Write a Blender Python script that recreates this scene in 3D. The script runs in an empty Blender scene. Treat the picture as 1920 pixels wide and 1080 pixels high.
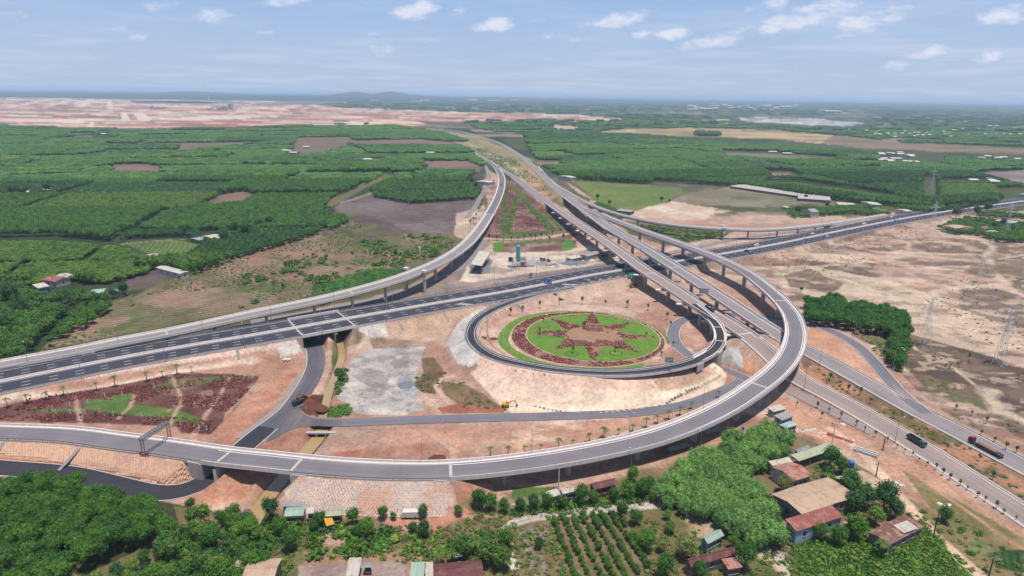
import bpy, bmesh, math, random
import numpy as np
from mathutils import Vector, Matrix
random.seed(7)
RNG = np.random.default_rng(11)
S = bpy.context.scene
COL = S.collection
R_ = math.radians

# ------------------------------------------------------------------ camera
H = 110.0; F = 1220.0; PITCH = R_(16.66); ROLL = R_(.776)
_f = np.array([0, math.cos(PITCH), -math.sin(PITCH)])
_r0 = np.array([1., 0, 0]); _u0 = np.array([0, math.sin(PITCH), math.cos(PITCH)])
_r = math.cos(ROLL)*_r0 + math.sin(ROLL)*_u0
_u = -math.sin(ROLL)*_r0 + math.cos(ROLL)*_u0
cam = bpy.data.cameras.new('camera'); cam.lens = F/1920*36; cam.sensor_width = 36
cam.clip_start = 1; cam.clip_end = 120000
camo = bpy.data.objects.new('camera', cam); COL.objects.link(camo)
M = Matrix(((_r[0], _u[0], -_f[0], 0), (_r[1], _u[1], -_f[1], 0), (_r[2], _u[2], -_f[2], H), (0, 0, 0, 1)))
camo.matrix_world = M; S.camera = camo

# ------------------------------------------------------------------ world, sun, exposure
SUN_EL, SUN_AZ = 79.0, 150.0          # azimuth measured from +Y towards +X
w = bpy.data.worlds.new('World'); S.world = w; w.use_nodes = True
nt = w.node_tree; N = nt.nodes; L = nt.links
bg = N['Background']; bg.inputs['Strength'].default_value = 1.0
sky = N.new('ShaderNodeTexSky'); sky.sky_type = 'NISHITA'; sky.sun_disc = False
sky.sun_elevation = R_(SUN_EL); sky.sun_rotation = R_(SUN_AZ)
sky.air_density = 1.0; sky.dust_density = 1.0; sky.ozone_density = 1.3
mul = N.new('ShaderNodeVectorMath'); mul.operation = 'MULTIPLY'
mul.inputs[1].default_value = (.090, .086, .094)
L.new(sky.outputs[0], mul.inputs[0])
# clouds: thin cumulus sheet, noise on a plane at cloud height
tc = N.new('ShaderNodeTexCoord'); sep = N.new('ShaderNodeSeparateXYZ'); L.new(tc.outputs['Generated'], sep.inputs[0])
def mth(op, a, b=None, clamp=False):
    n = N.new('ShaderNodeMath'); n.operation = op; n.use_clamp = clamp
    for i, v in enumerate((a, b)):
        if v is None: continue
        if isinstance(v, (int, float)): n.inputs[i].default_value = v
        else: L.new(v, n.inputs[i])
    return n.outputs[0]
zc = mth('MAXIMUM', mth('ADD', sep.outputs[2], .045), .02)
cx = mth('DIVIDE', sep.outputs[0], zc); cy = mth('DIVIDE', sep.outputs[1], zc)
cmb = N.new('ShaderNodeCombineXYZ'); L.new(cx, cmb.inputs[0]); L.new(cy, cmb.inputs[1])
def noise(scale, det, rough, off):
    mp = N.new('ShaderNodeMapping'); mp.inputs['Location'].default_value = off
    L.new(cmb.outputs[0], mp.inputs[0])
    n = N.new('ShaderNodeTexNoise'); n.inputs['Scale'].default_value = scale
    n.inputs['Detail'].default_value = det; n.inputs['Roughness'].default_value = rough
    L.new(mp.outputs[0], n.inputs['Vector']); return n.outputs[0]
CL_OFF = (3.1, 1.7, 0)
n1 = noise(.55, 7, .58, CL_OFF); n2 = noise(.16, 3, .5, (8, 2, 0))
cov = mth('ADD', n1, mth('MULTIPLY', mth('SUBTRACT', n2, .5), .35))
def ramp(v, a, b):
    m = N.new('ShaderNodeMapRange'); m.interpolation_type = 'SMOOTHSTEP'
    m.inputs[1].default_value = a; m.inputs[2].default_value = b; L.new(v, m.inputs[0]); return m.outputs[0]
# the clouds seen over the plain, each a ragged heap at its own bearing and height
dens = None
def dirpx(px, py):
    d = _f + _r*(px-960)/F + _u*(540-py)/F; return d/np.linalg.norm(d)
nfine = N.new('ShaderNodeTexNoise'); nfine.inputs['Scale'].default_value = 30; nfine.inputs['Detail'].default_value = 8
nfine.inputs['Roughness'].default_value = .62; _mp = N.new('ShaderNodeMapping'); _mp.inputs['Rotation'].default_value = (0, .28, 0); _mp.inputs['Scale'].default_value = (1, 1, 2.6); L.new(tc.outputs['Generated'], _mp.inputs[0]); L.new(_mp.outputs[0], nfine.inputs['Vector'])
az = mth('ARCTAN2', sep.outputs[0], sep.outputs[1]); el = mth('ARCSINE', sep.outputs[2])
CLOUDS = [(780,20,42,17,1.),(930,46,45,13,.95),(395,28,40,14,.5),(250,62,60,14,.35),(495,65,30,12,.35),(20,38,35,14,.3),(290,14,35,12,.35),(525,4,70,8,.6),
 (860,12,24,14,.45),(1155,38,62,13,.85),(990,40,30,8,.5),(1205,68,35,10,.7),(1262,64,36,13,.85),(1027,66,16,8,.6),(1075,71,30,7,.45),
 (1330,78,75,14,.7),(1370,62,40,10,.7),(1475,42,55,16,.95),(1545,20,60,22,.95),(1630,36,60,18,.95),(1440,12,50,14,.6),(1580,68,20,9,.6),(1735,38,32,10,.5),
 (1880,30,38,18,.8),(1735,98,38,15,.75),(1680,122,32,10,.6),(1858,102,32,14,.6),(1706,140,12,5,.4),(720,92,60,11,.5),(590,80,45,10,.3),(810,74,20,9,.4),(580,120,70,8,.2),(100,130,90,10,.15),(1310,100,50,8,.25),(-200,40,70,18,.6),(-420,90,60,14,.5),(2080,60,60,16,.7),(2300,30,70,18,.6),(715,60,35,9,.4)]
for (px, py, rx, ry, amp) in CLOUDS:
    d = dirpx(px, py); a0 = math.atan2(d[0], d[1]); e0 = math.asin(d[2])
    k = 1/F*.95
    ex = mth('SUBTRACT', az, a0); dx = mth('MULTIPLY', ex, 1/(rx*k)); dy = mth('MULTIPLY', mth('SUBTRACT', mth('SUBTRACT', el, e0), mth('MULTIPLY', ex, .16)), 1/(ry*k))
    dist = mth('ADD', mth('MULTIPLY', dx, dx), mth('MULTIPLY', dy, dy))
    g = mth('MULTIPLY', mth('MULTIPLY', mth('SUBTRACT', 1.7, dist), .6, True), amp)
    g = mth('MAXIMUM', g, 0)
    dens = g if dens is None else mth('MAXIMUM', dens, g)
cum = ramp(mth('ADD', mth('MULTIPLY', dens, .45), mth('SUBTRACT', nfine.outputs[0], .5)), .10, .52)
veil = mth('MULTIPLY', ramp(cov, .42, .80), .30)
high = mth('MULTIPLY', ramp(cov, .52, .62), ramp(sep.outputs[2], .16, .30))
cl = mth('MAXIMUM', mth('MAXIMUM', mth('MULTIPLY', cum, .74), veil), mth('MULTIPLY', high, .75), True)
mix = N.new('ShaderNodeMix'); mix.data_type = 'RGBA'
# humid air: the lower sky keeps an even pale blue
hb = N.new('ShaderNodeMix'); hb.data_type = 'RGBA'; L.new(mth('SUBTRACT', .88, mth('MULTIPLY', ramp(sep.outputs[2], .0, 1.0), .6)), hb.inputs[0])
L.new(mul.outputs[0], hb.inputs[6])
gr = N.new('ShaderNodeMix'); gr.data_type = 'RGBA'; L.new(ramp(sep.outputs[2], -.03, .22), gr.inputs[0])
gr.inputs[6].default_value = (.365, .450, .600, 1); gr.inputs[7].default_value = (.205, .350, .610, 1); L.new(gr.outputs[2], hb.inputs[7])
L.new(cl, mix.inputs[0]); L.new(hb.outputs[2], mix.inputs[6]); mix.inputs[7].default_value = (.66, .66, .73, 1)
L.new(mix.outputs[2], bg.inputs[0])

sd = bpy.data.lights.new('sun', 'SUN'); sd.energy = 4.5; sd.angle = R_(1.2); sd.color = (1, .91, .81)
so = bpy.data.objects.new('sun', sd); COL.objects.link(so)
sv = Vector((math.sin(R_(SUN_AZ))*math.cos(R_(SUN_EL)), math.cos(R_(SUN_AZ))*math.cos(R_(SUN_EL)), math.sin(R_(SUN_EL))))
so.rotation_euler = sv.to_track_quat('Z', 'Y').to_euler(); so.location = (0, 0, 400)
vs = S.view_settings; vs.view_transform = 'Standard'; vs.look = 'None'; vs.exposure = .40; vs.gamma = 1
S.cycles.max_bounces = 5; S.cycles.diffuse_bounces = 3; S.cycles.glossy_bounces = 2
S.cycles.transparent_max_bounces = 8; S.cycles.volume_bounces = 0

# ------------------------------------------------------------------ pixel <-> world surveying helpers
def W(px, py, z=0.0):
    d = _f + _r*(px-960)/F + _u*(540-py)/F
    t = (z-H)/d[2]
    return np.array([d[0]*t, d[1]*t, z])
def project(P):
    q = P-np.array([0, 0, H]); de = q@_f
    de = np.where(de < 1e-3, 1e-3, de)
    return 960+F*(q@_r)/de, 540-F*(q@_u)/de

def lin(c):
    c = np.asarray(c, float)/255; return np.where(c <= .04045, c/12.92, ((c+.055)/1.055)**2.4)
GAIN = 1/1.85
def alb(*c): return tuple(lin(c)*GAIN)

# ------------------------------------------------------------------ materials
MATS = {}
def mat(name, col, rough=.85, var=.12, scale=1.5, bump=.0, metal=0, fine=12., obj_var=0, spec=.3, coord='Object', stretch=None, var2=.5):
    if name in MATS: return MATS[name]
    m = bpy.data.materials.new(name); m.use_nodes = True; t = m.node_tree; n = t.nodes; l = t.links
    b = n['Principled BSDF']; b.inputs['Roughness'].default_value = rough; b.inputs['Metallic'].default_value = metal
    b.inputs['Specular IOR Level'].default_value = spec
    c = n.new('ShaderNodeTexCoord'); vec = c.outputs[coord]
    if stretch:
        mp = n.new('ShaderNodeMapping'); mp.inputs['Scale'].default_value = stretch; l.new(vec, mp.inputs[0]); vec = mp.outputs[0]
    a = n.new('ShaderNodeTexNoise'); a.inputs['Scale'].default_value = scale; a.inputs['Detail'].default_value = 5; a.inputs['Roughness'].default_value = .65
    l.new(vec, a.inputs['Vector'])
    f2 = n.new('ShaderNodeTexNoise'); f2.inputs['Scale'].default_value = fine; f2.inputs['Detail'].default_value = 2; l.new(vec, f2.inputs['Vector'])
    mm = n.new('ShaderNodeMath'); mm.operation = 'MULTIPLY_ADD'; l.new(f2.outputs[0], mm.inputs[0]); mm.inputs[1].default_value = var2; l.new(a.outputs[0], mm.inputs[2])
    mr = n.new('ShaderNodeMapRange'); mr.inputs[1].default_value = .3; mr.inputs[2].default_value = .7+var2; mr.inputs[3].default_value = 1-var*1.6; mr.inputs[4].default_value = 1+var*1.6; mr.clamp = False
    l.new(mm.outputs[0], mr.inputs[0]); v = mr.outputs[0]
    if obj_var:
        oi = n.new('ShaderNodeObjectInfo'); q = n.new('ShaderNodeMapRange'); q.inputs[3].default_value = 1-obj_var; q.inputs[4].default_value = 1+obj_var; l.new(oi.outputs['Random'], q.inputs[0])
        k = n.new('ShaderNodeMath'); k.operation = 'MULTIPLY'; l.new(v, k.inputs[0]); l.new(q.outputs[0], k.inputs[1]); v = k.outputs[0]
    vm = n.new('ShaderNodeVectorMath'); vm.operation = 'SCALE'; vm.inputs[0].default_value = col[:3]; l.new(v, vm.inputs[3]); l.new(vm.outputs[0], b.inputs['Base Color'])
    if bump:
        bp = n.new('ShaderNodeBump'); bp.inputs['Strength'].default_value = bump; bp.inputs['Distance'].default_value = .1; l.new(mm.outputs[0], bp.inputs['Height']); l.new(bp.outputs[0], b.inputs['Normal'])
    MATS[name] = m; return m

def leafmat(name, col, hue=(1.25, 1.1, .8), tr=.25):
    """foliage: per-leaf and per-tree variation, some light through the leaves"""
    if name in MATS: return MATS[name]
    m = bpy.data.materials.new(name); m.use_nodes = True; t = m.node_tree; n = t.nodes; l = t.links
    b = n['Principled BSDF']; b.inputs['Roughness'].default_value = .55; b.inputs['Specular IOR Level'].default_value = .25
    at = n.new('ShaderNodeAttribute'); at.attribute_name = 'leaf'
    oi = n.new('ShaderNodeObjectInfo')
    mx = n.new('ShaderNodeMix'); mx.data_type = 'RGBA'; l.new(oi.outputs['Random'], mx.inputs[0])
    mx.inputs[6].default_value = (*[c*.80 for c in col], 1); mx.inputs[7].default_value = (*[c*h*1.12 for c, h in zip(col, hue)], 1)
    mr = n.new('ShaderNodeMapRange'); mr.inputs[3].default_value = .62; mr.inputs[4].default_value = 1.4; l.new(at.outputs['Fac'], mr.inputs[0])
    vm = n.new('ShaderNodeVectorMath'); vm.operation = 'SCALE'; l.new(mx.outputs[2], vm.inputs[0]); l.new(mr.outputs[0], vm.inputs[3])
    l.new(vm.outputs[0], b.inputs['Base Color'])
    trn = n.new('ShaderNodeBsdfTranslucent'); l.new(vm.outputs[0], trn.inputs[0])
    ms = n.new('ShaderNodeMixShader'); ms.inputs[0].default_value = tr; l.new(b.outputs[0], ms.inputs[1]); l.new(trn.outputs[0], ms.inputs[2])
    l.new(ms.outputs[0], n['Material Output'].inputs[0])
    MATS[name] = m; return m

def asphalt(name, col, track=.09, rough=.9, dust=.42):
    """road surface: aggregate speckle, patches, and faint wheel paths along the lane (uv = metres across, along)"""
    m = bpy.data.materials.new(name); m.use_nodes = True; t = m.node_tree; n = t.nodes; l = t.links
    b = n['Principled BSDF']; b.inputs['Roughness'].default_value = rough; b.inputs['Specular IOR Level'].default_value = .2
    uv = n.new('ShaderNodeUVMap'); uv.uv_map = 'road'
    def nz(sc, scale, det=4):
        mp = n.new('ShaderNodeMapping'); mp.inputs['Scale'].default_value = (*sc, 1); l.new(uv.outputs[0], mp.inputs[0])
        q = n.new('ShaderNodeTexNoise'); q.inputs['Scale'].default_value = scale; q.inputs['Detail'].default_value = det; q.inputs['Roughness'].default_value = .65; l.new(mp.outputs[0], q.inputs['Vector']); return q.outputs[0]
    def rg(v, lo, hi):
        q = n.new('ShaderNodeMapRange'); q.inputs[1].default_value = .3; q.inputs[2].default_value = .7; q.inputs[3].default_value = lo; q.inputs[4].default_value = hi; l.new(v, q.inputs[0]); return q.outputs[0]
    def mu(a_, b_):
        q = n.new('ShaderNodeMath'); q.operation = 'MULTIPLY'; l.new(a_, q.inputs[0]); l.new(b_, q.inputs[1]); return q.outputs[0]
    v = mu(mu(rg(nz((1, .012), .9), 1-track*2.2, 1+track*2.2), rg(nz((1, 1), .09), .90, 1.10)), rg(nz((1, 1), 3.0), .93, 1.07))
    # red dust blown over the surface, thickest along the edges
    sx = n.new('ShaderNodeSeparateXYZ'); l.new(uv.outputs[0], sx.inputs[0]); ab = n.new('ShaderNodeMath'); ab.operation = 'ABSOLUTE'; l.new(sx.outputs[0], ab.inputs[0])
    e1 = n.new('ShaderNodeMapRange'); e1.inputs[1].default_value = 1.2; e1.inputs[2].default_value = 4.4; e1.inputs[3].default_value = .05; e1.inputs[4].default_value = dust; l.new(ab.outputs[0], e1.inputs[0])
    e2 = n.new('ShaderNodeMapRange'); e2.inputs[1].default_value = .40; e2.inputs[2].default_value = .66; l.new(nz((1, .25), .16, 6), e2.inputs[0])
    du = mu(e1.outputs[0], e2.outputs[0]); mx = n.new('ShaderNodeMix'); mx.data_type = 'RGBA'; l.new(du, mx.inputs[0]); mx.inputs[6].default_value = (*col, 1); mx.inputs[7].default_value = (.28, .20, .16, 1)
    vm = n.new('ShaderNodeVectorMath'); vm.operation = 'SCALE'; l.new(mx.outputs[2], vm.inputs[0]); l.new(v, vm.inputs[3]); l.new(vm.outputs[0], b.inputs['Base Color'])
    return m
ASPH_OLD = asphalt('asphalt_worn', alb(152,146,148))
ASPH_MID = asphalt('asphalt_grey', alb(126,124,134))
ASPH_BROWN = asphalt('asphalt_dusty', alb(162,148,143), .07)
ASPH_NEW = asphalt('asphalt_new', alb(58,60,70), .06, dust=.05)
ASPH_HW = asphalt('asphalt_highway', alb(66,69,82), .12, dust=.05)
ASPH_A = asphalt('asphalt_ramp', alb(132,128,136), .06)
CONC = mat('concrete', alb(206,198,194), .85, .16, .8, .1, fine=3, stretch=(1,1,.22))
CONC_L = mat('concrete_pale', alb(240,232,226), .85, .14, .8, .1, fine=3, stretch=(1,1,.22))
CONC_D = mat('concrete_grey', alb(160,152,150), .85, .14, .35, .1, fine=4)
PAINT = mat('road_paint', alb(250,248,244), .7, .12, 1.5, 0)
STEEL = mat('galvanised_steel', alb(178,180,184), .45, .08, 2, 0, metal=.4)
SHADEM = mat('hollow_shade', (.03, .03, .035), .6, .1)  # near-black colour standing in for the shade inside hollow mouths
BARK = mat('bark', (.085, .06, .045), .95, .2, 3)

# ------------------------------------------------------------------ mesh building
class MB:
    def __init__(s): s.v = []; s.f = []; s.attr = None
    def quadbox(s, M4, sx, sy, sz, taper=1.0):
        o = len(s.v)
        for z, k in ((0, 1), (1, taper)):
            for x, y in ((-.5, -.5), (.5, -.5), (.5, .5), (-.5, .5)):
                s.v.append(tuple(M4 @ Vector((x*sx*k, y*sy*k, z*sz))))
        s.f += [(o+3, o+2, o+1, o), (o+4, o+5, o+6, o+7), (o, o+1, o+5, o+4), (o+1, o+2, o+6, o+5), (o+2, o+3, o+7, o+6), (o+3, o, o+4, o+7)]
        return s
    def box(s, x, y, z, sx, sy, sz, rz=0, taper=1.0):
        """box standing on z, centred at x,y"""
        return s.quadbox(Matrix.Translation((x, y, z)) @ Matrix.Rotation(rz, 4, 'Z'), sx, sy, sz, taper)
    def beam(s, a, b, w, h=None):
        a = Vector(a); b = Vector(b); d = b-a; q = d.to_track_quat('Z', 'Y').to_matrix().to_4x4()
        return s.quadbox(Matrix.Translation(a) @ q, w, h or w, d.length)
    def tube(s, a, b, r0, r1=None, n=6, cap=True):
        r1 = r0 if r1 is None else r1
        a = Vector(a); b = Vector(b); d = b-a; q = d.to_track_quat('Z', 'Y'); o = len(s.v)
        for p, r in ((a, r0), (b, r1)):
            for i in range(n):
                t = 2*math.pi*i/n; s.v.append(tuple(p + q @ Vector((r*math.cos(t), r*math.sin(t), 0))))
        for i in range(n): j = (i+1) % n; s.f.append((o+i, o+j, o+n+j, o+n+i))
        if cap: s.f.append(tuple(range(o+n-1, o-1, -1))); s.f.append(tuple(range(o+n, o+2*n)))
        return s
    def poly(s, pts):
        o = len(s.v); s.v += [tuple(p) for p in pts]; s.f.append(tuple(range(o, o+len(pts)))); return s
    def prism(s, pts, h):
        """pts: 3-D outline, extruded up by h"""
        n = len(pts); o = len(s.v); s.v += [tuple(p) for p in pts] + [(p[0], p[1], p[2]+h) for p in pts]
        s.f.append(tuple(range(o+n-1, o-1, -1))); s.f.append(tuple(range(o+n, o+2*n)))
        for i in range(n): j = (i+1) % n; s.f.append((o+i, o+j, o+n+j, o+n+i))
        return s
    def blob(s, c, rx, ry, rz, n=8, m=5, jit=.12, rnd=random):
        o = len(s.v); s.v.append((c[0], c[1], c[2]-rz))
        for i in range(1, m):
            t = math.pi*i/m
            for j in range(n):
                p = 2*math.pi*j/n; k = 1+rnd.uniform(-jit, jit)
                s.v.append((c[0]+rx*k*math.sin(t)*math.cos(p), c[1]+ry*k*math.sin(t)*math.sin(p), c[2]-rz*k*math.cos(t)))
        s.v.append((c[0], c[1], c[2]+rz)); e = len(s.v)-1
        for j in range(n): s.f.append((o, o+1+(j+1) % n, o+1+j)); s.f.append((e, e-n+j, e-n+(j+1) % n))
        for i in range(m-2):
            for j in range(n):
                a = o+1+i*n; s.f.append((a+j, a+(j+1) % n, a+n+(j+1) % n, a+n+j))
        return s
    def mesh(s, name, m=None, smooth=False):
        me = bpy.data.meshes.new(name); me.from_pydata(s.v, [], s.f)
        if m: me.materials.append(m)
        if smooth: me.polygons.foreach_set('use_smooth', [True]*len(me.polygons))
        return me

def link(name, data, parent=None, loc=None, rz=0.0, scale=None):
    o = bpy.data.objects.new(name, data); COL.objects.link(o)
    if parent: o.parent = parent
    if loc is not None: o.location = loc
    if rz: o.rotation_euler.z = rz
    if scale is not None: o.scale = (scale,)*3 if isinstance(scale, (int, float)) else scale
    return o
def part(name, mb, m, parent=None, smooth=False, **k):
    return link(name, mb.mesh(name, m, smooth), parent, **k)
def tag(o, label=None, cat=None, group=None, kind=None):
    if label: o['label'] = label
    if cat: o['category'] = cat
    if group: o['group'] = group
    if kind: o['kind'] = kind
    return o
def thing(name, label, cat, loc=(0, 0, 0), rz=0.0, group=None, kind=None):
    return tag(link(name, None, loc=loc, rz=rz), label, cat, group, kind)
def dup(root, loc, rz=0.0, scale=None, label=None, group=None):
    r = root.copy(); COL.objects.link(r); r.location = loc; r.rotation_euler = (0, 0, rz)
    if scale is not None: r.scale = (scale,)*3 if isinstance(scale, (int, float)) else scale
    if label: r['label'] = label
    if group: r['group'] = group
    for ch in list(root.children):
        c = ch.copy(); COL.objects.link(c); c.parent = r
        for g in ch.children:
            d = g.copy(); COL.objects.link(d); d.parent = c
    return r

# ------------------------------------------------------------------ splines
class Spline:
    def __init__(s, pts, step=4.0):
        """pts: (px, py, z) as surveyed from the photograph"""
        s.ctrl = np.array([W(*p) for p in pts]); c = s.ctrl
        P = np.vstack([2*c[0]-c[1], c, 2*c[-1]-c[-2]]); out = []
        for i in range(1, len(P)-2):
            p0, p1, p2, p3 = P[i-1], P[i], P[i+1], P[i+2]
            d0, d1, d2 = [max(np.linalg.norm(b-a), 1e-3)**.5 for a, b in ((p0, p1), (p1, p2), (p2, p3))]
            m1 = (p1-p0)/d0-(p2-p0)/(d0+d1)+(p2-p1)/d1; m2 = (p2-p1)/d1-(p3-p1)/(d1+d2)+(p3-p2)/d2
            m1 *= d1; m2 *= d1
            n = max(2, int(np.linalg.norm(p2-p1)/1.0))
            for t in np.arange(n)/n:
                out.append((2*t**3-3*t*t+1)*p1+(t**3-2*t*t+t)*m1+(-2*t**3+3*t*t)*p2+(t**3-t*t)*m2)
        out.append(c[-1]); A = np.array(out)
        d = np.r_[0, np.cumsum(np.linalg.norm(np.diff(A[:, :2], axis=0), axis=1))]
        n = max(2, int(d[-1]/step)); q = np.linspace(0, d[-1], n+1)
        s.p = np.stack([np.interp(q, d, A[:, k]) for k in range(3)], 1); s.d = q; s.len = d[-1]
        for _ in range(2):   # ease the kinks a survey leaves
            s.p[1:-1] = .25*s.p[:-2]+.5*s.p[1:-1]+.25*s.p[2:]
        t = np.gradient(s.p[:, :2], axis=0); t /= np.linalg.norm(t, axis=1)[:, None]; s.t = t
        s.n = np.stack([t[:, 1], -t[:, 0]], 1)      # right-hand side
    def at(s, dist, lat=0, dz=0):
        x = np.array([np.interp(dist, s.d, s.p[:, k]) for k in range(3)]); n = np.array([np.interp(dist, s.d, s.n[:, k]) for k in range(2)])
        n /= np.linalg.norm(n); return Vector((x[0]+n[0]*lat, x[1]+n[1]*lat, x[2]+dz))
    def heading(s, dist):
        t = np.array([np.interp(dist, s.d, s.t[:, k]) for k in range(2)]); return math.atan2(t[1], t[0])
    def near(s, px, py):
        """distance along where the line passes nearest a surveyed pixel"""
        x, y = project(s.p); return float(s.d[np.argmin((x-px)**2+(y-py)**2)])
    def sweep(s, prof, d0=0, d1=None, closed=True, mb=None, w0=None):
        """prof: list of (lateral, dz); lateral may be callables of distance"""
        d1 = s.len if d1 is None else d1; mb = mb or MB()
        q = [d0]+[x for x in s.d if d0+.5 < x < d1-.5]+[d1]; k = len(prof); o = len(mb.v)
        for x in q:
            for la, dz in prof: mb.v.append(tuple(s.at(x, la(x) if callable(la) else la, dz)))
        for i in range(len(q)-1):
            for j in range(k if closed else k-1):
                a = o+i*k+j; b = o+i*k+(j+1) % k; mb.f.append((a, b, b+k, a+k))
        if closed:
            mb.f.append(tuple(range(o, o+k))); e = o+(len(q)-1)*k; mb.f.append(tuple(range(e+k-1, e-1, -1)))
        return mb
    def strip(s, l0, l1, dz, d0=0, d1=None, mb=None):
        return s.sweep([(l1, dz), (l0, dz)], d0, d1, False, mb)
    def surface(s, name, l0, l1, dz, d0, d1, m, parent=None):
        """a stretch of roadway carrying uv in metres"""
        d1 = s.len if d1 is None else d1; q = [d0]+[x for x in s.d if d0+.5 < x < d1-.5]+[d1]; mb = MB(); uv = []
        ls = np.linspace(0, 1, 3)
        for x in q:
            a = l0(x) if callable(l0) else l0; b = l1(x) if callable(l1) else l1
            for t in ls: la = b+(a-b)*t; mb.v.append(tuple(s.at(x, la, dz))); uv.append((la, x))
        for i in range(len(q)-1):
            for j in (0, 1): a = i*3+j; mb.f.append((a, a+1, a+4, a+3))
        me = mb.mesh(name, m); u = me.uv_layers.new(name='road'); li = np.zeros(len(me.loops), int); me.loops.foreach_get('vertex_index', li)
        u.data.foreach_set('uv', np.array(uv, np.float32)[li].ravel()); return link(name, me, parent)

# ------------------------------------------------------------------ alignments, surveyed as (pixel x, pixel y, height)
A = Spline([(-260,806,2.2),(-120,807,2.5),(0,811,2.8),(125,816,3.3),(215,828,4),(315,841,4.7),(420,857,5.5),(480,863,5.8),(570,873,6),(655,880,6),(755,884,6),(842,883,6),(960,872,6),(1060,857,6),(1120,846,6),(1222,822,6.2),(1297,795,6.8),(1372,758,7.5),(1425,722,8.5),(1456,697,9),(1480,668,9.3),(1490,642,9.5),(1492,618,9.5),(1482,588,9.5),(1462,563,9.8),(1435,539,10),(1398,511,10.5),(1350,487,11),(1280,460,11.5),(1200,432,11),(1140,409,10.6),(1103,392,9.15)])
B = Spline([(-260,734,3),(-120,708,3.2),(0,685,3.5),(150,657,4),(215,643,4.5),(312,625,5.3),(480,588,6.5),(600,563,7.5),(657,549,9),(730,529,10.5),(783,510,11),(830,489,9.7),(868,464,8),(895,436,5.5),(917,403,3.3),(933,372,2),(940,350,1.5),(940,332,1),(930,314,.5),(915,301,.3)])
Lb = Spline([(690,234,0),(735,237,0),(775,242,0),(815,250,0),(850,263,0),(885,283,.2),(915,302,.3),(955,326,.8),(997,358,3),(1035,385,6),(1072,411,8.5),(1100,430,10),(1145,460,11),(1210,508,10),(1254,536,9),(1322,580,8),(1375,612,6.7),(1420,643,4.5),(1457,676,2.8),(1490,706,1.5),(1565,746,.5),(1665,803,.2),(1760,861,.1),(1920,965,.1),(2100,1085,.1),(2450,1300,.1)])
Rb = Spline([(820,240,0),(860,246,0),(900,256,0),(935,268,0),(962,283,0),(985,299,.3),(1008,319,.8),(1035,347,3),(1065,371,6.5),(1100,396,9),(1150,432,11),(1210,467,11.5),(1270,505,11),(1335,547,9.5),(1385,580,8),(1435,613,6),(1478,639,4),(1515,658,2.5),(1590,699,.6),(1652,733,.2),(1715,768,.1),(1790,806,.1),(1865,846,.1),(1925,877,.1),(2100,970,.1),(2600,1220,.1)])
Cb = Spline([(1006,312,.3),(1026,334,.8),(1045,350,1.8),(1062,360,3),(1090,376,5),(1135,395,6.5),(1185,409,7.3),(1238,419,8),(1292,425,8.3),(1352,429,8.3),(1406,431,7.8),(1455,430,7),(1495,427,6.5),(1555,420,5),(1610,412,3.6),(1665,403,2.6)])
D = Spline([(1075,539,4.36),(1003,553,4.5),(957,567,4.58),(925,580,4.8),(898,597,5.3),(883,619,5.8),(886,641,6.3),(908,661,6.8),(935,673,7.1),(962,680,7.3),(1035,693,7.8),(1090,698,8),(1145,700,8.1),(1195,698,8.2),(1240,692,8.3),(1285,683,8.3),(1322,668,8.3),(1344,650,8.2),(1351,632,8.1),(1342,608,8.05),(1322,588,8),(1299,570,8.4)], 3)
E = Spline([(-240,756,3),(-120,737,3),(0,716,3),(250,667,3.2),(400,641,4.2),(480,628,5),(655,597,5.2),(805,571,4.8),(960,545,4.5),(1110,516,4.2),(1177,505,4),(1272,490,3.5),(1440,461,3),(1590,430,2.5),(1740,402,2),(1920,377,1.5),(2050,360,1),(2250,336,.6)], 5)
JK = Spline([(-200,865,.1),(-60,872,.1),(0,877,.1),(125,888,.1),(225,911,.1),(290,925,.1),(345,921,0),(390,900,-.2),(425,868,-.2),(462,834,0),(500,803,.1),(540,773,.1),(565,740,.1),(583,710,0),(593,682,-.4),(591,655,-.8),(578,630,-1),(560,610,-.8),(545,600,-.4)], 3)
Fr = Spline([(548,775,.12),(566,786,.12),(590,791,.1),(640,792,.1),(780,787,.1),(960,782,.1),(1100,778,.1),(1185,774,.1),(1285,759,.1),(1355,733,.1),(1410,712,.1),(1470,727,.1),(1530,757,.1),(1590,786,.1),(1640,812,.12)], 3)
D2 = Spline([(1410,716,.14),(1385,704,.2),(1345,688,.4),(1310,675,.8),(1280,658,1),(1263,635,1.1),(1267,610,1),(1292,596,.8),(1340,591,.5),(1400,590,.4),(1460,597,.3),(1512,604,.1),(1555,619,.1),(1602,644,.1),(1635,675,.1),(1663,708,.1),(1700,748,.12),(1735,775,.13)], 3)
Nf = Spline([(470,603,-.4),(530,594,0),(655,571,.1),(730,553,.1),(805,528,.1),(870,497,.1),(893,472,.1),(903,455,.1)], 4)
LR = Spline([(895,290,.1),(905,303,.1),(914,320,.1),(914,340,.1),(905,362,.1),(892,385,.1),(875,408,.1)], 5)
NR = Spline([(1190,487,.6),(1250,475,.5),(1330,458,.3),(1395,445,.3),(1440,439,.3),(1500,433,.3),(1560,427,.5)], 4)
canal_a = Spline([(634,630,-1.5),(641,668,-1.5),(628,705,-1.5),(614,745,-1.5),(604,785,-1.5)], 3)
canal_b = Spline([(606,800,-1.5),(597,822,-1.5),(570,852,-1.5),(540,888,-1.5),(518,912,-1.5),(496,942,-1.5),(470,985,-1.5)], 3)

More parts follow.
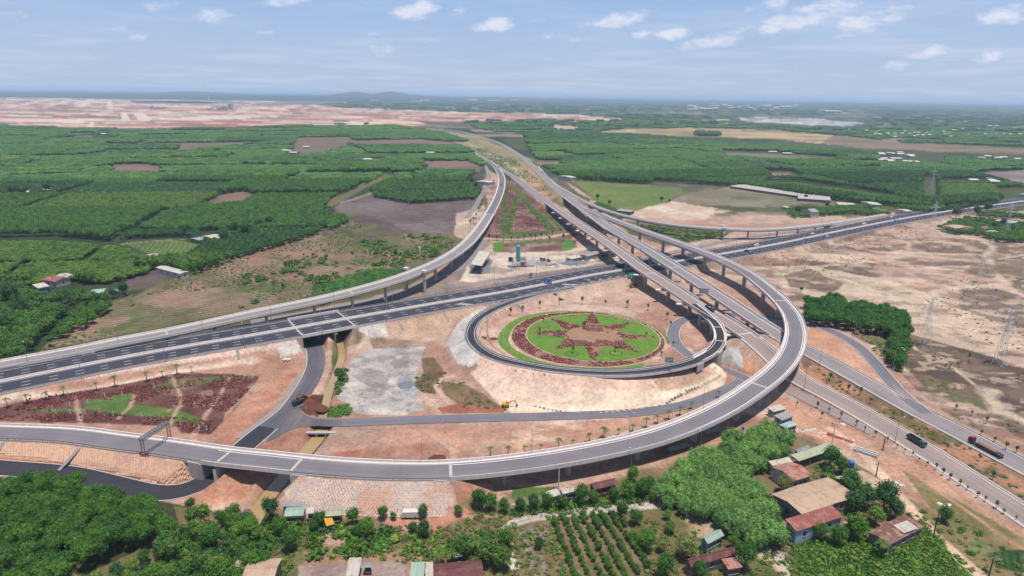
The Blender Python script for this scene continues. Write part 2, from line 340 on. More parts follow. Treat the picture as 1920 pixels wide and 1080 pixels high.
gE = (E.near(547,617), E.near(656,597)); gB = (B.near(185,649), B.near(919,401))
gA1 = (A.near(392,853), A.near(558,872)); gA2 = (A.near(842,883), A.len)
gL = (Lb.near(1030,383), Lb.near(1408,634)); gR = (Rb.near(1062,370), Rb.near(1462,630))
gC = (Cb.near(1105,386), Cb.near(1555,420)); gD1 = (D.near(1308,675), D.near(1336,657)); gD2 = (D.near(1350,637), D.len)

# ------------------------------------------------------------------ value noise
_tab = RNG.random((256, 256))
def vnoise(x, y):
    xi = np.floor(x).astype(int); yi = np.floor(y).astype(int); fx = x-xi; fy = y-yi
    fx = fx*fx*(3-2*fx); fy = fy*fy*(3-2*fy)
    g = lambda a, b: _tab[a & 255, b & 255]
    return (g(xi, yi)*(1-fx)+g(xi+1, yi)*fx)*(1-fy)+(g(xi, yi+1)*(1-fx)+g(xi+1, yi+1)*fx)*fy
def fbm(x, y, o=5, k=.55):
    s = 0; a = 1; t = 0
    for i in range(o): s = s+a*vnoise(x+17.3*i, y-9.1*i); t += a; a *= k; x = x*2.03; y = y*2.03
    return s/t

# ------------------------------------------------------------------ terrain grid: fans out from below the viewpoint, finest where near
rows_px = np.concatenate([np.arange(176.6, 200, .8), np.arange(200, 300, 1.6), np.arange(300, 560, 1.5), np.arange(560, 1130, 1.45), np.arange(1132, 1500, 12)])
d_rows = H/np.tan(PITCH+np.arctan((rows_px-540)/F))
d_rows = np.r_[90000., d_rows[(d_rows > 20) & (d_rows < 60000)], 20., -60.]
NC = 1120
azs = np.linspace(-.86, .86, NC)                # lateral slope x/y
azs = np.r_[-2.8, -np.linspace(1.7, .87, 110), azs, np.linspace(.87, 1.7, 110), 2.8]; NC = len(azs); NRW = len(d_rows)
GX = np.outer(np.maximum(d_rows, 25), azs); GY = np.repeat(d_rows[:, None], NC, 1)
X = GX.ravel(); Y = GY.ravel(); Z = (fbm(X*.03, Y*.03, 3)-.5)*.35*(Y < 900)

def dist_to(sp, d0, d1, x, y, reach):
    """distance to a stretch of alignment and the height of the alignment there"""
    m = (sp.d >= d0-3) & (sp.d <= d1+3); P = sp.p[m]
    best = np.full(len(x), 1e9); zz = np.zeros(len(x))
    if len(P) < 2: return best, zz
    bb = (x > P[:, 0].min()-reach) & (x < P[:, 0].max()+reach) & (y > P[:, 1].min()-reach) & (y < P[:, 1].max()+reach)
    idx = np.nonzero(bb)[0]; xs = x[idx]; ys = y[idx]; b = best[idx]; zc = zz[idx]
    for i in range(len(P)-1):
        a, c = P[i], P[i+1]; dx, dy = c[0]-a[0], c[1]-a[1]
        nb = np.nonzero((xs > min(a[0], c[0])-reach) & (xs < max(a[0], c[0])+reach) & (ys > min(a[1], c[1])-reach) & (ys < max(a[1], c[1])+reach))[0]
        if not len(nb): continue
        t = np.clip(((xs[nb]-a[0])*dx+(ys[nb]-a[1])*dy)/(dx*dx+dy*dy), 0, 1)
        dd = np.hypot(xs[nb]-a[0]-t*dx, ys[nb]-a[1]-t*dy); k = dd < b[nb]; kk = nb[k]
        b[kk] = dd[k]; zc[kk] = a[2]+t[k]*(c[2]-a[2])
    best[idx] = b; zz[idx] = zc; return best, zz
GCX, GCY = 34.0, 287.0                          # centre of the round garden
def plateau():
    dd = np.hypot(X-GCX, Y-GCY); global Z
    Z = np.maximum(Z, 2-np.maximum(0, dd-45)/4)
    Z[dd < 45] = 2
plateau()
EMB = [(E, 0, gE[0], 13, 1.7), (E, gE[1], E.len, 13, 1.7), (B, 0, gB[0], 4.9, 1.5), (B, gB[1], B.len, 4.9, 1.7), (A, 0, gA1[0], 4.9, 1.5), (A, gA1[1], gA2[0], 4.9, 1.5),
       (Lb, 0, gL[0], 5.2, 1.6), (Lb, gL[1], Lb.len, 5.2, 1.6), (Rb, 0, gR[0], 5.6, 1.6), (Rb, gR[1], Rb.len, 5.6, 1.6), (Cb, 0, gC[0], 3, 1.0), (Cb, gC[1], Cb.len, 3, .3),
       (D, 0, gD1[0], 2.8, 1.75), (D, gD1[1], gD2[0], 2.8, 1.3)]
for sp, a, b, hw, sl in EMB:
    dd, zr = dist_to(sp, a, b, X, Y, 34)
    k = dd < 34; Z[k] = np.maximum(Z[k], zr[k]-.3-np.maximum(0, dd[k]-hw)/sl)
for sp, a, b, hw, sl in EMB:
    dd, zr = dist_to(sp, a, b, X, Y, 16)
    k = dd < hw; Z[k] = np.minimum(Z[k], zr[k]-.16)
for sp, hw, drop, sl in ((JK, 4.2, .12, 1.6), (Fr, 3.3, .14, .6), (D2, 3.4, .12, 1.4), (Nf, 3.4, .12, .6), (canal_a, .8, .7, 1.2), (canal_b, 1.7, .9, 1.0)):
    dd, zr = dist_to(sp, 0, sp.len, X, Y, 26)
    k = dd < 26; Z[k] = np.minimum(Z[k], zr[k]-drop+np.maximum(0, dd[k]-hw)*sl)
    k = dd < hw; Z[k] = zr[k]-drop
PXg, PYg = project(np.stack([X, Y, Z], 1))

# ------------------------------------------------------------------ ground colours (what lies where)
C3 = np.zeros((len(X), 3)); FP = np.zeros(len(X)); FA = np.zeros(len(X))
def inside(pts, x, y):
    p = np.asarray(pts, float); r = np.zeros(len(x), bool); j = len(p)-1
    for i in range(len(p)):
        xi, yi = p[i]; xj, yj = p[j]
        if yi != yj: r ^= ((yi > y) != (yj > y)) & (x < (xj-xi)*(y-yi)/(yj-yi)+xi)
        j = i
    return r
def sel(pts, warp=2.0, wl=.05):
    p = np.asarray(pts, float)
    i = np.nonzero((PXg > p[:, 0].min()-12) & (PXg < p[:, 0].max()+12) & (PYg > p[:, 1].min()-8) & (PYg < p[:, 1].max()+8))[0]
    xx = X[i]; yy = Y[i]
    if warp:
        dx = (fbm(xx*wl+5, yy*wl, 4)-.5)*2*warp*1.6; dy = (fbm(xx*wl-31, yy*wl+7, 4)-.5)*2*warp
    else: dx = dy = 0
    return i[inside(pts, PXg[i]+dx, PYg[i]+dy)]
def tone(i, c1, c2, ns, soft, lo=.5, stretch=1.0, rot=0.0):
    if c2 is None: return np.repeat(lin(c1)[None], len(i), 0)
    x = X[i]; y = Y[i]
    if rot or stretch != 1:
        c, s = math.cos(rot), math.sin(rot); x, y = x*c+y*s, (-x*s+y*c)*stretch
    f = fbm(x*ns+3.7, y*ns+1.3, 5, .6); t = np.clip((f-lo)/soft+.5, 0, 1)[:, None]
    return lin(c1)*(1-t)+lin(c2)*t
def paint(pts, c1, c2=None, ns=.06, soft=.22, lo=.5, warp=2.0, a=1.0, fur=None, stretch=1.0, rot=0.0, keep=None, wl=.05):
    i = sel(pts, warp, wl)
    if keep is not None:
        i = i[keep(X[i], Y[i])]
    C3[i] = C3[i]*(1-a)+tone(i, c1, c2, ns, soft, lo, stretch, rot)*a
    if fur: FP[i] = X[i]*math.cos(fur[1])/fur[0]+Y[i]*math.sin(fur[1])/fur[0]; FA[i] = fur[2]
    else: FA[i] *= (1-a)
def blotch(pts, c, ns, th, soft=.08, a=1.0, stretch=1.0, rot=0.0, off=0.0, warp=4):
    """patches of another cover inside a region"""
    i = sel(pts, warp); x = X[i]; y = Y[i]; cc, ss = math.cos(rot), math.sin(rot)
    x, y = x*cc+y*ss, (-x*ss+y*cc)*stretch
    f = fbm(x*ns+off, y*ns-off*.7, 5, .6); t = (np.clip((f-th)/soft, 0, 1)*a)[:, None]
    C3[i] = C3[i]*(1-t)+lin(c)*t
def stroke(pts, c, w, a=1.0, z=0.0, soft=.6, wob=.6):
    q = np.array([W(px, py, z)[:2] for px, py in pts]); x = X; y = Y
    r = w*2+4
    i = np.nonzero((X > q[:, 0].min()-r) & (X < q[:, 0].max()+r) & (Y > q[:, 1].min()-r) & (Y < q[:, 1].max()+r))[0]
    if not len(i): return
    xs = X[i]+(fbm(X[i]*.12, Y[i]*.12, 3)-.5)*w*wob*2; ys = Y[i]+(fbm(X[i]*.12+9, Y[i]*.12, 3)-.5)*w*wob*2
    best = np.full(len(i), 1e9)
    for k in range(len(q)-1):
        dx, dy = q[k+1]-q[k]; t = np.clip(((xs-q[k, 0])*dx+(ys-q[k, 1])*dy)/(dx*dx+dy*dy+1e-9), 0, 1)
        best = np.minimum(best, np.hypot(xs-q[k, 0]-t*dx, ys-q[k, 1]-t*dy))
    t = (np.clip((w/2*(1+soft)-best)/(w/2*soft*2), 0, 1)*a)[:, None]
    C3[i] = C3[i]*(1-t)+lin(c)*t

# -- far plain
f = fbm(X*.0011, Y*.0022, 5, .6); t = np.clip((f-.42)/.2, 0, 1)[:, None]
C3[:] = lin((44,70,44))*(1-t)+lin((72,96,58))*t
f = fbm(X*.0040+40, Y*.006, 5, .6); t = (np.clip((f-.60)/.07, 0, 1)*.75)[:, None]
C3[:] = C3*(1-t)+lin((165,150,120))*t
near = Y < 900; f = fbm(X*.02, Y*.02, 5); t = np.clip((f-.4)/.25, 0, 1)[:, None]
C3[near] = (lin((84,92,56))*(1-t)+lin((128,116,84))*t)[near]
FOREST = (52,70,40)
paint([(-200,236),(700,232),(905,290),(905,360),(640,380),(600,440),(330,510),(80,660),(-200,700)], (52,74,40), (70,84,50), .02, .2)
paint([(1000,300),(940,262),(1100,248),(1400,256),(2100,300),(2100,360),(1680,385),(1500,372),(1320,352),(1060,338)], (52,74,40), (84,96,56), .012, .2)
# airport earthworks
AP = [(-400,182),(250,181.5),(420,185),(640,188),(650,192),(600,197),(640,202),(760,206),(870,210),(1000,213),(1085,216),(1175,223),(1130,229),(960,228),(870,229),(760,240),(700,234),(480,236),(440,238),(150,243),(0,232),(-400,230)]
paint(AP, (190,128,106), (228,194,168), .0048, .14, .5, 1.0, stretch=3.0, wl=.004)
blotch(AP, (160,92,76), .003, .53, .05, .85, 4.0, 0, 11, 1)
blotch(AP, (236,216,196), .006, .555, .04, .85, 4.0, 0, 3, 1)
blotch(AP, (128,108,100), .005, .565, .05, .7, 4.0, 0, 23, 1)
for q in ([(6,202),(90,186),(100,186),(22,202)], [(80,201),(130,186),(138,186),(92,201)], [(140,201),(165,186.5),(176,186.5),(158,201)], [(200,203),(202,187),(210,187),(212,203)], [(228,224),(226,210),(236,210),(244,224)], [(258,223),(248,211),(268,211),(284,223)], [(162,240),(170,229),(178,229),(174,240)], [(300,222),(410,218),(480,221),(420,224),(300,225)], [(0,225),(300,224),(300,226),(0,227)]):
    paint(q, (226,208,196), None, warp=.3, a=.9, wl=.004)
paint([(250,190),(300,189),(400,187),(440,190),(470,193),(455,196),(400,193),(340,195),(255,194)], (110,116,120), (150,152,152), .004, warp=.5)
paint([(480,193),(560,189.5),(650,190),(600,196),(520,198),(470,197)], (92,84,80), (150,110,98), .003, warp=1, a=.8)
paint([(500,186),(640,186),(640,189),(520,189)], (196,140,124), None, warp=.4, wl=.004)
paint([(540,187.5),(660,188),(640,190.5),(560,190)], (205,160,140), None, warp=.4, a=.7, wl=.004)
# far right fields
paint([(1145,243),(1310,239.5),(1440,244),(1560,253),(1600,258),(1600,274),(1440,261),(1300,256),(1145,248)], (200,172,122), (150,130,92), .006, .12, .5, 2, stretch=4, wl=.01)
paint([(1560,254),(1700,269),(1930,277),(1930,290),(1750,285),(1620,277),(1540,268)], (150,122,102), (118,112,78), .006, .12, .5, 2, stretch=4, wl=.01)
paint([(1230,226),(1370,224),(1360,229),(1240,230)], (212,196,160), None, warp=.6)
paint([(1386,221),(1520,222),(1625,231),(1590,237),(1480,233),(1400,228)], (150,150,150), (206,202,204), .012, .08, warp=5, wl=.01)
paint([(1130,247),(1200,243),(1180,249),(1110,249)], (200,176,136), None, warp=.6)
paint([(1040,234),(1090,237),(1075,243),(1040,241)], (204,170,138), None, warp=.6)
paint([(1360,286),(1440,288),(1600,300),(1500,300),(1360,293)], (130,124,92), None, warp=1)
paint([(1430,324),(1480,324),(1500,332),(1450,334)], (150,120,104), None, warp=1)
paint([(1860,322),(1925,320),(1925,349),(1870,340),(1820,328)], (152,140,138), (130,116,112), .02, warp=1)
paint([(1920,295),(1700,290),(1640,300),(1780,315),(1925,318)], (70,88,52), None, warp=2, a=.4)
# clearings among the plantations on the left
CLEAR = [[(185,268),(360,266),(520,264),(560,262),(420,274),(330,284),(300,286),(340,275),(200,272)], [(213,307),(275,306),(312,314),(306,323),(206,322)], [(383,379),(420,363),(455,357),(482,366),(455,379),(400,386)],
         [(555,256),(660,255),(662,266),(620,283),(560,290),(545,276)], [(655,262),(830,258),(880,268),(820,272),(660,275)], [(0,304),(25,305),(20,312),(0,312)], [(100,253),(180,255),(170,257),(100,256)], [(15,358),(60,362),(55,370),(15,368)], [(690,296),(720,294),(735,300),(700,302)], [(790,300),(880,300),(905,312),(900,322),(800,318)], [(940,362),(1010,362),(1000,366),(945,366)]]
for q in CLEAR: paint(q, (140,112,100), (118,104,84), .02, .2, warp=1.4)
paint([(1000,303),(1048,302),(1050,310),(1010,310)], (158,124,104), (130,110,90), .02, warp=1)
paint([(880,243),(970,240),(972,246),(890,247)], (168,130,112), None, warp=1)
paint([(780,227),(900,231),(900,242),(820,238)], (168,130,110), (90,100,70), .005, warp=1)
# ploughed purple field and the one in front
paint([(640,378),(700,362),(880,358),(908,366),(900,388),(868,420),(820,442),(760,432),(715,415),(670,400),(625,392)], (126,112,113), (108,92,92), .02, .25, warp=1, fur=(9,1.48,.16))
paint([(636,412),(680,402),(720,413),(760,432),(770,440),(730,446),(660,430)], (108,98,100), (96,80,78), .03, .25, warp=1, fur=(5,1.4,.12))
stroke([(640,380),(668,372),(700,360)], (190,172,160), 2.5)
paint([(610,395),(690,350),(740,330),(720,325),(640,360),(600,385)], (98,112,58), (120,112,80), .03, warp=2)
# dry fields north of the ramp
DRY = [(70,665),(92,640),(180,575),(240,555),(300,545),(350,500),(470,458),(560,432),(640,410),(700,424),(760,440),(850,446),(862,462),(800,490),(640,540),(480,578),(300,612),(90,655)]
paint(DRY, (140,122,98), (112,108,72), .035, .3, warp=2, fur=(3.6,2.05,.22))
blotch(DRY, (86,108,50), .03, .57, .06, .8, off=4)
blotch(DRY, (164,128,112), .028, .57, .07, .7, off=14)
paint([(600,425),(700,420),(760,438),(740,470),(650,470),(600,450)], (98,84,78), (110,110,66), .03, .2, warp=4, a=.8)
blotch([(240,540),(560,440),(800,440),(850,480),(600,540),(300,600)], (150,112,98), .02, .54, .06, .6, off=40)
paint([(240,512),(300,508),(315,520),(285,540),(238,545),(232,525)], (108,92,92), (96,82,80), .05, warp=1, fur=(1.5,.4,.1))
stroke([(205,531),(230,520),(262,508),(282,500)], (150,136,122), 2.5)
paint([(228,456),(330,450),(380,460),(350,482),(300,484),(265,470)], (92,116,52), (104,124,60), .04, warp=1, fur=(3.4,.35,.25))
stroke([(228,458),(280,452),(345,449)], (168,150,130), 2.2)
# the interchange itself: bared red and pink earth
RED1, RED2 = (184,140,122), (202,166,148)
paint([(-300,770),(-100,730),(0,706),(300,648),(560,600),(640,570),(760,540),(880,470),(900,420),(916,380),(905,350),(915,318),(938,330),(1000,350),(1090,396),(1110,372),(1060,340),(1040,322),(1080,360),(1150,392),(1300,405),(1420,418),(1560,412),(1690,396),(1750,396),(1600,440),(1330,505),(1540,560),(1700,690),(2100,930),(2300,1200),(1900,1200),(1790,1080),(1690,960),(1560,840),(1440,780),(1180,880),(960,960),(760,980),(470,975),(300,940),(0,905),(-300,900)], RED2, RED1, .04, .3, warp=2)
blotch([(-300,760),(560,600),(900,500),(1300,560),(1500,560),(1700,760),(2000,1000),(1440,900),(900,960),(0,920)], (172,118,98), .03, .56, .07, .6, off=6)
blotch([(-300,760),(560,600),(900,500),(1300,560),(1500,560),(1700,760),(2000,1000),(1440,900),(900,960),(0,920)], (218,190,172), .05, .58, .07, .6, off=26)
# north frontage, under ramp B
paint([(470,606),(560,584),(700,556),(790,530),(880,480),(900,440),(925,450),(880,500),(960,500),(1100,490),(1180,478),(1180,492),(960,530),(700,575),(480,616)], (168,146,138), (140,122,116), .05, .25, warp=2)
stroke([(560,590),(700,560),(760,545),(800,520),(850,495)], (128,84,70), .9, .7)
paint([(890,470),(1100,462),(1180,478),(1100,500),(990,512),(890,530),(862,528),(880,495)], (210,190,176), (228,208,186), .06, .25, warp=2)
paint([(880,495),(905,480),(925,488),(915,512),(895,516),(880,512)], (110,114,128), (150,154,164), .15, .25, warp=1)
paint([(950,490),(1030,480),(1040,497),(960,502)], (196,190,190), (160,152,152), .15, .2, warp=2)
blotch([(870,470),(1180,470),(1180,500),(870,530)], (150,128,118), .06, .57, .06, .7, off=9)
stroke([(882,515),(930,520),(990,505),(1080,497),(1170,487)], (196,178,170), 5, .8, .5)
# triangular park at the back
paint([(940,335),(958,332),(1000,370),(1055,415),(1085,440),(1060,452),(925,452),(905,445),(925,400),(938,375)], (120,76,74), (150,118,108), .06, .25, warp=1, fur=(4,1.55,.16))
for q in ([(948,345),(960,344),(998,374),(990,377)], [(964,368),(976,366),(956,441),(938,441)], [(974,374),(984,372),(1042,428),(1026,432)], [(938,436),(1020,434),(1040,426),(1042,432),(1010,442),(940,445)], [(1018,398),(1028,400),(1058,432),(1052,434)], [(945,346),(952,346),(946,430),(935,432)]):
    paint(q, (92,128,48), (74,110,40), .1, .3, warp=.8)
stroke([(905,447),(960,450),(1030,444),(1075,436)], (208,184,168), 4.5, 1)
stroke([(905,455),(960,454),(1050,444)], (190,158,142), 1.2, .8)
paint([(925,455),(1000,453),(1060,446),(1080,450),(1082,464),(1060,471),(960,474),(925,472)], (118,74,70), (160,128,116), .08, .25, warp=1, fur=(3,1.55,.14))
paint([(925,454),(945,454),(942,472),(923,472)], (88,140,48), None, warp=.6)
paint([(1056,449),(1072,450),(1078,460),(1070,469),(1054,469)], (88,140,48), None, warp=.8)
paint([(950,455),(1060,447),(1062,452),(955,460)], (98,118,52), None, warp=1)
paint([(855,400),(910,385),(905,420),(870,448),(850,440)], (190,160,142), (208,188,170), .05, warp=3)
blotch([(885,320),(930,330),(930,400),(880,440)], (120,100,76), .05, .53, .07, .7, off=2)
# median between the carriageways at the back
paint([(730,238),(820,241),(900,256),(962,284),(1008,322),(1090,395),(1040,388),(960,322),(900,288),(830,255),(740,242)], (168,148,110), (138,132,96), .012, .3, warp=1)
stroke([(760,240),(850,256),(905,282),(945,302),(965,318),(985,345),(1010,362)], (206,182,154), 3.5)
blotch([(880,262),(960,290),(1000,340),(960,330),(900,290)], (96,110,68), .03, .5, .08, .8, off=8)
paint([(985,340),(1010,340),(1075,395),(1040,385)], (196,146,120), (120,116,74), .05, .15, warp=2)
# east side lots
paint([(1070,333),(1150,344),(1285,352),(1268,366),(1236,384),(1215,393),(1180,392),(1130,384),(1100,362)], (104,126,58), (124,138,62), .03, .25, warp=1, wl=.02)
paint([(1215,342),(1350,350),(1325,358),(1285,354)], (96,86,84), (128,110,104), .03, warp=1)
paint([(1255,378),(1290,362),(1370,350),(1400,350),(1500,366),(1560,378),(1480,386),(1440,390),(1330,385)], (150,134,118), (128,122,96), .03, .2, warp=1, fur=(5,.5,.1))
paint([(1175,401),(1215,388),(1262,378),(1330,388),(1375,395),(1340,405),(1320,412),(1200,408)], (204,172,150), (222,204,186), .03, .25, warp=1.5)
paint([(1330,402),(1420,396),(1470,398),(1560,402),(1600,410),(1480,420),(1330,420)], (176,138,122), (198,168,148), .03, warp=1.5)
blotch([(1340,370),(1700,370),(1700,404),(1340,404)], (84,104,52), .03, .5, .08, .7, off=12)
paint([(1560,386),(1665,392),(1650,404),(1560,402)], (110,132,58), None, warp=2)
paint([(1150,410),(1290,425),(1380,432),(1330,450),(1250,462),(1180,440)], (128,112,84), (92,104,56), .05, .2, warp=2)
paint([(1250,466),(1330,448),(1440,436),(1560,424),(1560,432),(1440,446),(1250,480)], (206,180,162), (188,160,146), .05, warp=1)
# the big bare tract on the right
BT = [(1270,506),(1440,474),(1660,429),(1730,410),(1860,398),(2300,380),(2600,1100),(2100,930),(1925,860),(1800,800),(1725,740),(1640,650),(1560,612),(1512,600),(1460,560),(1400,540)]
paint(BT, (200,168,150), (158,130,116), .022, .25, .5, 3, stretch=2.2, rot=-.15)
blotch(BT, (104,86,76), .017, .52, .06, .85, 2.4, -.2, 31)
blotch(BT, (224,196,168), .02, .565, .07, .8, 2.2, -.1, 57)
blotch(BT, (184,140,120), .03, .58, .06, .6, 1.5, .1, 77)
paint([(1440,505),(1520,500),(1640,520),(1760,560),(1800,600),(1860,640),(1900,700),(1800,690),(1700,600),(1560,565),(1480,540)], (216,194,166), (196,172,150), .05, .3, warp=7, a=.85, stretch=2, rot=-.3)
paint([(1520,505),(1580,530),(1560,550),(1480,535),(1470,515)], (132,104,90), (96,78,68), .05, .3, warp=5, a=.85, stretch=3)
paint([(1800,540),(1860,540),(1925,560),(1925,620),(1860,600),(1800,580)], (102,90,82), (138,124,114), .06, .3, warp=6, a=.85)
paint([(1690,620),(1760,640),(1925,690),(1990,860),(1860,790),(1740,730),(1695,690)], (96,80,72), (124,104,92), .05, .3, warp=5, a=1, stretch=2, rot=-.4)
blotch([(1690,620),(1925,690),(1990,860),(1740,730)], (112,116,66), .03, .6, .06, .7, off=3)
paint([(1855,420),(1925,425),(1925,560),(1880,520),(1820,470)], (96,84,72), (122,106,88), .03, .3, warp=5, a=.75)
for q, ww in (([(1680,440),(1800,444),(1925,458)], 5), ([(1830,447),(1865,462),(1850,482),(1868,515),(1893,533),(1820,536),(1760,548),(1740,570)], 5), ([(1630,470),(1720,478),(1830,476),(1850,480)], 4), ([(1440,500),(1540,500),(1640,490),(1720,502),(1770,500),(1840,500)], 4), ([(1690,448),(1704,456),(1700,466),(1720,475)], 3.5), ([(1870,485),(1925,478)], 4), ([(1560,515),(1640,545),(1760,600),(1925,640)], 3), ([(1705,640),(1720,656),(1760,672),(1800,700),(1850,740),(1870,772),(1925,790)], 1.6), ([(1850,700),(1900,700)], 1.2), ([(1850,730),(1870,770),(1890,775),(1925,795)], 5)):
    stroke(q, (216,192,168), ww, .8)
for cx_, cy_, rx_, ry_ in ((1830,462,16,9), (1858,478,10,5), (1700,492,50,9), (1847,510,38,14)):
    paint([(cx_+rx_*math.cos(t_), cy_+ry_*math.sin(t_)) for t_ in np.linspace(0, 6.2, 14)], (132,108,94), (120,104,80), .05, warp=9, a=.8)
blotch(BT, (132,108,96), .07, .56, .05, .6, 2.0, -.2, 91); blotch(BT, (216,186,164), .08, .575, .05, .6, 2.0, -.2, 17)
# between ramp A and the grove, under the grove
paint([(1610,628),(1700,608),(1712,640),(1690,700),(1660,680),(1640,640)], (134,114,88), (98,110,58), .06, warp=2)
paint([(1512,612),(1560,628),(1600,655),(1640,690),(1700,745),(1690,760),(1560,690),(1512,655)], (206,150,120), (216,170,142), .04, .3, warp=1)
# median and verges of the road towards the bottom right
paint([(1500,668),(1530,680),(1700,765),(1925,895),(2100,985),(2100,1060),(1925,950),(1660,795),(1510,700)], (150,116,90), (112,100,66), .05, .25, warp=.6)
blotch([(1500,668),(1700,765),(2100,985),(2100,1060),(1660,795),(1510,700)], (194,136,108), .12, .55, .07, .8, off=5)
stroke([(1512,700),(1640,768),(1800,858),(1925,925)], (200,148,120), .7, .8)
paint([(1715,740),(1800,790),(1925,855),(1925,872),(1800,808),(1740,775)], (186,150,128), (140,130,84), .06, .2, warp=1)
paint([(1450,735),(1560,785),(1700,860),(1925,985),(1925,1050),(1800,960),(1560,830),(1440,790)], (204,152,124), (190,150,126), .05, .3, warp=2)
stroke([(1720,862),(1925,1030)], (196,130,100), 1.5, .7)
paint([(1690,880),(1925,1010),(1925,1075),(1790,1010)], (168,140,100), (120,116,66), .05, .25, warp=3)
# bottom band with the houses
paint([(760,968),(900,930),(960,955),(1180,885),(1440,800),(1560,840),(1700,930),(1830,1080),(1925,1200),(-200,1200),(-200,915),(300,950),(560,972)], (118,112,70), (140,116,86), .05, .25, warp=3)
blotch([(450,960),(1300,900),(1800,1080),(400,1120)], (96,110,52), .06, .53, .06, .7, off=15)
blotch([(450,960),(1300,900),(1800,1080),(400,1120)], (180,134,112), .05, .58, .06, .7, off=25)
paint([(-200,900),(100,895),(330,950),(330,985),(200,1060),(80,1100),(-200,1100)], (60,66,38), (84,84,50), .05, warp=8)
paint([(60,1085),(180,1035),(240,1010),(230,1040),(100,1095)], (128,112,80), (84,104,48), .08, warp=2)
paint([(690,965),(860,945),(885,960),(830,990),(800,1000),(740,990)], (190,124,100), (206,150,126), .06, warp=2)
paint([(610,990),(650,985),(650,1025),(610,1020)], (196,158,138), None, warp=3)
paint([(560,1062),(760,1050),(760,1085),(560,1085)], (176,150,144), (150,126,118), .1, warp=2)
stroke([(660,968),(760,966),(870,968),(930,966),(962,972)], (200,148,124), 1.4, .9)
stroke([(700,955),(780,958),(850,950),(880,935)], (190,120,94), 3.5, .8)
paint([(960,895),(1070,900),(1180,880),(1230,865),(1440,790),(1400,775),(1200,845),(960,890)], (188,148,126), (160,120,100), .06, warp=2)
stroke([(975,915),(1080,903),(1180,885),(1290,855),(1390,815)], (204,160,136), 3, .8)
paint([(960,915),(1040,912),(1050,925),(960,935)], (92,120,50), None, warp=1.5)
# footpath and orchard ground
stroke([(1262,945),(1200,950),(1100,958),(1010,970),(965,980),(945,995),(950,1020),(965,1060)], (206,194,182), 3.0, 1, 0, .15, .15)
paint([(985,985),(1240,955),(1290,1000),(1240,1085),(985,1085)], (150,118,92), (122,112,70), .07, .25, warp=2)
stroke([(975,995),(995,1040),(1005,1080)], (150,132,124), 2); stroke([(995,990),(1015,1040),(1022,1070)], (150,132,124), 1.4)
paint([(1010,995),(1035,995),(1040,1035),(1022,1035)], (160,142,130), (110,116,62), .15, warp=1)
paint([(1240,960),(1330,960),(1370,1000),(1300,1010)], (196,168,136), (120,120,64), .08, warp=3)
stroke([(1285,955),(1350,1000),(1420,1040),(1480,1080)], (206,176,154), 2.4, .9)
stroke([(1440,1035),(1480,1070)], (216,200,190), 5, .8)
# lane on the right of the houses

paint([(1640,905),(1720,975),(1800,1085),(1925,1085),(1925,1040),(1760,960)], (130,124,74), (168,128,100), .08, .25, warp=3)
stroke([(1560,805),(1620,852),(1660,900),(1700,945),(1755,1005),(1850,1090)], (226,190,164), 3.2, 1, 0, .3, .2)
stroke([(1700,880),(1800,950),(1925,1035)], (206,150,120), 1.4, .8)
paint([(1480,1020),(1620,990),(1730,975),(1770,1030),(1830,1085),(1480,1085)], (74,112,40), (96,130,50), .08, warp=2)
paint([(1850,1035),(1925,1030),(1925,1075),(1870,1065)], (44,80,40), (60,96,46), .1, warp=1, fur=(1.6,2.6,.2))
paint([(1810,1018),(1845,1012),(1860,1035),(1830,1040)], (96,120,56), (140,136,96), .2, warp=1, fur=(1.6,2.6,.12))
# ground left of the canal
paint([(-200,735),(0,718),(560,640),(575,690),(545,740),(500,790),(440,835),(300,828),(120,802),(-200,798)], (196,150,130), (178,128,106), .04, .25, warp=2)
paint([(60,712),(560,640),(560,648),(60,725)], (216,182,166), (226,196,180), .05, warp=1)
stroke([(-100,770),(0,757),(150,735),(300,705),(480,677)], (224,196,178), 3.5, 1)
paint([(-200,790),(-60,770),(40,752),(140,735),(250,717),(320,702),(370,700),(484,704),(484,712),(455,745),(420,775),(418,795),(395,815),(340,812),(330,800),(200,795),(0,790)], (104,62,60), (126,86,76), .12, .25, warp=1.6)
for q in ([(155,752),(235,740),(330,712),(325,722),(255,733),(247,745),(235,760),(165,758)], [(160,757),(240,757),(330,768),(384,786),(375,797),(300,785),(160,768)], [(80,768),(160,766),(160,773),(80,772)], [(335,715),(420,705),(470,702),(470,706),(420,712),(335,728)], [(300,736),(250,738),(330,726)]):
    paint(q, (88,122,50), (108,126,62), .12, .3, warp=1.5)
paint([(425,790),(480,740),(490,715),(440,760)], (188,152,128), (130,120,80), .12, warp=2)
for q in ([(430,705),(408,745),(360,822)], [(320,706),(338,735),(335,765),(318,798)], [(256,735),(246,762),(220,785)], [(140,745),(150,775),(150,800)]):
    stroke(q, (196,160,138), 1.4, .8)
blotch([(300,700),(490,700),(440,790),(300,790)], (170,140,120), .15, .56, .06, .6, off=6)
paint([(400,810),(455,755),(545,690),(560,700),(500,770),(450,820),(430,835)], (198,140,112), (186,122,96), .05, warp=2)
paint([(515,645),(540,640),(560,645),(566,660),(527,671)], (214,208,200), (196,190,186), .3, warp=.3)
paint([(548,742),(585,740),(608,740),(604,782),(575,778),(556,762)], (128,78,60), (108,64,50), .1, warp=1)
# canal banks
paint([(622,640),(636,640),(636,690),(622,700)], (98,112,58), (166,124,100), .15, warp=1.5)
paint([(618,700),(650,690),(652,715),(640,735),(618,752)], (78,108,48), (130,120,80), .15, warp=1.5)
paint([(612,765),(650,755),(665,765),(655,780),(612,782)], (84,116,50), None, warp=2)
paint([(628,620),(720,605),(700,640),(650,650),(640,660)], (176,148,128), (128,110,88), .12, warp=2)
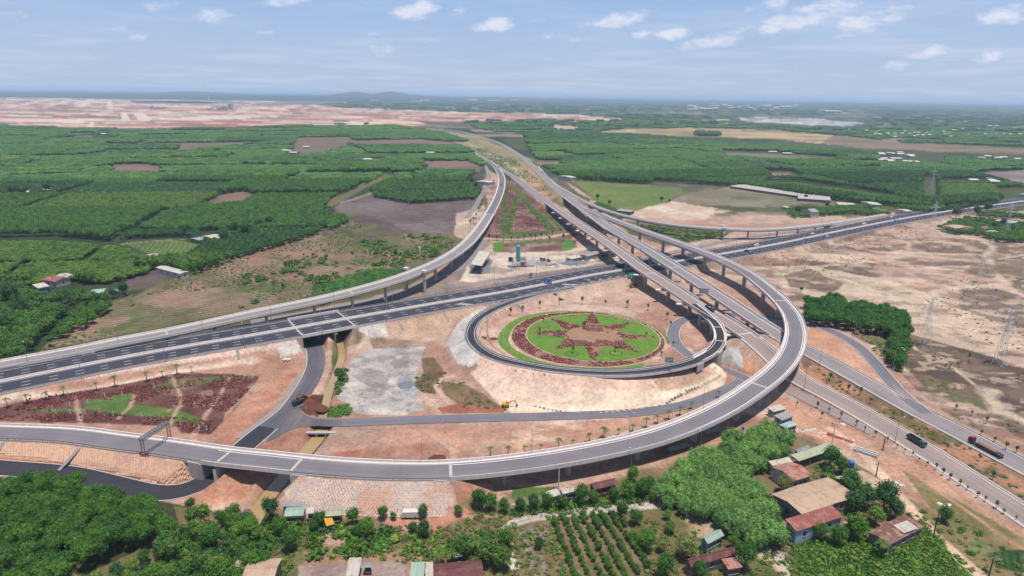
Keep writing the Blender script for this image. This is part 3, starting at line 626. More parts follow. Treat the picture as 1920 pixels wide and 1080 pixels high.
# grey yard in the middle
YD = [(645,700),(660,680),(690,660),(760,648),(800,650),(790,680),(780,720),(790,750),(800,770),(760,778),(670,776),(655,755),(630,740)]
paint(YD, (166,162,166), (196,188,184), .08, .3, warp=9)
blotch(YD, (150,140,138), .1, .55, .06, .8, off=7); blotch(YD, (218,204,190), .1, .58, .06, .7, off=17)
paint([(650,700),(690,690),(730,700),(725,730),(690,725)], (146,136,138), (176,170,174), .2, warp=2, a=.8)
paint([(745,712),(765,705),(775,715),(772,732),(755,735),(745,725)], (150,158,172), None, warp=1)
paint([(730,680),(750,672),(768,676),(765,688),(740,692)], (140,134,138), None, warp=1.5, a=.8)
paint([(690,632),(800,600),(840,620),(810,650),(700,655)], (172,144,124), (140,116,96), .12, .25, warp=2)
paint([(790,672),(812,670),(830,690),(832,715),(815,740),(790,735),(776,722),(795,700)], (128,102,78), (104,90,60), .12, warp=2)
paint([(830,715),(870,720),(910,740),(945,765),(900,768),(860,758),(835,742),(828,728)], (140,112,84), (112,100,60), .12, warp=2)
stroke([(832,745),(818,725),(828,710),(850,705)], (216,184,158), 1.6, .9)
paint([(820,765),(860,757),(945,764),(945,774),(830,776)], (178,108,82), (164,96,76), .08, warp=1)
stroke([(672,655),(690,640),(700,625),(680,610)], (216,190,168), 3.5, .8)
# slopes of the loop
LOOPS = [(895,655),(960,686),(1090,706),(1235,702),(1320,684),(1345,680),(1362,705),(1350,735),(1290,757),(1190,774),(960,776),(920,740),(880,700),(895,690)]
paint(LOOPS, (244,216,192), (234,198,178), .03, .5, warp=2)
paint([(900,665),(960,687),(1090,708),(1235,705),(1320,686),(1345,700),(1320,715),(1200,733),(1060,725),(960,708),(900,690)], (236,196,176), (230,190,170), .05, .5, warp=2)
paint([(1215,703),(1325,683),(1362,712),(1240,735)], (206,164,138), (214,178,154), .06, warp=2)
stroke([(960,764),(1100,770),(1200,760),(1285,742),(1350,715)], (252,232,204), 2.5, .7)
stroke([(1250,756),(1300,738),(1352,712)], (96,80,62), .5, .9, 0, .3, .1)
paint([(838,645),(846,625),(865,600),(900,578),(918,574),(880,610),(874,632),(880,650),(897,664),(895,680),(880,688),(858,682),(848,665)], (204,200,198), (216,212,208), .08, .3, warp=.8)
paint([(1352,655),(1382,650),(1392,672),(1392,690),(1350,678)], (206,204,204), (190,186,186), .1, warp=1)
paint([(1392,672),(1430,690),(1415,706),(1394,692)], (206,144,108), (190,124,92), .1, warp=1)
paint([(905,590),(925,585),(960,570),(955,578),(925,596),(912,616),(912,640),(935,662),(975,680),(960,682),(915,660),(898,640),(894,615)], (220,178,158), (212,166,146), .06, warp=.8)
stroke([(963,566),(930,585),(914,605),(912,628),(922,648),(945,664)], (140,108,86), .8, .8, 2)
paint([(700,612),(780,598),(905,570),(900,578),(850,600),(840,640),(790,640),(700,632)], (216,178,148), (200,166,142), .06, .3, warp=1, a=.8)
paint([(672,614),(694,604),(722,606),(728,630),(700,634),(674,622)], (214,208,200), (200,192,188), .3, warp=.4)
paint([(1262,612),(1300,600),(1340,620),(1346,645),(1310,668),(1285,655)], (212,176,154), (196,150,130), .08, warp=1)
# red heap slope between culvert and F, south strip
paint([(500,815),(560,806),(590,812),(548,858),(470,845)], (172,118,96), (190,136,112), .06, .25, warp=2)
paint([(625,808),(850,806),(1000,800),(1220,780),(1290,770),(1200,800),(1100,830),(960,852),(760,862),(600,850)], (186,134,110), (202,152,130), .05, .3, warp=2)
paint([(640,845),(800,830),(840,835),(845,862),(700,864),(600,855)], (190,112,86), (178,104,82), .05, warp=5, a=.8)
blotch([(600,800),(960,795),(960,860),(600,860)], (172,146,132), .06, .52, .08, .6, off=13)
blotch([(960,790),(1240,770),(1240,800),(960,840)], (226,192,166), .07, .56, .08, .7, 2.5, 0, 18)
stroke([(805,810),(850,845),(850,862)], (204,168,142), 1.6, .8); stroke([(855,848),(900,835),(925,822)], (204,168,142), 1, .8); stroke([(1000,795),(975,825),(975,850)], (216,176,150), 1.6, .7)
# embankments of ramp A
paint([(-200,826),(0,828),(125,833),(225,845),(325,860),(388,873),(388,880),(330,905),(240,890),(150,878),(0,862),(-200,858)], (216,170,140), (206,156,126), .06, .3, warp=.6)
paint([(0,858),(120,868),(225,888),(320,908),(340,913),(300,918),(225,898),(120,877),(0,866)], (166,92,72), (186,112,88), .08, warp=.8)
paint([(340,920),(400,895),(415,888),(470,890),(500,900),(480,940),(400,960),(330,945)], (196,126,98), (216,178,146), .06, .25, warp=2)
ST = [(545,888),(700,900),(842,900),(852,925),(858,945),(820,956),(700,950),(560,940),(532,925),(530,905)]
paint(ST, (206,176,160), (196,150,126), .07, .3, warp=.8)
paint([(545,890),(600,896),(590,940),(545,938),(530,920)], (228,206,178), (220,190,160), .1, warp=.8)
paint([(622,900),(665,902),(655,950),(620,945)], (198,134,104), None, warp=2, a=.8)
# blur a little across the grid so that no edge is a saw
G = C3.reshape(NRW, NC, 3); G2 = G.copy(); G2[1:-1, 1:-1] = .5*G[1:-1, 1:-1]+.125*(G[:-2, 1:-1]+G[2:, 1:-1]+G[1:-1, :-2]+G[1:-1, 2:]); C3 = G2.reshape(-1, 3)
# coarse scatter of tone that stays with the soil
f = fbm(X*.16, Y*.16, 5, .75); C3 *= (1+(f-.5)*.6*np.clip(1-Y/1500, .15, 1))[:, None]
g_ = C3.mean(1, keepdims=True); C3 = (g_+(C3-g_)*.82)*np.array([1.0, 1.0, .95])
C3 = np.clip(C3*GAIN*1.03, 0, .72)

# the ground sheet
vid = np.arange(NRW*NC).reshape(NRW, NC)
faces = np.stack([vid[:-1, :-1], vid[1:, :-1], vid[1:, 1:], vid[:-1, 1:]], -1).reshape(-1, 4)
me = bpy.data.meshes.new('ground'); me.vertices.add(len(X)); me.vertices.foreach_set('co', np.stack([X, Y, Z], 1).astype(np.float32).ravel())
me.loops.add(faces.size); me.loops.foreach_set('vertex_index', faces.ravel().astype(np.int32))
me.polygons.add(len(faces)); me.polygons.foreach_set('loop_start', (np.arange(len(faces))*4).astype(np.int32))
me.update(calc_edges=True); me.polygons.foreach_set('use_smooth', [True]*len(faces))
ca = me.color_attributes.new('soil', 'FLOAT_COLOR', 'POINT'); ca.data.foreach_set('color', np.c_[C3, np.ones(len(X))].astype(np.float32).ravel())
for nm, v in (('furrow_phase', FP), ('furrow', FA)):
    a = me.attributes.new(nm, 'FLOAT', 'POINT'); a.data.foreach_set('value', v.astype(np.float32))
gm = bpy.data.materials.new('ground'); gm.use_nodes = True; t = gm.node_tree; n = t.nodes; l = t.links
b = n['Principled BSDF']; b.inputs['Roughness'].default_value = .95; b.inputs['Specular IOR Level'].default_value = .1
at = n.new('ShaderNodeAttribute'); at.attribute_name = 'soil'
geo = n.new('ShaderNodeNewGeometry')
def gn(scale, det=4):
    q = n.new('ShaderNodeTexNoise'); q.inputs['Scale'].default_value = scale; q.inputs['Detail'].default_value = det; q.inputs['Roughness'].default_value = .7; l.new(geo.outputs['Position'], q.inputs['Vector']); return q.outputs[0]
def mr(v, a, b_, c, d):
    q = n.new('ShaderNodeMapRange'); [setattr(q.inputs[i+1], 'default_value', x) for i, x in enumerate((a, b_, c, d))]; l.new(v, q.inputs[0]); return q.outputs[0]
def mm(op, a_, b_):
    q = n.new('ShaderNodeMath'); q.operation = op
    for i, v in enumerate((a_, b_)):
        if isinstance(v, (int, float)): q.inputs[i].default_value = v
        else: l.new(v, q.inputs[i])
    return q.outputs[0]
k = mm('MULTIPLY', mr(gn(.8, 8), .36, .64, .78, 1.22), mr(gn(.13), .35, .65, .84, 1.16))
ph = n.new('ShaderNodeAttribute'); ph.attribute_name = 'furrow_phase'; fa = n.new('ShaderNodeAttribute'); fa.attribute_name = 'furrow'
wob = mm('MULTIPLY', gn(.04, 2), 1.6)
sw = mm('SINE', mm('MULTIPLY', mm('ADD', ph.outputs['Fac'], wob), 6.283), 0)
k = mm('MULTIPLY', k, mm('ADD', 1, mm('MULTIPLY', sw, fa.outputs['Fac'])))
vm = n.new('ShaderNodeVectorMath'); vm.operation = 'SCALE'; l.new(at.outputs['Color'], vm.inputs[0]); l.new(k, vm.inputs[3]); l.new(vm.outputs[0], b.inputs['Base Color'])
bp = n.new('ShaderNodeBump'); bp.inputs['Strength'].default_value = .35; bp.inputs['Distance'].default_value = .4; l.new(gn(.6, 6), bp.inputs['Height']); l.new(bp.outputs[0], b.inputs['Normal'])
me.materials.append(gm)
tag(link('ground', me), 'red earth, dry fields and plantation floor reaching to the horizon', kind='structure')
def ground_z(x, y):
    """height of the ground near a point"""
    return float(gz_many(np.array([x]), np.array([y]))[0])
def gz_many(x, y):
    y = np.asarray(y, float); x = np.asarray(x, float)
    dr = d_rows[::-1]; ir = np.clip(len(dr)-1-np.searchsorted(dr, y), 0, NRW-2)
    y0 = d_rows[ir]; y1 = d_rows[ir+1]; ty = np.clip((y-y0)/(y1-y0), 0, 1)
    s = x/np.maximum(y, 25); ic = np.clip(np.searchsorted(azs, s)-1, 0, NC-2); tx = np.clip((s-azs[ic])/(azs[ic+1]-azs[ic]), 0, 1)
    Zg = Z.reshape(NRW, NC)
    return (Zg[ir, ic]*(1-tx)+Zg[ir, ic+1]*tx)*(1-ty)+(Zg[ir+1, ic]*(1-tx)+Zg[ir+1, ic+1]*tx)*ty
def G_(px, py, dz=0):
    """a point on the ground under a surveyed pixel"""
    z = 0.
    for _ in range(4): p = W(px, py, z); z = ground_z(p[0], p[1])
    return Vector((p[0], p[1], z+dz))

# distant hills on the horizon
def hill_ridge(name, pts, dist, label, depth=2500):
    mb = MB(); rr = random.Random(5); xs = np.linspace(pts[0][0], pts[-1][0], 90)
    hx = np.interp(xs, [p[0] for p in pts], [p[1] for p in pts])
    for x, h in zip(xs, hx):
        X0 = (x-960)/F*dist; hh = max(.8*h*dist/F*(1+.12*(vnoise(np.array([x*.07]), np.array([dist*.001]))[0]-.5)), 2)
        for k, fr in ((-1, 0), (-.5, .55), (0, 1), (.6, .5), (1, 0)): mb.v.append((X0, dist+k*depth, hh*fr*(1+rr.uniform(-.05, .05)) - 2*(fr == 0)))
    for i in range(len(xs)-1):
        for k in range(4): a = i*5+k; mb.f.append((a, a+5, a+6, a+1))
    o = part(name, mb, mat('far_forest', alb(44,70,46), .95, .2, .002), smooth=True); tag(o, label, kind='structure'); return o
hill_ridge('hills', [(-500,1),(-100,3),(20,5),(60,3),(140,3),(155,7),(165,3),(230,3),(245,6),(260,7),(280,3),(360,3),(380,9),(392,11),(405,7),(430,4),(520,3),(560,4),(640,5),(660,8),(680,15),(690,15),(700,10),(715,9),(735,14),(750,15),(770,9),(800,6),(860,4),(960,6),(975,4),(1100,2),(1120,4),(1140,2),(1500,2),(1540,5),(1560,2),(1925,2),(2400,1)], 12000, 'low blue hills along the horizon')
hill_ridge('hills', [(-500,3),(0,5),(100,4),(200,5),(300,4),(420,6),(560,5),(700,6),(860,3),(1000,2),(1200,1),(1500,.6),(2400,.5)], 9500, 'wooded rise in front of the blue hills')
# thin air over the whole plain
hz = MB(); hz.box(0, 18000, -4, 190000, 190000, 130)
hm = bpy.data.materials.new('haze'); hm.use_nodes = True; ht = hm.node_tree; ht.nodes.remove(ht.nodes['Principled BSDF'])
pv = ht.nodes.new('ShaderNodeVolumePrincipled'); pv.inputs['Color'].default_value = (.60, .79, 1, 1); pv.inputs['Density'].default_value = 8.5e-5; pv.inputs['Anisotropy'].default_value = 0
ht.links.new(pv.outputs[0], ht.nodes['Material Output'].inputs['Volume'])
tag(part('haze', hz, hm), 'thin blue haze over the plain', kind='stuff')

# ------------------------------------------------------------------ roads, ramps and viaducts
def ranges_minus(a, b, gaps):
    out = []; x = a
    for g0, g1 in sorted(gaps):
        if g0 > x: out.append((x, min(g0, b)))
        x = max(x, g1)
    if x < b: out.append((x, b))
    return out
def kerb_prof(side, hw, w=.35, h=.22): return [(side*(hw-w), -.02), (side*(hw-w), h), (side*hw, h), (side*hw, -.7)]
def parapet_prof(side, hw, broad):
    if broad: return [(side*(hw-1.1), -.04), (side*(hw-1.1), .2), (side*(hw-.42), .26), (side*(hw-.32), .95), (side*hw, .95), (side*(hw+.02), -.38)]
    return [(side*(hw-.5), -.04), (side*(hw-.34), .95), (side*hw, .95), (side*(hw+.02), -.38)]
def guardrail(sp, lat, d0, d1, parent):
    mb = MB(); sp.sweep([(lat-.05, .45), (lat-.05, .78), (lat+.05, .78), (lat+.05, .45)], d0, d1, True, mb)
    x = d0+1
    while x < d1: p = sp.at(x, lat); mb.box(p.x, p.y, p.z-.2, .14, .14, .9); x += 4
    return part('guardrail', mb, STEEL, parent)
def at_grade(name, label, sp, hw, d0, d1, m, kerb=True, lines=True, rails=(), kerbmat=None, parent=None, broad=None):
    r = tag(link(name, None, loc=(0, 0, 0)), label, kind='structure')
    sp.surface('road_surface', -hw+.02, hw-.02, 0, d0, d1, m, r)
    if kerb:
        for s_ in (-1, 1):
            if broad and s_ in broad: part('parapet', sp.sweep(parapet_prof(s_, hw, True), d0, d1), CONC_L, r)
            else: part('kerb', sp.sweep(kerb_prof(s_, hw), d0, d1), kerbmat or CONC, r)
    if lines:
        for s_ in (-1, 1): part('edge_line', sp.strip(s_*(hw-1.1)-.1, s_*(hw-1.1)+.1, .006, d0, d1), PAINT, r)
    for s_ in rails: guardrail(sp, s_*(hw-.15), d0, d1, r)
    return r
GIRD = mat('girder_concrete', alb(182,174,172), .85, .18, .8, .1, fine=3, stretch=(1,1,.2))
def viaduct(name, label, sp, hw, d0, d1, m, piers, joints=(), cap=None, pw=2.0, para=((-1, 0, 1e9), (1, 0, 1e9)), thick=1.5, lines=(-1, 1), group=None, cat='viaduct', broad=(-1, 1), railing=(), colmat=None):
    c = sp.at((d0+d1)/2); r = thing(name, label, cat, (0, 0, 0), group=group)
    sp.surface('road_surface', -hw+.3, hw-.3, 0, d0, d1, m, r)
    g = [(-hw, -.05), (hw, -.05), (hw, -.35), (hw-1.2, -.6), (hw-1.7, -thick), (-(hw-1.7), -thick), (-(hw-1.2), -.6), (-hw, -.35)]
    if hw < 3.5: g = [(-hw, -.05), (hw, -.05), (hw, -.35), (hw-.7, -.55), (hw-1.0, -thick), (-(hw-1.0), -thick), (-(hw-.7), -.55), (-hw, -.35)]
    part('girder', sp.sweep(g, d0, d1), GIRD, r)
    for s_, a, b in para:
        part('parapet', sp.sweep(parapet_prof(s_, hw, s_ in broad), max(a, d0), min(b, d1)), CONC_L, r)
        if s_ in railing:
            mb = MB(); sp.sweep([(s_*(hw-.15)-.04, 1.12), (s_*(hw-.15)-.04, 1.2), (s_*(hw-.15)+.04, 1.2), (s_*(hw-.15)+.04, 1.12)], max(a, d0), min(b, d1), True, mb)
            x = max(a, d0)+1
            while x < min(b, d1): p = sp.at(x, s_*(hw-.15), .9); mb.box(p.x, p.y, p.z, .08, .08, .3); x += 3
            part('railing', mb, STEEL, r)
    for s_ in lines: part('edge_line', sp.strip(s_*(hw-1.6)-.15, s_*(hw-1.6)+.15, .006, d0, d1), PAINT, r)
    for j in joints:
        part('expansion_joint', sp.strip(-hw+.4, hw-.4, .010, j-.45, j+.45), CONC, r)
    for p in piers:
        off = 0; kind = 'plain'
        if isinstance(p, tuple): p, kind = p
        q = sp.at(p); hd = sp.heading(p); z0 = ground_z(q.x, q.y)-.6; top = q.z-thick
        mb = MB(); MT = Matrix.Translation((q.x, q.y, 0)) @ Matrix.Rotation(hd, 4, 'Z')
        if kind == 'portal':
            for s_ in (-1, 1): mb = MB(); a = MT @ Vector((0, s_*(hw+1.6), z0)); mb.tube(a, (a.x, a.y, q.z+1.2), .95, .95, 10); ob = part('pier', mb, CONC, r)
            mb2 = MB(); mb2.quadbox(MT @ Matrix.Translation((0, 0, top-1.4)), 1.9, 2*hw+5.4, 1.4)
            for s_ in (-1, 1): mb2.quadbox(MT @ Matrix.Translation((0, s_*(hw+1.6), q.z+1.2)), 2.6, 2.6, 1.2)
            part('crossbeam', mb2, CONC_L, ob); continue
        # column with chamfered corners
        sx, sy = (1.3, pw)
        pts = [MT @ Vector((x*sx/2, y*sy/2, z0)) for x, y in ((-1, -.6), (-.5, -1), (.5, -1), (1, -.6), (1, .6), (.5, 1), (-.5, 1), (-1, .6))]
        ch = 1.3 if cap else .0
        mb.prism(pts, top-ch-z0); ob = part('pier', mb, colmat or CONC, r)
        if cap:
            a, b = cap; mb2 = MB()
            outl = [(-1.3, a+1.2), (-.7, a), (.7, a), (1.3, a+1.2), (1.3, b-1.2), (.7, b), (-.7, b), (-1.3, b-1.2)]
            # cap tapers towards its tips
            o = len(mb2.v); n_ = len(outl)
            for x, y in outl: mb2.v.append(tuple(MT @ Vector((x*.8, max(-pw/2-.2, min(pw/2+.2, -y)), top-1.3))))
            for x, y in outl: mb2.v.append(tuple(MT @ Vector((x, -y, top-.45))))
            for x, y in outl: mb2.v.append(tuple(MT @ Vector((x, -y, top-.02))))
            for k in (0, n_):
                for i in range(n_): j = (i+1) % n_; mb2.f.append((o+k+i, o+k+n_+i, o+k+n_+j, o+k+j))
            mb2.f.append(tuple(range(o+3*n_-1, o+2*n_-1, -1)))
            part('cap', mb2, CONC_L, ob)
    return r
def abutment(sp, d, hw, inward, z_low=None, h=None, label='concrete bridge abutment'):
    """wall across the road line; returned as mesh builder pieces"""
    mb = MB(); q = sp.at(d); MT = Matrix.Translation((q.x, q.y, 0)) @ Matrix.Rotation(sp.heading(d), 4, 'Z')
    z0 = min(ground_z(*sp.at(d+inward*2)[:2]), ground_z(q.x, q.y)) - 1
    mb.quadbox(MT @ Matrix.Translation((-inward*.6, 0, z0)), 1.2, 2*hw+.5, q.z-.4-z0)
    for s_ in (-1, 1): mb.quadbox(MT @ Matrix.Translation((-inward*2.6, s_*(hw+.12), z0)), 4, .4, q.z-.1-z0)
    return mb

# ramp A: the long sweeping ramp in front
nA = A.near
at_grade('ramp_road', 'curved grey ramp road on its embankment', A, 4.6, 0, gA1[0], ASPH_A, broad=(-1,), rails=(1,))
at_grade('ramp_road', 'grey ramp road on the stone clad embankment between two bridges', A, 4.6, gA1[1], gA2[0], ASPH_A, broad=(-1,), rails=(1,))
v = viaduct('viaduct', 'short grey concrete bridge over the dark service road and the canal', A, 4.6, gA1[0], gA1[1], ASPH_A, [], [nA(421,857), gA1[1]-.5], cat='bridge', railing=(1,))
for d_, i_ in ((gA1[0], 1), (gA1[1], -1)): part('abutment', abutment(A, d_, 4.6, i_), CONC, v)
mb = MB(); q = A.at(nA(417,857)); mb.quadbox(Matrix.Translation((q.x, q.y, -1.2)) @ Matrix.Rotation(A.heading(nA(417,857)), 4, 'Z'), .9, 9.0, q.z-.5); part('pier_wall', mb, CONC_L, v)
pA = [nA(*p) for p in ((1200,432),(1244,447),(1284,462),(1324,476),(1360,491),(1397,511),(1431,537),(1462,563),(1484,592),(1492,625),(1483,662),(1455,698),(1422,725),(1385,748),(1306,791),(1200,828),(1072,856),(957,872))]
v = viaduct('viaduct', 'long curved ramp viaduct sweeping right and over the two straight roads', A, 4.6, gA2[0], A.len, ASPH_A, pA, [gA2[0]+.5, nA(1422,722), nA(1461,561), nA(1350,487)], para=((-1, 0, nA(1118,399)), (1, 0, nA(1150,413))) if False else ((1, 0, nA(1122,401)), (-1, 0, nA(1140,409))), railing=(1,), pw=2.2)
part('abutment', abutment(A, gA2[0], 4.6, 1), CONC, v)
# heavier second line that runs along the outer side of the curve


# ramp B: north side
nB = B.near
at_grade('ramp_road', 'low left end of the northern ramp beside the dark highway', B, 4.7, 0, gB[0], ASPH_OLD, broad=(-1, 1))
at_grade('ramp_road', 'far end of the northern ramp where it joins the straight road', B, 4.7, gB[1], B.len, ASPH_MID, broad=(-1, 1))
pB = [nB(215,643), nB(308,626), nB(397,608), nB(500,584), nB(590,565), nB(657,549), nB(717,532), (nB(775,513), 'portal'), nB(816,496), nB(847,479), nB(866,465), nB(884,448), nB(897,434)]
v = viaduct('viaduct', 'northern ramp viaduct on tall piers beside the dry field', B, 4.7, gB[0], gB[1], ASPH_OLD, pB, [nB(308,626), nB(655,549), nB(856,472), gB[1]-.5], pw=1.8)
part('abutment', abutment(B, gB[1], 4.7, -1), CONC, v); part('abutment', abutment(B, gB[0], 4.7, 1), CONC, v)

# straight left and right bridges
nL = Lb.near; nR = Rb.near
at_grade('road', 'far stretch of the left carriageway running to the horizon', Lb, 5.0, 0, gL[0], ASPH_OLD, lines=False, rails=())
at_grade('road', 'dusty left carriageway with a pale kerb, down to the bottom right', Lb, 5.4, gL[1], Lb.len, ASPH_BROWN, kerbmat=CONC_L)
pL = [nL(*p) for p in ((1050,396),(1064,405),(1079,415),(1097,428),(1119,443),(1145,460),(1176,483),(1213,509),(1254,536),(1296,562),(1340,591),(1383,618))]
v = viaduct('viaduct', 'dusty brown straight bridge, nearer of the parallel pair', Lb, 4.9, gL[0], gL[1], ASPH_BROWN, pL, [nL(1216,510), nL(1395,622)], cap=(-3.6, 8.0), para=((-1, 0, nL(1297,563)), (-1, nL(1347,594), 1e9), (1, 0, 1e9)), lines=(-1, 1), broad=())
part('abutment', abutment(Lb, gL[1], 4.9, -1), CONC_L, v); part('abutment', abutment(Lb, gL[0], 4.9, 1), CONC, v)
wid = lambda x: 5.2+2.6*max(0, min(1, (x-nR(985,299))/60))*max(0, min(1, (nR(1150,432)-x)/120))
at_grade('road', 'far stretch of the right carriageway beside the plantations', Rb, 5.2, 0, gR[0], ASPH_OLD, lines=False)
at_grade('road', 'grey right carriageway running down to the bottom right corner', Rb, 5.6, gR[1], Rb.len, ASPH_OLD)
pR = [nR(*p) for p in ((1074,378),(1087,387),(1102,398),(1118,409),(1137,423),(1160,438),(1187,455),(1219,473),(1256,496),(1297,522),(1347,556),(1404,592))]
v = viaduct('viaduct', 'grey straight bridge, farther of the parallel pair', Rb, 5.0, gR[0], gR[1], ASPH_OLD, pR, [nR(1265,502)], cap=(-9.0, 3.6), para=((-1, 0, 1e9), (1, nR(1150,432), 1e9)), broad=())
part('abutment', abutment(Rb, gR[1], 5.0, -1), CONC_L, v); part('abutment', abutment(Rb, gR[0], 5.0, 1), CONC, v)

# ramp C: thin far viaduct
nC = Cb.near
at_grade('ramp_road', 'narrow slip road leaving the far carriageway', Cb, 2.9, 0, gC[0], ASPH_MID, broad=(-1,))
at_grade('ramp_road', 'walled end of the narrow ramp where it meets the highway', Cb, 2.8, gC[1], Cb.len, ASPH_MID, broad=(-1, 1))
pC = [nC(*p) for p in ((1135,395),(1165,404),(1197,411),(1238,419),(1292,425))]+[(nC(1352,429), 'portal')]+[nC(*p) for p in ((1406,431),(1455,430),(1495,427),(1527,424))]
v = viaduct('viaduct', 'narrow pale ramp viaduct curving across the bare lots at the back', Cb, 2.8, gC[0], gC[1], ASPH_MID, pC, pw=1.2, thick=1.3, lines=())
part('abutment', abutment(Cb, gC[1], 2.8, -1), CONC, v)
wall = MB(); Cb.sweep([(2.85, -.3), (3.1, -.3), (3.1, -6), (2.85, -6)], gC[1], Cb.len, True, wall); part('retaining_wall', wall, CONC_L, v)

# ramp D: the loop
nD = D.near
at_grade('ramp_road', 'new black loop road round the star garden', D, 2.75, 0, gD1[0], ASPH_NEW, kerbmat=CONC_L, rails=(-1, 1))
at_grade('ramp_road', 'short black stretch between the two loop bridges', D, 2.75, gD1[1], gD2[0], ASPH_NEW, kerbmat=CONC_L)
v = viaduct('viaduct', 'small concrete underpass bridge on the black loop road', D, 2.75, gD1[0], gD1[1], ASPH_NEW, [], cat='bridge', thick=1.0, lines=())
for d_, i_ in ((gD1[0], 1), (gD1[1], -1)): part('abutment', abutment(D, d_, 2.75, i_), CONC, v)
v = viaduct('viaduct', 'curved black topped loop viaduct joining the brown straight bridge', D, 2.75, gD2[0], gD2[1], ASPH_NEW, [nD(1349,622), nD(1335,600), nD(1314,581)], [nD(1351,637), nD(1344,611)], para=((-1, 0, 1e9), (1, 0, nD(1340,606))) if False else ((1, 0, 1e9), (-1, 0, nD(1336,602))), lines=(), thick=1.2, pw=1.3)
part('abutment', abutment(D, gD2[0], 2.75, 1), CONC, v)
part('road_patch', D.strip(-2.2, 1.2, .008, nD(1349,646), nD(1351,642)), CONC_L, v)

# highway
E0, E1 = 0, E.len
hwy = tag(link('highway', None), 'dark eight lane highway crossing the picture with a pale median', kind='structure')
for a, b in ranges_minus(E0, E1, [gE]):
    E.surface('road_surface', .8, 12.7, 0, a, b, ASPH_HW, hwy); E.surface('road_surface', -12.7, -.8, 0, a, b, ASPH_HW, hwy)
    for s_ in (-1, 1):
        part('kerb', E.sweep([(s_*12.7, -.02), (s_*12.7, .08), (s_*13.1, .08), (s_*13.1, -.6)], a, b), CONC, hwy)
    part('median_strip', E.sweep([(-.82, -.1), (-.82, .18), (.82, .18), (.82, -.1)], a, b), CONC_L, hwy)
    part('median_barrier', E.sweep([(-.3, .18), (-.12, .95), (.12, .95), (.3, .18)], a, b), CONC_L, hwy)
    for s_ in (-1, 1):
        for la in (1.6, 11.7): part('edge_line', E.strip(s_*la-.11, s_*la+.11, .008, a, b), PAINT, hwy)
guardrail(E, -12.75, 0, gE[0], hwy); guardrail(E, 12.75, 0, gE[0], hwy); guardrail(E, 12.75, gE[1], E.near(905,556), hwy); guardrail(E, -12.75, gE[1], E.len-60, hwy)
def dashes(sp, lat, d0, d1, step, ln, wd, dz=.012):
    mb = MB(); x = d0
    while x < d1: mb.poly([sp.at(x, lat+wd/2, dz), sp.at(x, lat-wd/2, dz), sp.at(x+ln, lat-wd/2, dz), sp.at(x+ln, lat+wd/2, dz)]); x += step
    return mb
for la in (-8.4, -5.0, 5.0, 8.4):
    part('lane_marking', dashes(E, la, 0, E.len-400, 8.5, 2.8, .24), PAINT, hwy)
part('lane_marking', dashes(E, 10.2, E.near(965,540), E.near(1170,504), 7, 3.0, .42, .014), PAINT, hwy)
mb = MB()
for (px, py, n_) in ((850,571,5), (1046,537,5), (1235,496,5)):
    c = E.near(px, py)
    for k in range(n_):
        x = c+k*1.1; la = 6.2+k*1.0
        mb.poly([E.at(x, la+.3, .016), E.at(x, la-.1, .016), E.at(x+4.5, la-.1, .016), E.at(x+4.5, la+.3, .016)])
part('hatching', mb, PAINT, hwy)
hb = thing('highway_bridge', 'wide concrete bridge carrying the dark highway over the service road and canal', 'bridge')
E.surface('road_surface', .8, 12.7, 0, gE[0], gE[1], ASPH_HW, hb); E.surface('road_surface', -12.7, -.8, 0, gE[0], gE[1], ASPH_HW, hb)
part('girder', E.sweep([(-13.1, -.04), (13.1, -.04), (13.1, -.4), (12, -.6), (12, -1.2), (-12, -1.2), (-12, -.6), (-13.1, -.4)], *gE), GIRD, hb)
part('median_strip', E.sweep([(-.82, -.03), (-.82, .18), (.82, .18), (.82, -.03)], *gE), CONC_L, hb)
part('median_barrier', E.sweep([(-.3, .18), (-.12, .95), (.12, .95), (.3, .18)], *gE), CONC_L, hb)
for s_ in (-1, 1):
    part('parapet', E.sweep([(s_*12.6, -.02), (s_*12.7, .9), (s_*13.05, .9), (s_*13.15, -.5)], *gE), CONC_L, hb)
    for la in (1.6, 11.7): part('edge_line', E.strip(s_*la-.11, s_*la+.11, .008, *gE), PAINT, hb)
for j in (gE[0]+.5, gE[1]-.5): part('expansion_joint', E.strip(-12.6, 12.6, .018, j-.35, j+.35), CONC, hb)
for d_, i_ in ((gE[0], 1), (gE[1], -1)): part('abutment', abutment(E, d_, 12.9, i_), CONC, hb)
mid = E.near(614,605); q = E.at(mid); hd = E.heading(mid); MT = Matrix.Translation((q.x, q.y, 0)) @ Matrix.Rotation(hd, 4, 'Z')
for k in (-10.5, -5.2, 0, 5.2, 10.5):
    mb = MB(); a = MT @ Vector((0, k, -1.5)); mb.tube(a, (a.x, a.y, q.z-2.1), .6, .6, 10); part('pier', mb, CONC, hb)
mb = MB(); mb.quadbox(MT @ Matrix.Translation((0, 0, q.z-2.1)), 1.5, 25.4, .9); part('crossbeam', mb, CONC_L, hb)

ASPH_DIM = asphalt('asphalt_dim', alb(100,100,108), .08, dust=.25)
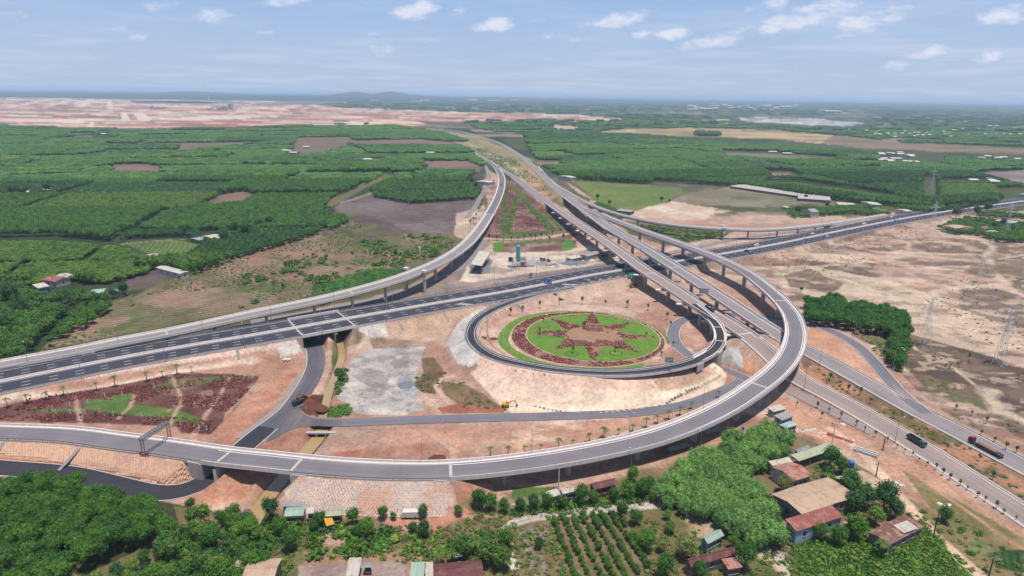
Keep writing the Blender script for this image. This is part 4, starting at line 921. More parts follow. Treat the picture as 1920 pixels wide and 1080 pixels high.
# roads on the ground
def lane(label, sp, hw, m, d0=0, d1=None, kerb=None, lift=0.0):
    r = tag(link('service_road', None), label, kind='structure'); d1 = d1 or sp.len
    sp.surface('road_surface', -hw, hw, lift, d0, d1, m, r)
    if kerb:
        for s_ in kerb: part('kerb', sp.sweep([(s_*hw, -.3), (s_*hw, .1), (s_*(hw+.35), .1), (s_*(hw+.35), -.3)], d0, d1), CONC, r)
    return r
kj = JK.near(540,773)
lane('fresh black service road passing under the curved ramp', JK, 3.7, ASPH_NEW, 0, JK.near(500,803), (-1, 1))
lane('grey service road curving up to the highway bridge', JK, 3.7, ASPH_DIM, JK.near(500,803), None, (-1,), .004)
part('gutter', JK.sweep([(-4.1, -.2), (-4.1, .1), (-6.0, .12), (-6.0, -.3)], JK.near(470,828), JK.len-10), CONC_D, None); tag(bpy.data.objects['gutter'], 'pale concrete gutter beside the service road', kind='structure')
lane('grey local road running below the loop slope', Fr, 2.9, ASPH_MID, 0, Fr.near(1440,718), None, .02)
lane('dusty frontage lane beside the left carriageway', Fr, 2.9, ASPH_BROWN, Fr.near(1440,718), None, None, .02)
lane('grey road looping under the bridges to the eastern side', D2, 2.7, ASPH_MID, 0, None, (-1, 1), .03)
lane('dusty frontage road behind the highway', Nf, 2.7, ASPH_OLD, 0, None, None)
lane('narrow road beside the ploughed field at the back', LR, 2.6, ASPH_OLD, 0, None, None)
lane('pale slip road on the north side of the highway', NR, 2.8, ASPH_OLD, 0, None, None)
# junction aprons
def apron(pts, z, m, label):
    mb = MB(); mb.poly([W(x, y, z) for x, y in pts][::-1]); me = mb.mesh('road_apron', m); u = me.uv_layers.new(name='road')
    for i, lp in enumerate(me.loops): v_ = me.vertices[lp.vertex_index].co; u.data[i].uv = (v_.x, v_.y)
    tag(link('road_apron', me), label, kind='structure')
apron([(513,806),(528,789),(545,768),(560,768),(572,778),(590,786),(640,787),(640,798),(590,799),(560,801),(540,808),(512,824),(498,830)], .14, ASPH_DIM, 'triangular junction of the service roads')
apron([(1377,723),(1392,716),(1412,722),(1400,716),(1368,705),(1378,700),(1440,712),(1440,727),(1398,728),(1372,738)], .19, ASPH_MID, 'small junction beneath the curved ramp')
apron([(1668,716),(1700,738),(1712,752),(1760,778),(1770,792),(1740,780),(1700,757)], .15, ASPH_OLD, 'merge of the eastern road and the right carriageway')
# canal water and its culvert
WATER = mat('muddy_water', alb(186,160,112), .12, .08, .3, .03, spec=.5)
for c_, hw in ((canal_a, .3), (canal_b, 1.0)):
    tag(part('canal_water', c_.strip(-hw-1.3, hw+1.3, .1), WATER), 'muddy yellow water standing in the canal', kind='structure')
cul = thing('culvert', 'three bay concrete culvert mouth at the head of the muddy pool', 'culvert')
a = W(576,813,0); b = W(627,813,0); d = (b-a)/np.linalg.norm(b-a); hd = math.atan2(d[1], d[0])
mb = MB(); MT = Matrix.Translation((*((a+b)/2)[:2], -2.2)) @ Matrix.Rotation(hd, 4, 'Z'); Lw = np.linalg.norm(b-a)
mb.quadbox(MT @ Matrix.Translation((0, .4, 2.0)), Lw+1, 1.0, .55)
for k in range(4): mb.quadbox(MT @ Matrix.Translation((-Lw/2+k*Lw/3, .4, 0)), .35, 1.0, 2.0)
part('headwall', mb, CONC, cul); mb = MB(); mb.quadbox(MT @ Matrix.Translation((0, .95, .1)), Lw, .1, 1.9); part('opening_shade', mb, SHADEM, cul)  # dark panel behind the bays is painted shade of the culvert inside

# ------------------------------------------------------------------ foliage building blocks
def leaves_mesh(name, lobes, nleaf, size, m, seed, core=.68, up=.25, aspect=1.0, extra=None, ragged=.26, flat=.7):
    """lobes: (x,y,z,rx,rz). Leaf clumps as small crossed faces spread over the lobes, on a lumpy inner mass"""
    r = np.random.default_rng(seed); lob = np.array(lobes, float); wgt = lob[:, 3]**2; wgt /= wgt.sum()
    li = r.choice(len(lob), nleaf, p=wgt); d = r.normal(size=(nleaf, 3)); d[:, 2] += up; d /= np.linalg.norm(d, axis=1)[:, None]
    rad = r.uniform(.78, 1.0+ragged, nleaf)[:, None]
    P = lob[li, :3]+d*np.stack([lob[li, 3], lob[li, 3], lob[li, 4]], 1)*rad
    nrm = d+r.normal(size=(nleaf, 3))*flat; nrm[:, 2] += .35; nrm /= np.linalg.norm(nrm, axis=1)[:, None]
    a = np.cross(nrm, r.normal(size=(nleaf, 3))); a /= np.linalg.norm(a, axis=1)[:, None]; b = np.cross(nrm, a)
    s = (size*r.uniform(.6, 1.35, nleaf))[:, None]
    v = np.stack([P-a*s*aspect*.5, P-b*s*.36, P+a*s*aspect*.5, P+b*s*.36], 1).reshape(-1, 3)
    fv = [tuple(x) for x in v]; ff = [(4*i, 4*i+1, 4*i+2, 4*i+3) for i in range(nleaf)]
    lobtone = r.uniform(-.16, .16, len(lob)); tone_ = list(np.clip(.5+lobtone[li]+r.uniform(-.32, .32, nleaf), 0, 1))
    mb = MB(); mb.v = fv; mb.f = ff; rr = random.Random(seed)
    if core:
        for k, (x, y, z, rx, rz) in enumerate(lobes):
            n0 = len(mb.f); mb.blob((x, y, z), rx*core, rx*core, rz*core, 7, 5, .16, rr); tone_ += [float(np.clip(.42+lobtone[k]+rr.uniform(-.12, .12), 0, 1)) for _ in range(len(mb.f)-n0)]
    me = mb.mesh(name, m); at = me.attributes.new('leaf', 'FLOAT', 'FACE'); at.data.foreach_set('value', np.array(tone_, np.float32)); return me
def trunk_mesh(h, r=.16, limbs=3, seed=0, spread=1.2):
    rr = random.Random(seed); mb = MB(); mb.tube((0, 0, -.3), (rr.uniform(-.1, .1), rr.uniform(-.1, .1), h*.55), r, r*.7, 6)
    for i in range(limbs):
        a = 2*math.pi*i/limbs+rr.uniform(-.5, .5); mb.tube((0, 0, h*.5), (spread*math.cos(a), spread*math.sin(a), h*rr.uniform(.8, .95)), r*.6, r*.25, 5)
    return mb.mesh('trunk', BARK)
def lobes_for(r, h0, h1, n, seed, spread=.55):
    rr = random.Random(seed); out = []; rz = (h1-h0)/2
    out.append((0, 0, (h0+h1)/2, r*.72, rz*.85))
    for i in range(n):
        a = 2*math.pi*i/n+rr.uniform(-.4, .4); q = r*spread*rr.uniform(.75, 1.1)
        out.append((q*math.cos(a), q*math.sin(a), h0+(h1-h0)*rr.uniform(.38, .72), r*rr.uniform(.36, .5), rz*rr.uniform(.42, .6)))
    out.append((rr.uniform(-.2, .2)*r, rr.uniform(-.2, .2)*r, h1-rz*.45, r*.4, rz*.45)); return out

LEAF_RUB = leafmat('rubber_leaves', (.043,.132,.018), (1.5,1.2,.8)); LEAF_DK = leafmat('dark_leaves', (.032,.096,.025), (1.2,1.2,.9)); LEAF_LT = leafmat('light_leaves', (.085,.165,.030), (1.3,1.15,.8))
LEAF_BAM = leafmat('bamboo_leaves', (.110,.240,.060), (1.25,1.1,.9)); LEAF_FAR = leafmat('plantation_leaves', (.062,.160,.030), (1.3,1.2,.85)); LEAF_YG = leafmat('young_leaves', (.100,.190,.034), (1.25,1.15,.8)); LEAF_DRY = leafmat('dry_leaves', (.16,.15,.06), (.9,1.15,.8))
LEAF_GRV = leafmat('grove_leaves', (.038,.135,.018), (1.2,1.1,.8))

def tree_proto(name, r, h, kind, m, seed, nleaf=420, size=.62, label='', cat='tree', group=None, trunk_h=None, n=6, spread=.55, h0=None):
    t = thing(name, label, cat, (0, 0, -500), group=group)
    cm = leaves_mesh('crown', lobes_for(r, h0 if h0 is not None else h*.38, h, n, seed, spread), nleaf, size, m, seed)
    link('crown', cm, t); link('trunk', trunk_mesh(trunk_h or h*.75, .05*r+.05, 3, seed, r*.4), t); return t
class Kind:
    """prototypes of one kind of tree; the first placements move the prototypes themselves, the rest are copies sharing meshes"""
    def __init__(s, protos): s.p = protos; s.used = [False]*len(protos); s.r = random.Random(3)
    def put(s, loc, scale=1.0, label=None, group=None, i=None, rz=None):
        i = s.r.randrange(len(s.p)) if i is None else i; rz = s.r.uniform(0, 6.28) if rz is None else rz
        sc = (scale*s.r.uniform(.93, 1.07), scale*s.r.uniform(.93, 1.07), scale*s.r.uniform(.92, 1.1))
        if not s.used[i]:
            o = s.p[i]; s.used[i] = True; o.location = loc; o.rotation_euler.z = rz; o.scale = sc
            if label: o['label'] = label
            if group: o['group'] = group
            return o
        return dup(s.p[i], loc, rz, sc, label, group)
    def drop_unused(s):
        for i, u in enumerate(s.used):
            if not u:
                for c in list(s.p[i].children): bpy.data.objects.remove(c)
                bpy.data.objects.remove(s.p[i])
def pts_in(poly, spacing, jit, zref=0.0, rot=0.0, seed=1, excl=(), rows=None):
    """jittered grid of ground points whose crowns (at height zref) fall inside a surveyed outline"""
    q = np.array([W(x, y, zref)[:2] for x, y in poly]); lo = q.min(0); hi = q.max(0); r = np.random.default_rng(seed)
    c = (lo+hi)/2; R = np.hypot(*(hi-lo))/2+spacing; sx, sy = (spacing, spacing) if rows is None else rows
    gx, gy = np.meshgrid(np.arange(-R, R, sx), np.arange(-R, R, sy)); gx = gx.ravel()+r.uniform(-jit, jit, gx.size)*sx; gy = gy.ravel()+r.uniform(-jit, jit, gy.size)*sy
    x = c[0]+gx*math.cos(rot)-gy*math.sin(rot); y = c[1]+gx*math.sin(rot)+gy*math.cos(rot)
    k = inside(q, x, y)
    for e in excl: k &= ~inside(np.array([W(px, py, 0)[:2] for px, py in e]), x, y)
    return x[k], y[k]

# -- stuff: scattered by geometry nodes from small hidden stock meshes
def stock(name, meshes):
    c = bpy.data.collections.new(name)
    for m_ in meshes: o = bpy.data.objects.new(name, m_); c.objects.link(o)
    return c
def scatter(name, label, x, y, z, coll, idx, scl, m=None, sclz=None):
    n_ = len(x); me = bpy.data.meshes.new(name); me.vertices.add(n_); me.vertices.foreach_set('co', np.stack([x, y, z], 1).astype(np.float32).ravel())
    a = me.attributes.new('pick', 'INT', 'POINT'); a.data.foreach_set('value', np.asarray(idx, np.int32))
    rot = np.zeros((n_, 3), np.float32); rot[:, 2] = RNG.uniform(0, 6.28, n_)
    a = me.attributes.new('turn', 'FLOAT_VECTOR', 'POINT'); a.data.foreach_set('vector', rot.ravel())
    sc = np.stack([scl, scl, scl if sclz is None else sclz], 1).astype(np.float32)
    a = me.attributes.new('size', 'FLOAT_VECTOR', 'POINT'); a.data.foreach_set('vector', sc.ravel())
    o = tag(link(name, me), label, kind='stuff')
    ng = bpy.data.node_groups.new(name, 'GeometryNodeTree')
    ng.interface.new_socket('Geometry', in_out='INPUT', socket_type='NodeSocketGeometry'); ng.interface.new_socket('Geometry', in_out='OUTPUT', socket_type='NodeSocketGeometry')
    gi = ng.nodes.new('NodeGroupInput'); go = ng.nodes.new('NodeGroupOutput'); ip = ng.nodes.new('GeometryNodeInstanceOnPoints'); ci = ng.nodes.new('GeometryNodeCollectionInfo')
    ci.inputs['Collection'].default_value = coll; ci.inputs['Separate Children'].default_value = True; ci.inputs['Reset Children'].default_value = True
    def na(nm, ty): q = ng.nodes.new('GeometryNodeInputNamedAttribute'); q.data_type = ty; q.inputs['Name'].default_value = nm; return q.outputs['Attribute']
    ng.links.new(gi.outputs[0], ip.inputs['Points']); ng.links.new(ci.outputs[0], ip.inputs['Instance']); ip.inputs['Pick Instance'].default_value = True
    ng.links.new(na('pick', 'INT'), ip.inputs['Instance Index']); ng.links.new(na('turn', 'FLOAT_VECTOR'), ip.inputs['Rotation']); ng.links.new(na('size', 'FLOAT_VECTOR'), ip.inputs['Scale'])
    ng.links.new(ip.outputs[0], go.inputs[0]); md = o.modifiers.new('scatter', 'NODES'); md.node_group = ng; return o

def unit_tree(r, h, m, seed, nl, sz, n=4): return leaves_mesh('forest_tree', lobes_for(r, h*.30, h, n, seed), nl, sz, m, seed)
def tile(m, seed, n_, span, nl=48, sz=1.05):
    """a patch of several crowns for the far plantations"""
    rr = random.Random(seed); lob = []; g = int(math.sqrt(n_)); s = span/g
    for i in range(g):
        for j in range(g):
            lob.append(((i+.5)*s-span/2+rr.uniform(-.25, .25)*s, (j+.5)*s-span/2+rr.uniform(-.25, .25)*s, 5.2+rr.uniform(-.6, .6), s*.60, 2.6*rr.uniform(.85, 1.15)))
    return leaves_mesh('forest_tree', lob, nl*len(lob)//2, sz, m, seed, core=.90)
near_stock = stock('forest_tree', [unit_tree(2.9, 8, mt, s_, 300, .70) for s_, mt in enumerate([LEAF_FAR]*3+[LEAF_RUB]*3+[LEAF_DK]*3+[LEAF_YG]*3)])
far_stock = stock('forest_patch', [tile(mt, 20+s_, 9, 15) for s_, mt in enumerate([LEAF_FAR]*2+[LEAF_RUB]*2+[LEAF_DK]*2+[LEAF_YG]*2)])
bush_stock = stock('scrub', [leaves_mesh('scrub', [(0,0,.35,.8,.55),(.5,.3,.3,.5,.4),(-.5,.2,.25,.45,.35)], 46, .42, mt, 50+s_, core=.6) for s_, mt in enumerate([LEAF_LT, LEAF_LT, LEAF_RUB, LEAF_DRY, LEAF_DRY])])

FX = [[(p[0], p[1]+2) for p in c] for c in CLEAR]+[
 [(225,450),(350,444),(385,458),(365,475),(340,490),(290,492),(262,476)], [(625,370),(690,345),(725,320),(745,330),(700,358),(650,390),(600,395)], [(640,376),(700,360),(885,355),(910,370),(870,430),(760,445),(625,400)],
 [(855,375),(880,330),(912,305),(930,330),(925,400),(870,400)], [(230,512),(315,505),(350,520),(300,550),(200,560),(190,545),(170,550),(150,540),(60,545),(65,525),(80,515),(130,518),(160,540)], [(375,435),(410,435),(412,455),(370,455)], [(130,255),(210,250),(200,262),(140,262)], [(535,280),(562,280),(562,297),(535,292)], [(670,300),(705,299),(705,306),(670,306)],[(80,356),(98,356),(98,366),(80,366)], [(735,346),(890,346),(900,352),(890,372),(760,372)]]
def dist_field(x, y):
    """plantation blocks: height and tone by block, thin gaps between"""
    rx = x*math.cos(.28)+y*math.sin(.28)+30*np.sin(y*.004); ry = -x*math.sin(.28)+y*math.cos(.28)+25*np.sin(x*.006+2)
    cw, ch = 150., 95.; row = np.floor(ry/ch); u = rx/cw+vnoise(row*3.3, row*0+.5)*3; ci = np.floor(u); fu = (u-ci)*cw; fv = (ry/ch-row)*ch
    hsh = _tab[(ci.astype(int)*7+row.astype(int)*13) & 255, (ci.astype(int)*3-row.astype(int)*5) & 255]; hs2 = _tab[(ci.astype(int)*11+row.astype(int)*3) & 255, (ci.astype(int)+row.astype(int)*9) & 255]
    gap = (np.minimum(fu, fv) < 6.0) & (hsh > .3)
    return hsh, hs2, gap
def plantation(name, label, poly, spacing, near_=True, excl=(), hmin=.45, hmax=1.3, seed=1, thin=0, stock_=None, tone_=None):
    x, y = pts_in(poly, spacing*.76, .32, 5.0, .28, seed, excl)
    h, t2, gap = dist_field(x, y); r = np.random.default_rng(seed+5)
    keep = ~gap
    f = fbm(x*.013+seed, y*.013, 3); keep &= f > thin
    x, y, h, t2 = x[keep], y[keep], h[keep], t2[keep]; z = gz_many(x, y)-.2
    t = np.clip(t2+r.normal(0, .08, len(x)), 0, .999) if tone_ is None else np.clip(tone_+r.normal(0, .15, len(x)), 0, .999)
    nv = 3 if near_ else 2; k = (np.array([2, 0, 0, 1, 0, 1, 3])[(t*7).astype(int)]*nv+r.integers(0, nv, len(x)))
    s = r.uniform(.85, 1.15, len(x))*.78; hz_ = .86*(hmin+(hmax-hmin)*h)*r.uniform(.93, 1.07, len(x))
    return scatter(name, label, x, y, z, near_stock if near_ else far_stock, k, s, sclz=hz_)
F1 = [(-160,236),(0,232),(120,240),(440,240),(560,234),(760,238),(830,252),(880,277),(908,305),(906,352),(860,368),(760,372),(690,352),(640,375),(600,392),(650,400),(652,408),(600,428),(545,445),(470,465),(420,482),(345,508),(308,500),(290,495),(250,505),(200,525),(130,518),(-160,530)]
split = 330
def clip_y(poly, y0, above):
    out = []; n_ = len(poly)
    for i in range(n_):
        a, b = poly[i], poly[(i+1) % n_]; ia = (a[1] <= y0) == above; ib = (b[1] <= y0) == above
        if ia: out.append(a)
        if ia != ib: t = (y0-a[1])/(b[1]-a[1]); out.append((a[0]+t*(b[0]-a[0]), y0))
    return out
plantation('forest', 'rubber plantations stretching back on the left', clip_y(F1, split, True), 13.2, False, FX, seed=3, thin=.20)
plantation('forest', 'dense green plantation behind the dry field on the left', clip_y(F1, split, False), 4.6, True, FX+[[(-160,448),(90,445),(232,455),(285,482),(285,500),(250,508),(200,528),(-160,535)]], .5, 1.15, seed=4)
plantation('forest', 'light green young plantation above the left farmhouse', [(-160,449),(90,446),(232,457),(283,482),(283,498),(250,506),(200,520),(130,514),(60,522),(-160,522)], 3.8, True, (), .5, .6, seed=40, tone_=.93)
F3 = [(985,262),(1100,257),(1180,262),(1300,262),(1430,268),(1620,284),(1920,300),(2060,312),(2060,345),(1890,345),(1800,350),(1880,368),(1870,378),(1740,384),(1640,376),(1560,368),(1500,360),(1400,343),(1370,350),(1320,345),(1200,338),(1060,330),(1015,303)]
FX3 = [[(1440,337),(1500,338),(1660,362),(1700,372),(1640,376),(1520,362),(1430,345)], [(1760,336),(1860,336),(1880,366),(1860,372),(1762,376)], [(1352,282),(1450,284),(1600,298),(1500,303),(1360,296)], [(1425,320),(1485,320),(1505,335),(1450,336)], [(1815,325),(1860,320),(1925,318),(1990,330),(1925,352)], [(1640,285),(1780,292),(1770,310),(1640,302)], [(1730,330),(1755,330),(1758,380),(1728,380)], [(1225,340),(1400,352),(1380,362),(1220,355)], [(1000,300),(1055,300),(1052,312),(1010,312)]]
plantation('forest', 'plantations and woods behind the narrow ramp on the right', clip_y(F3, 318, True), 13.2, False, FX3, .6, 1.2, seed=6, thin=.2)
plantation('forest', 'tall plantation edge behind the green field', clip_y(F3, 318, False), 5.0, True, FX3, .7, 1.25, seed=7, thin=.18)
plantation('forest', 'woods beyond the tan fields on the right', [(880,232),(1000,222),(1130,226),(1240,222),(1380,228),(1480,236),(1600,240),(1700,236),(1925,240),(2060,244),(2060,276),(1925,272),(1700,264),(1560,250),(1440,241),(1310,237),(1145,240),(1100,250),(940,246),(900,240)], 16, False, [[(1030,232),(1095,235),(1080,245),(1030,243)]], .5, 1.1, seed=8, thin=.44)
plantation('forest', 'dark copses standing on the tan fields', [(985,248),(1090,245),(1150,250),(1310,262),(1140,262),(985,262)], 13, False, (), .8, 1.4, seed=9, thin=.3, tone_=.05)
plantation('forest', 'dark copse in the tan field', [(1303,247),(1350,248),(1350,253),(1303,252)], 13, False, (), 1.2, 1.6, seed=9, tone_=.05)
plantation('forest', 'woods left of the straight road', [(560,236),(740,234),(830,246),(880,262),(830,262),(740,250),(560,246)], 13, False, (), .7, 1.2, seed=10, thin=.3)
plantation('forest', 'trees left of the dry field and round the farmhouses', [(-160,532),(30,528),(58,548),(90,555),(150,545),(200,555),(208,568),(150,602),(90,632),(60,655),(-160,692)], 4.6, True, (), .7, 1.1, seed=12, tone_=.5)
plantation('forest', 'young trees between the ramps on the north side', [(582,545),(610,522),(680,495),(760,492),(790,497),(745,517),(650,540),(600,556)], 4.0, True, (), .3, .5, seed=13, tone_=.3)
plantation('forest', 'tall reedy plantation above the ploughed field', [(695,347),(720,338),(880,340),(903,352),(890,366),(770,374),(700,362)], 4.2, True, (), .7, .8, seed=14, tone_=.1)
plantation('forest', 'bushes beside the narrow ramp', [(1115,370),(1140,378),(1180,398),(1160,402),(1120,386)], 4.0, True, (), .35, .6, seed=15)

plantation('forest', 'hedges and gardens along the far side of the highway', [(1480,386),(1560,384),(1640,380),(1740,384),(1860,376),(1800,390),(1700,398),(1640,398),(1600,392),(1480,402)], 5, True, (), .45, .9, seed=17, thin=.5)
plantation('forest', 'trees and gardens right of the highway', [(1760,420),(1800,405),(1870,392),(1930,398),(1990,410),(1990,445),(1860,444),(1800,440)], 4.6, True, (), .4, .85, seed=18, thin=.46)
plantation('forest', 'light young plantation strips behind the greenhouses', [(1440,337),(1500,338),(1660,362),(1700,372),(1640,376),(1520,362),(1430,345)], 4.4, True, (), .35, .45, seed=19, tone_=.95)
plantation('forest', 'light young plantation right of the tall pylon', [(1760,336),(1860,336),(1880,366),(1860,372),(1762,376)], 4.6, True, (), .4, .5, seed=20, tone_=.95)
# far clumps on the plain towards the horizon give the woods depth
r_ = np.random.default_rng(77); xs = []; ys = []
for yy in np.geomspace(2300, 16000, 64):
    w_ = yy*.86; n_ = int(70); x_ = r_.uniform(-w_, w_, n_); y_ = yy*r_.uniform(.97, 1.03, n_); xs.append(x_); ys.append(y_)
x = np.concatenate(xs); y = np.concatenate(ys); px_, py_ = project(np.stack([x, y, 0*x], 1))
k = ~inside(np.array(AP, float), px_, py_) & ~inside(np.array([(720,226),(1145,240),(1310,236),(1560,249),(1925,272),(1925,296),(1750,290),(1440,265),(1145,250),(720,246)], float), px_, py_) & (fbm(x*.0012+3, y*.003, 3) > .45) & ~inside(np.array([(1380,216),(1640,216),(1640,240),(1380,240)], float), px_, py_)
x, y = x[k], y[k]; sc = np.clip(y/2200, 1, 6)*r_.uniform(.8, 2.2, len(x))
scatter('forest', 'distant woods on the plain', x, y, 0*x-.2, far_stock, np.where(r_.random(len(x)) < .75, 4+r_.integers(0, 2, len(x)), r_.integers(0, 2, len(x))), sc, sclz=r_.uniform(.9, 1.7, len(x)))

# scrub and weeds
ORCH = [W(p[0], p[1], 0)[:2] for p in ((1030,972),(1170,960),(1225,1040),(1205,1095),(1075,1095))]
def scrub(label, poly, spacing, thr, ns=.03, smin=.5, smax=1.4, seed=1, tones=(0, 1, 3), zref=0):
    x, y = pts_in(poly, spacing, .5, zref, .3, seed); k = fbm(x*ns+seed*3, y*ns, 4) > thr; x, y = x[k], y[k]; r = np.random.default_rng(seed)
    # keep weeds off the roads
    ok = np.ones(len(x), bool)
    for sp, hw in ((A, 5.2), (B, 5.2), (Lb, 5.8), (Rb, 6), (D, 3.2), (E, 13.5), (JK, 4.8), (Fr, 3.6), (D2, 3.4), (Nf, 3.2), (canal_a, 2.6), (canal_b, 3.4)):
        dd, _z = dist_to(sp, 0, sp.len, x, y, 16); ok &= dd > hw
    ok &= ~inside(ORCH, x, y); x, y = x[ok], y[ok]
    scatter('scrub', label, x, y, gz_many(x, y)-.05, bush_stock, r.choice(tones, len(x)), r.uniform(smin, smax, len(x)))
scrub('weeds and low bushes on the dry field', DRY, 2.6, .50, .03, .25, .95, 21, (0, 1, 2, 3, 4))
scrub('scattered bushes on the slope by the northern ramp', [(450,520),(700,440),(860,445),(860,465),(760,500),(560,560),(440,580)], 5, .55, .05, 1.2, 3.2, 22, (2, 2, 0))
scrub('rough grass and weeds round the houses', [(440,985),(560,972),(700,985),(850,985),(900,960),(960,965),(1180,945),(1240,950),(1290,1000),(1440,960),(1560,850),(1700,940),(1840,1090),(430,1100)], 1.55, .40, .05, .35, 1.1, 23, (0, 1, 2, 3, 4))
scrub('thick bushes between the huts and the stone slope', [(480,985),(540,970),(640,972),(700,985),(760,1000),(740,1030),(660,1045),(560,1050),(500,1050)], 2.6, .42, .06, 1.2, 2.6, 45, (0, 2, 2, 1))
scrub('thick bushes along the path and behind the coconut palms', [(780,1000),(880,985),(950,1000),(960,1040),(900,1050),(800,1045),(700,1042)], 2.6, .45, .06, 1.0, 2.2, 46, (0, 0, 2, 1))
scrub('hedge under the fence trees', [(955,958),(1100,940),(1225,925),(1240,940),(1100,955),(960,972)], 2.0, .2, .06, 1.0, 2.0, 47, (2, 0, 2))
scrub('leafy crop in the bottom right plot', [(1500,1025),(1600,1000),(1725,985),(1770,1030),(1835,1095),(1500,1095)], 1.5, .15, .05, .8, 1.6, 24, (0, 1, 2))
scrub('scrub under the grove', [(1612,628),(1700,608),(1712,640),(1690,700),(1660,680)], 2.6, .4, .05, .5, 1.3, 25, (3, 4, 0))
scrub('low scrub on the bare tract', [(1280,510),(1660,430),(1925,400),(2000,880),(1900,820),(1720,700),(1560,610),(1460,560)], 5, .58, .02, .25, .8, 26, (3, 4, 4, 3))
scrub('dark weeds right of the pylons', [(1700,650),(1925,700),(1990,860),(1860,790),(1740,735)], 3.2, .50, .04, .4, 1.0, 27, (3, 4))
scrub('weeds on the road verge', [(1510,675),(1700,768),(1925,895),(2000,950),(1925,950),(1660,795),(1510,700)], 2.8, .5, .09, .3, .9, 28, (3, 4, 0))
scrub('green weeds by the canal', [(618,700),(652,690),(652,715),(640,735),(618,752)], 1.6, .3, .09, .6, 1.3, 29, (0, 2))
scrub('weeds by the pool', [(612,765),(665,757),(655,782),(612,782)], 1.6, .3, .09, .5, 1.1, 30, (0, 1))
scrub('weeds around the grey yard', [(780,670),(830,680),(900,740),(950,768),(830,765),(780,740)], 2.2, .5, .09, .4, 1.0, 31, (3, 4, 0))
scrub('weeds on the median strip at the back', [(885,275),(965,300),(1080,395),(1000,345),(930,310)], 7, .45, .02, .8, 1.8, 32, (0, 2, 3))
scrub('row of low shrubs along the far carriageway', [(888,285),(900,290),(965,335),(955,338)], 5, .2, .02, 1.5, 2.4, 33, (2,))
scrub('bushes between the viaducts', [(1200,420),(1300,435),(1380,438),(1300,452),(1250,458),(1180,440)], 3.6, .45, .04, .9, 2.4, 34, (0, 2))
scrub('weeds beside the lane', [(1560,800),(1700,900),(1925,1060),(1925,1100),(1840,1090),(1640,900)], 2.6, .52, .06, .4, 1.2, 35, (0, 3, 4, 2))
scrub('bushes on the eastern verge', [(1760,775),(1925,860),(1925,880),(1740,790)], 2.6, .52, .06, .4, 1.1, 36, (0, 1, 4))

# -- individual trees
rub = Kind([tree_proto('rubber_tree', 2.75, 8.6, 'r', LEAF_RUB, 100+i, 1100, .38, 'rubber tree with a round green crown in the close stand at the bottom left', 'tree', 'rubber trees of the stand at the bottom left') for i in range(4)])
x, y = pts_in([(-60,905),(0,893),(70,884),(160,903),(300,940),(332,962),(325,985),(230,1008),(120,1065),(60,1100),(-70,1110)], 3.05, .32, 5.5, .3, 41)
q = sorted(zip(x, y), key=lambda p: p[1])[:299]
rest = sorted(zip(x, y), key=lambda p: p[1])[299:]
for a_, b_ in q: rub.put((a_, b_, ground_z(a_, b_)-.1), random.uniform(.68, .95))
if rest:
    rx_ = np.array([p[0] for p in rest]); ry_ = np.array([p[1] for p in rest]); print('rubber rest', len(rest))
    scatter('forest', 'back rows of the rubber stand at the bottom left', rx_, ry_, gz_many(rx_, ry_), near_stock, 3+RNG.integers(0, 3, len(rest)), RNG.uniform(.85, 1.1, len(rest)))
mixd = Kind([tree_proto('leafy_tree', 2.6, 6.8, 'm', (LEAF_RUB, LEAF_DK, LEAF_LT, LEAF_RUB)[i], 120+i, 800, .42, 'bushy green tree in the wood left of the roadside houses', 'tree', 'trees of the wood left of the roadside houses', h0=1.6) for i in range(4)])
x, y = pts_in([(340,962),(400,958),(470,962),(484,985),(500,1040),(450,1090),(130,1100),(235,1045),(330,985)], 3.3, .42, 4.5, .1, 42)
for a_, b_ in zip(x, y): mixd.put((a_, b_, ground_z(a_, b_)-.1), random.uniform(.55, 1.05))
grv = Kind([tree_proto('grove_tree', 2.7, 8.2, 'g', LEAF_GRV, 140+i, 600, .5, 'dark green tree in the hooked grove right of the curved ramp', 'tree', 'trees of the hooked grove beside the bare tract') for i in range(3)])
x, y = pts_in([(1512,560),(1560,554),(1640,570),(1698,584),(1708,600),(1702,650),(1690,680),(1668,668),(1662,640),(1674,618),(1640,608),(1618,612),(1590,600),(1512,592)], 3.2, .30, 5.5, -.2, 43)
print('grove', len(x))
for a_, b_ in zip(x, y): grv.put((a_, b_, ground_z(a_, b_)-.1), random.uniform(.72, 1.0))
bam = Kind([tree_proto('bamboo_clump', 2.9, 7.5, 'b', LEAF_BAM, 160+i, 1300, .36, 'pale green bamboo clump in the thick stand below the curved ramp', 'bamboo', 'bamboo clumps below the curved ramp', h0=.8, n=12, spread=.75) for i in range(4)])
x, y = pts_in([(1228,905),(1285,856),(1375,816),(1430,794),(1476,808),(1484,835),(1440,856),(1398,868),(1396,895),(1438,905),(1460,960),(1462,995),(1412,1002),(1345,962),(1275,935),(1232,928)], 3.1, .42, 5, .2, 44)
print('bamboo', len(x))
for a_, b_ in zip(x, y): bam.put((a_, b_, ground_z(a_, b_)-.1), random.uniform(.62, 1.02))
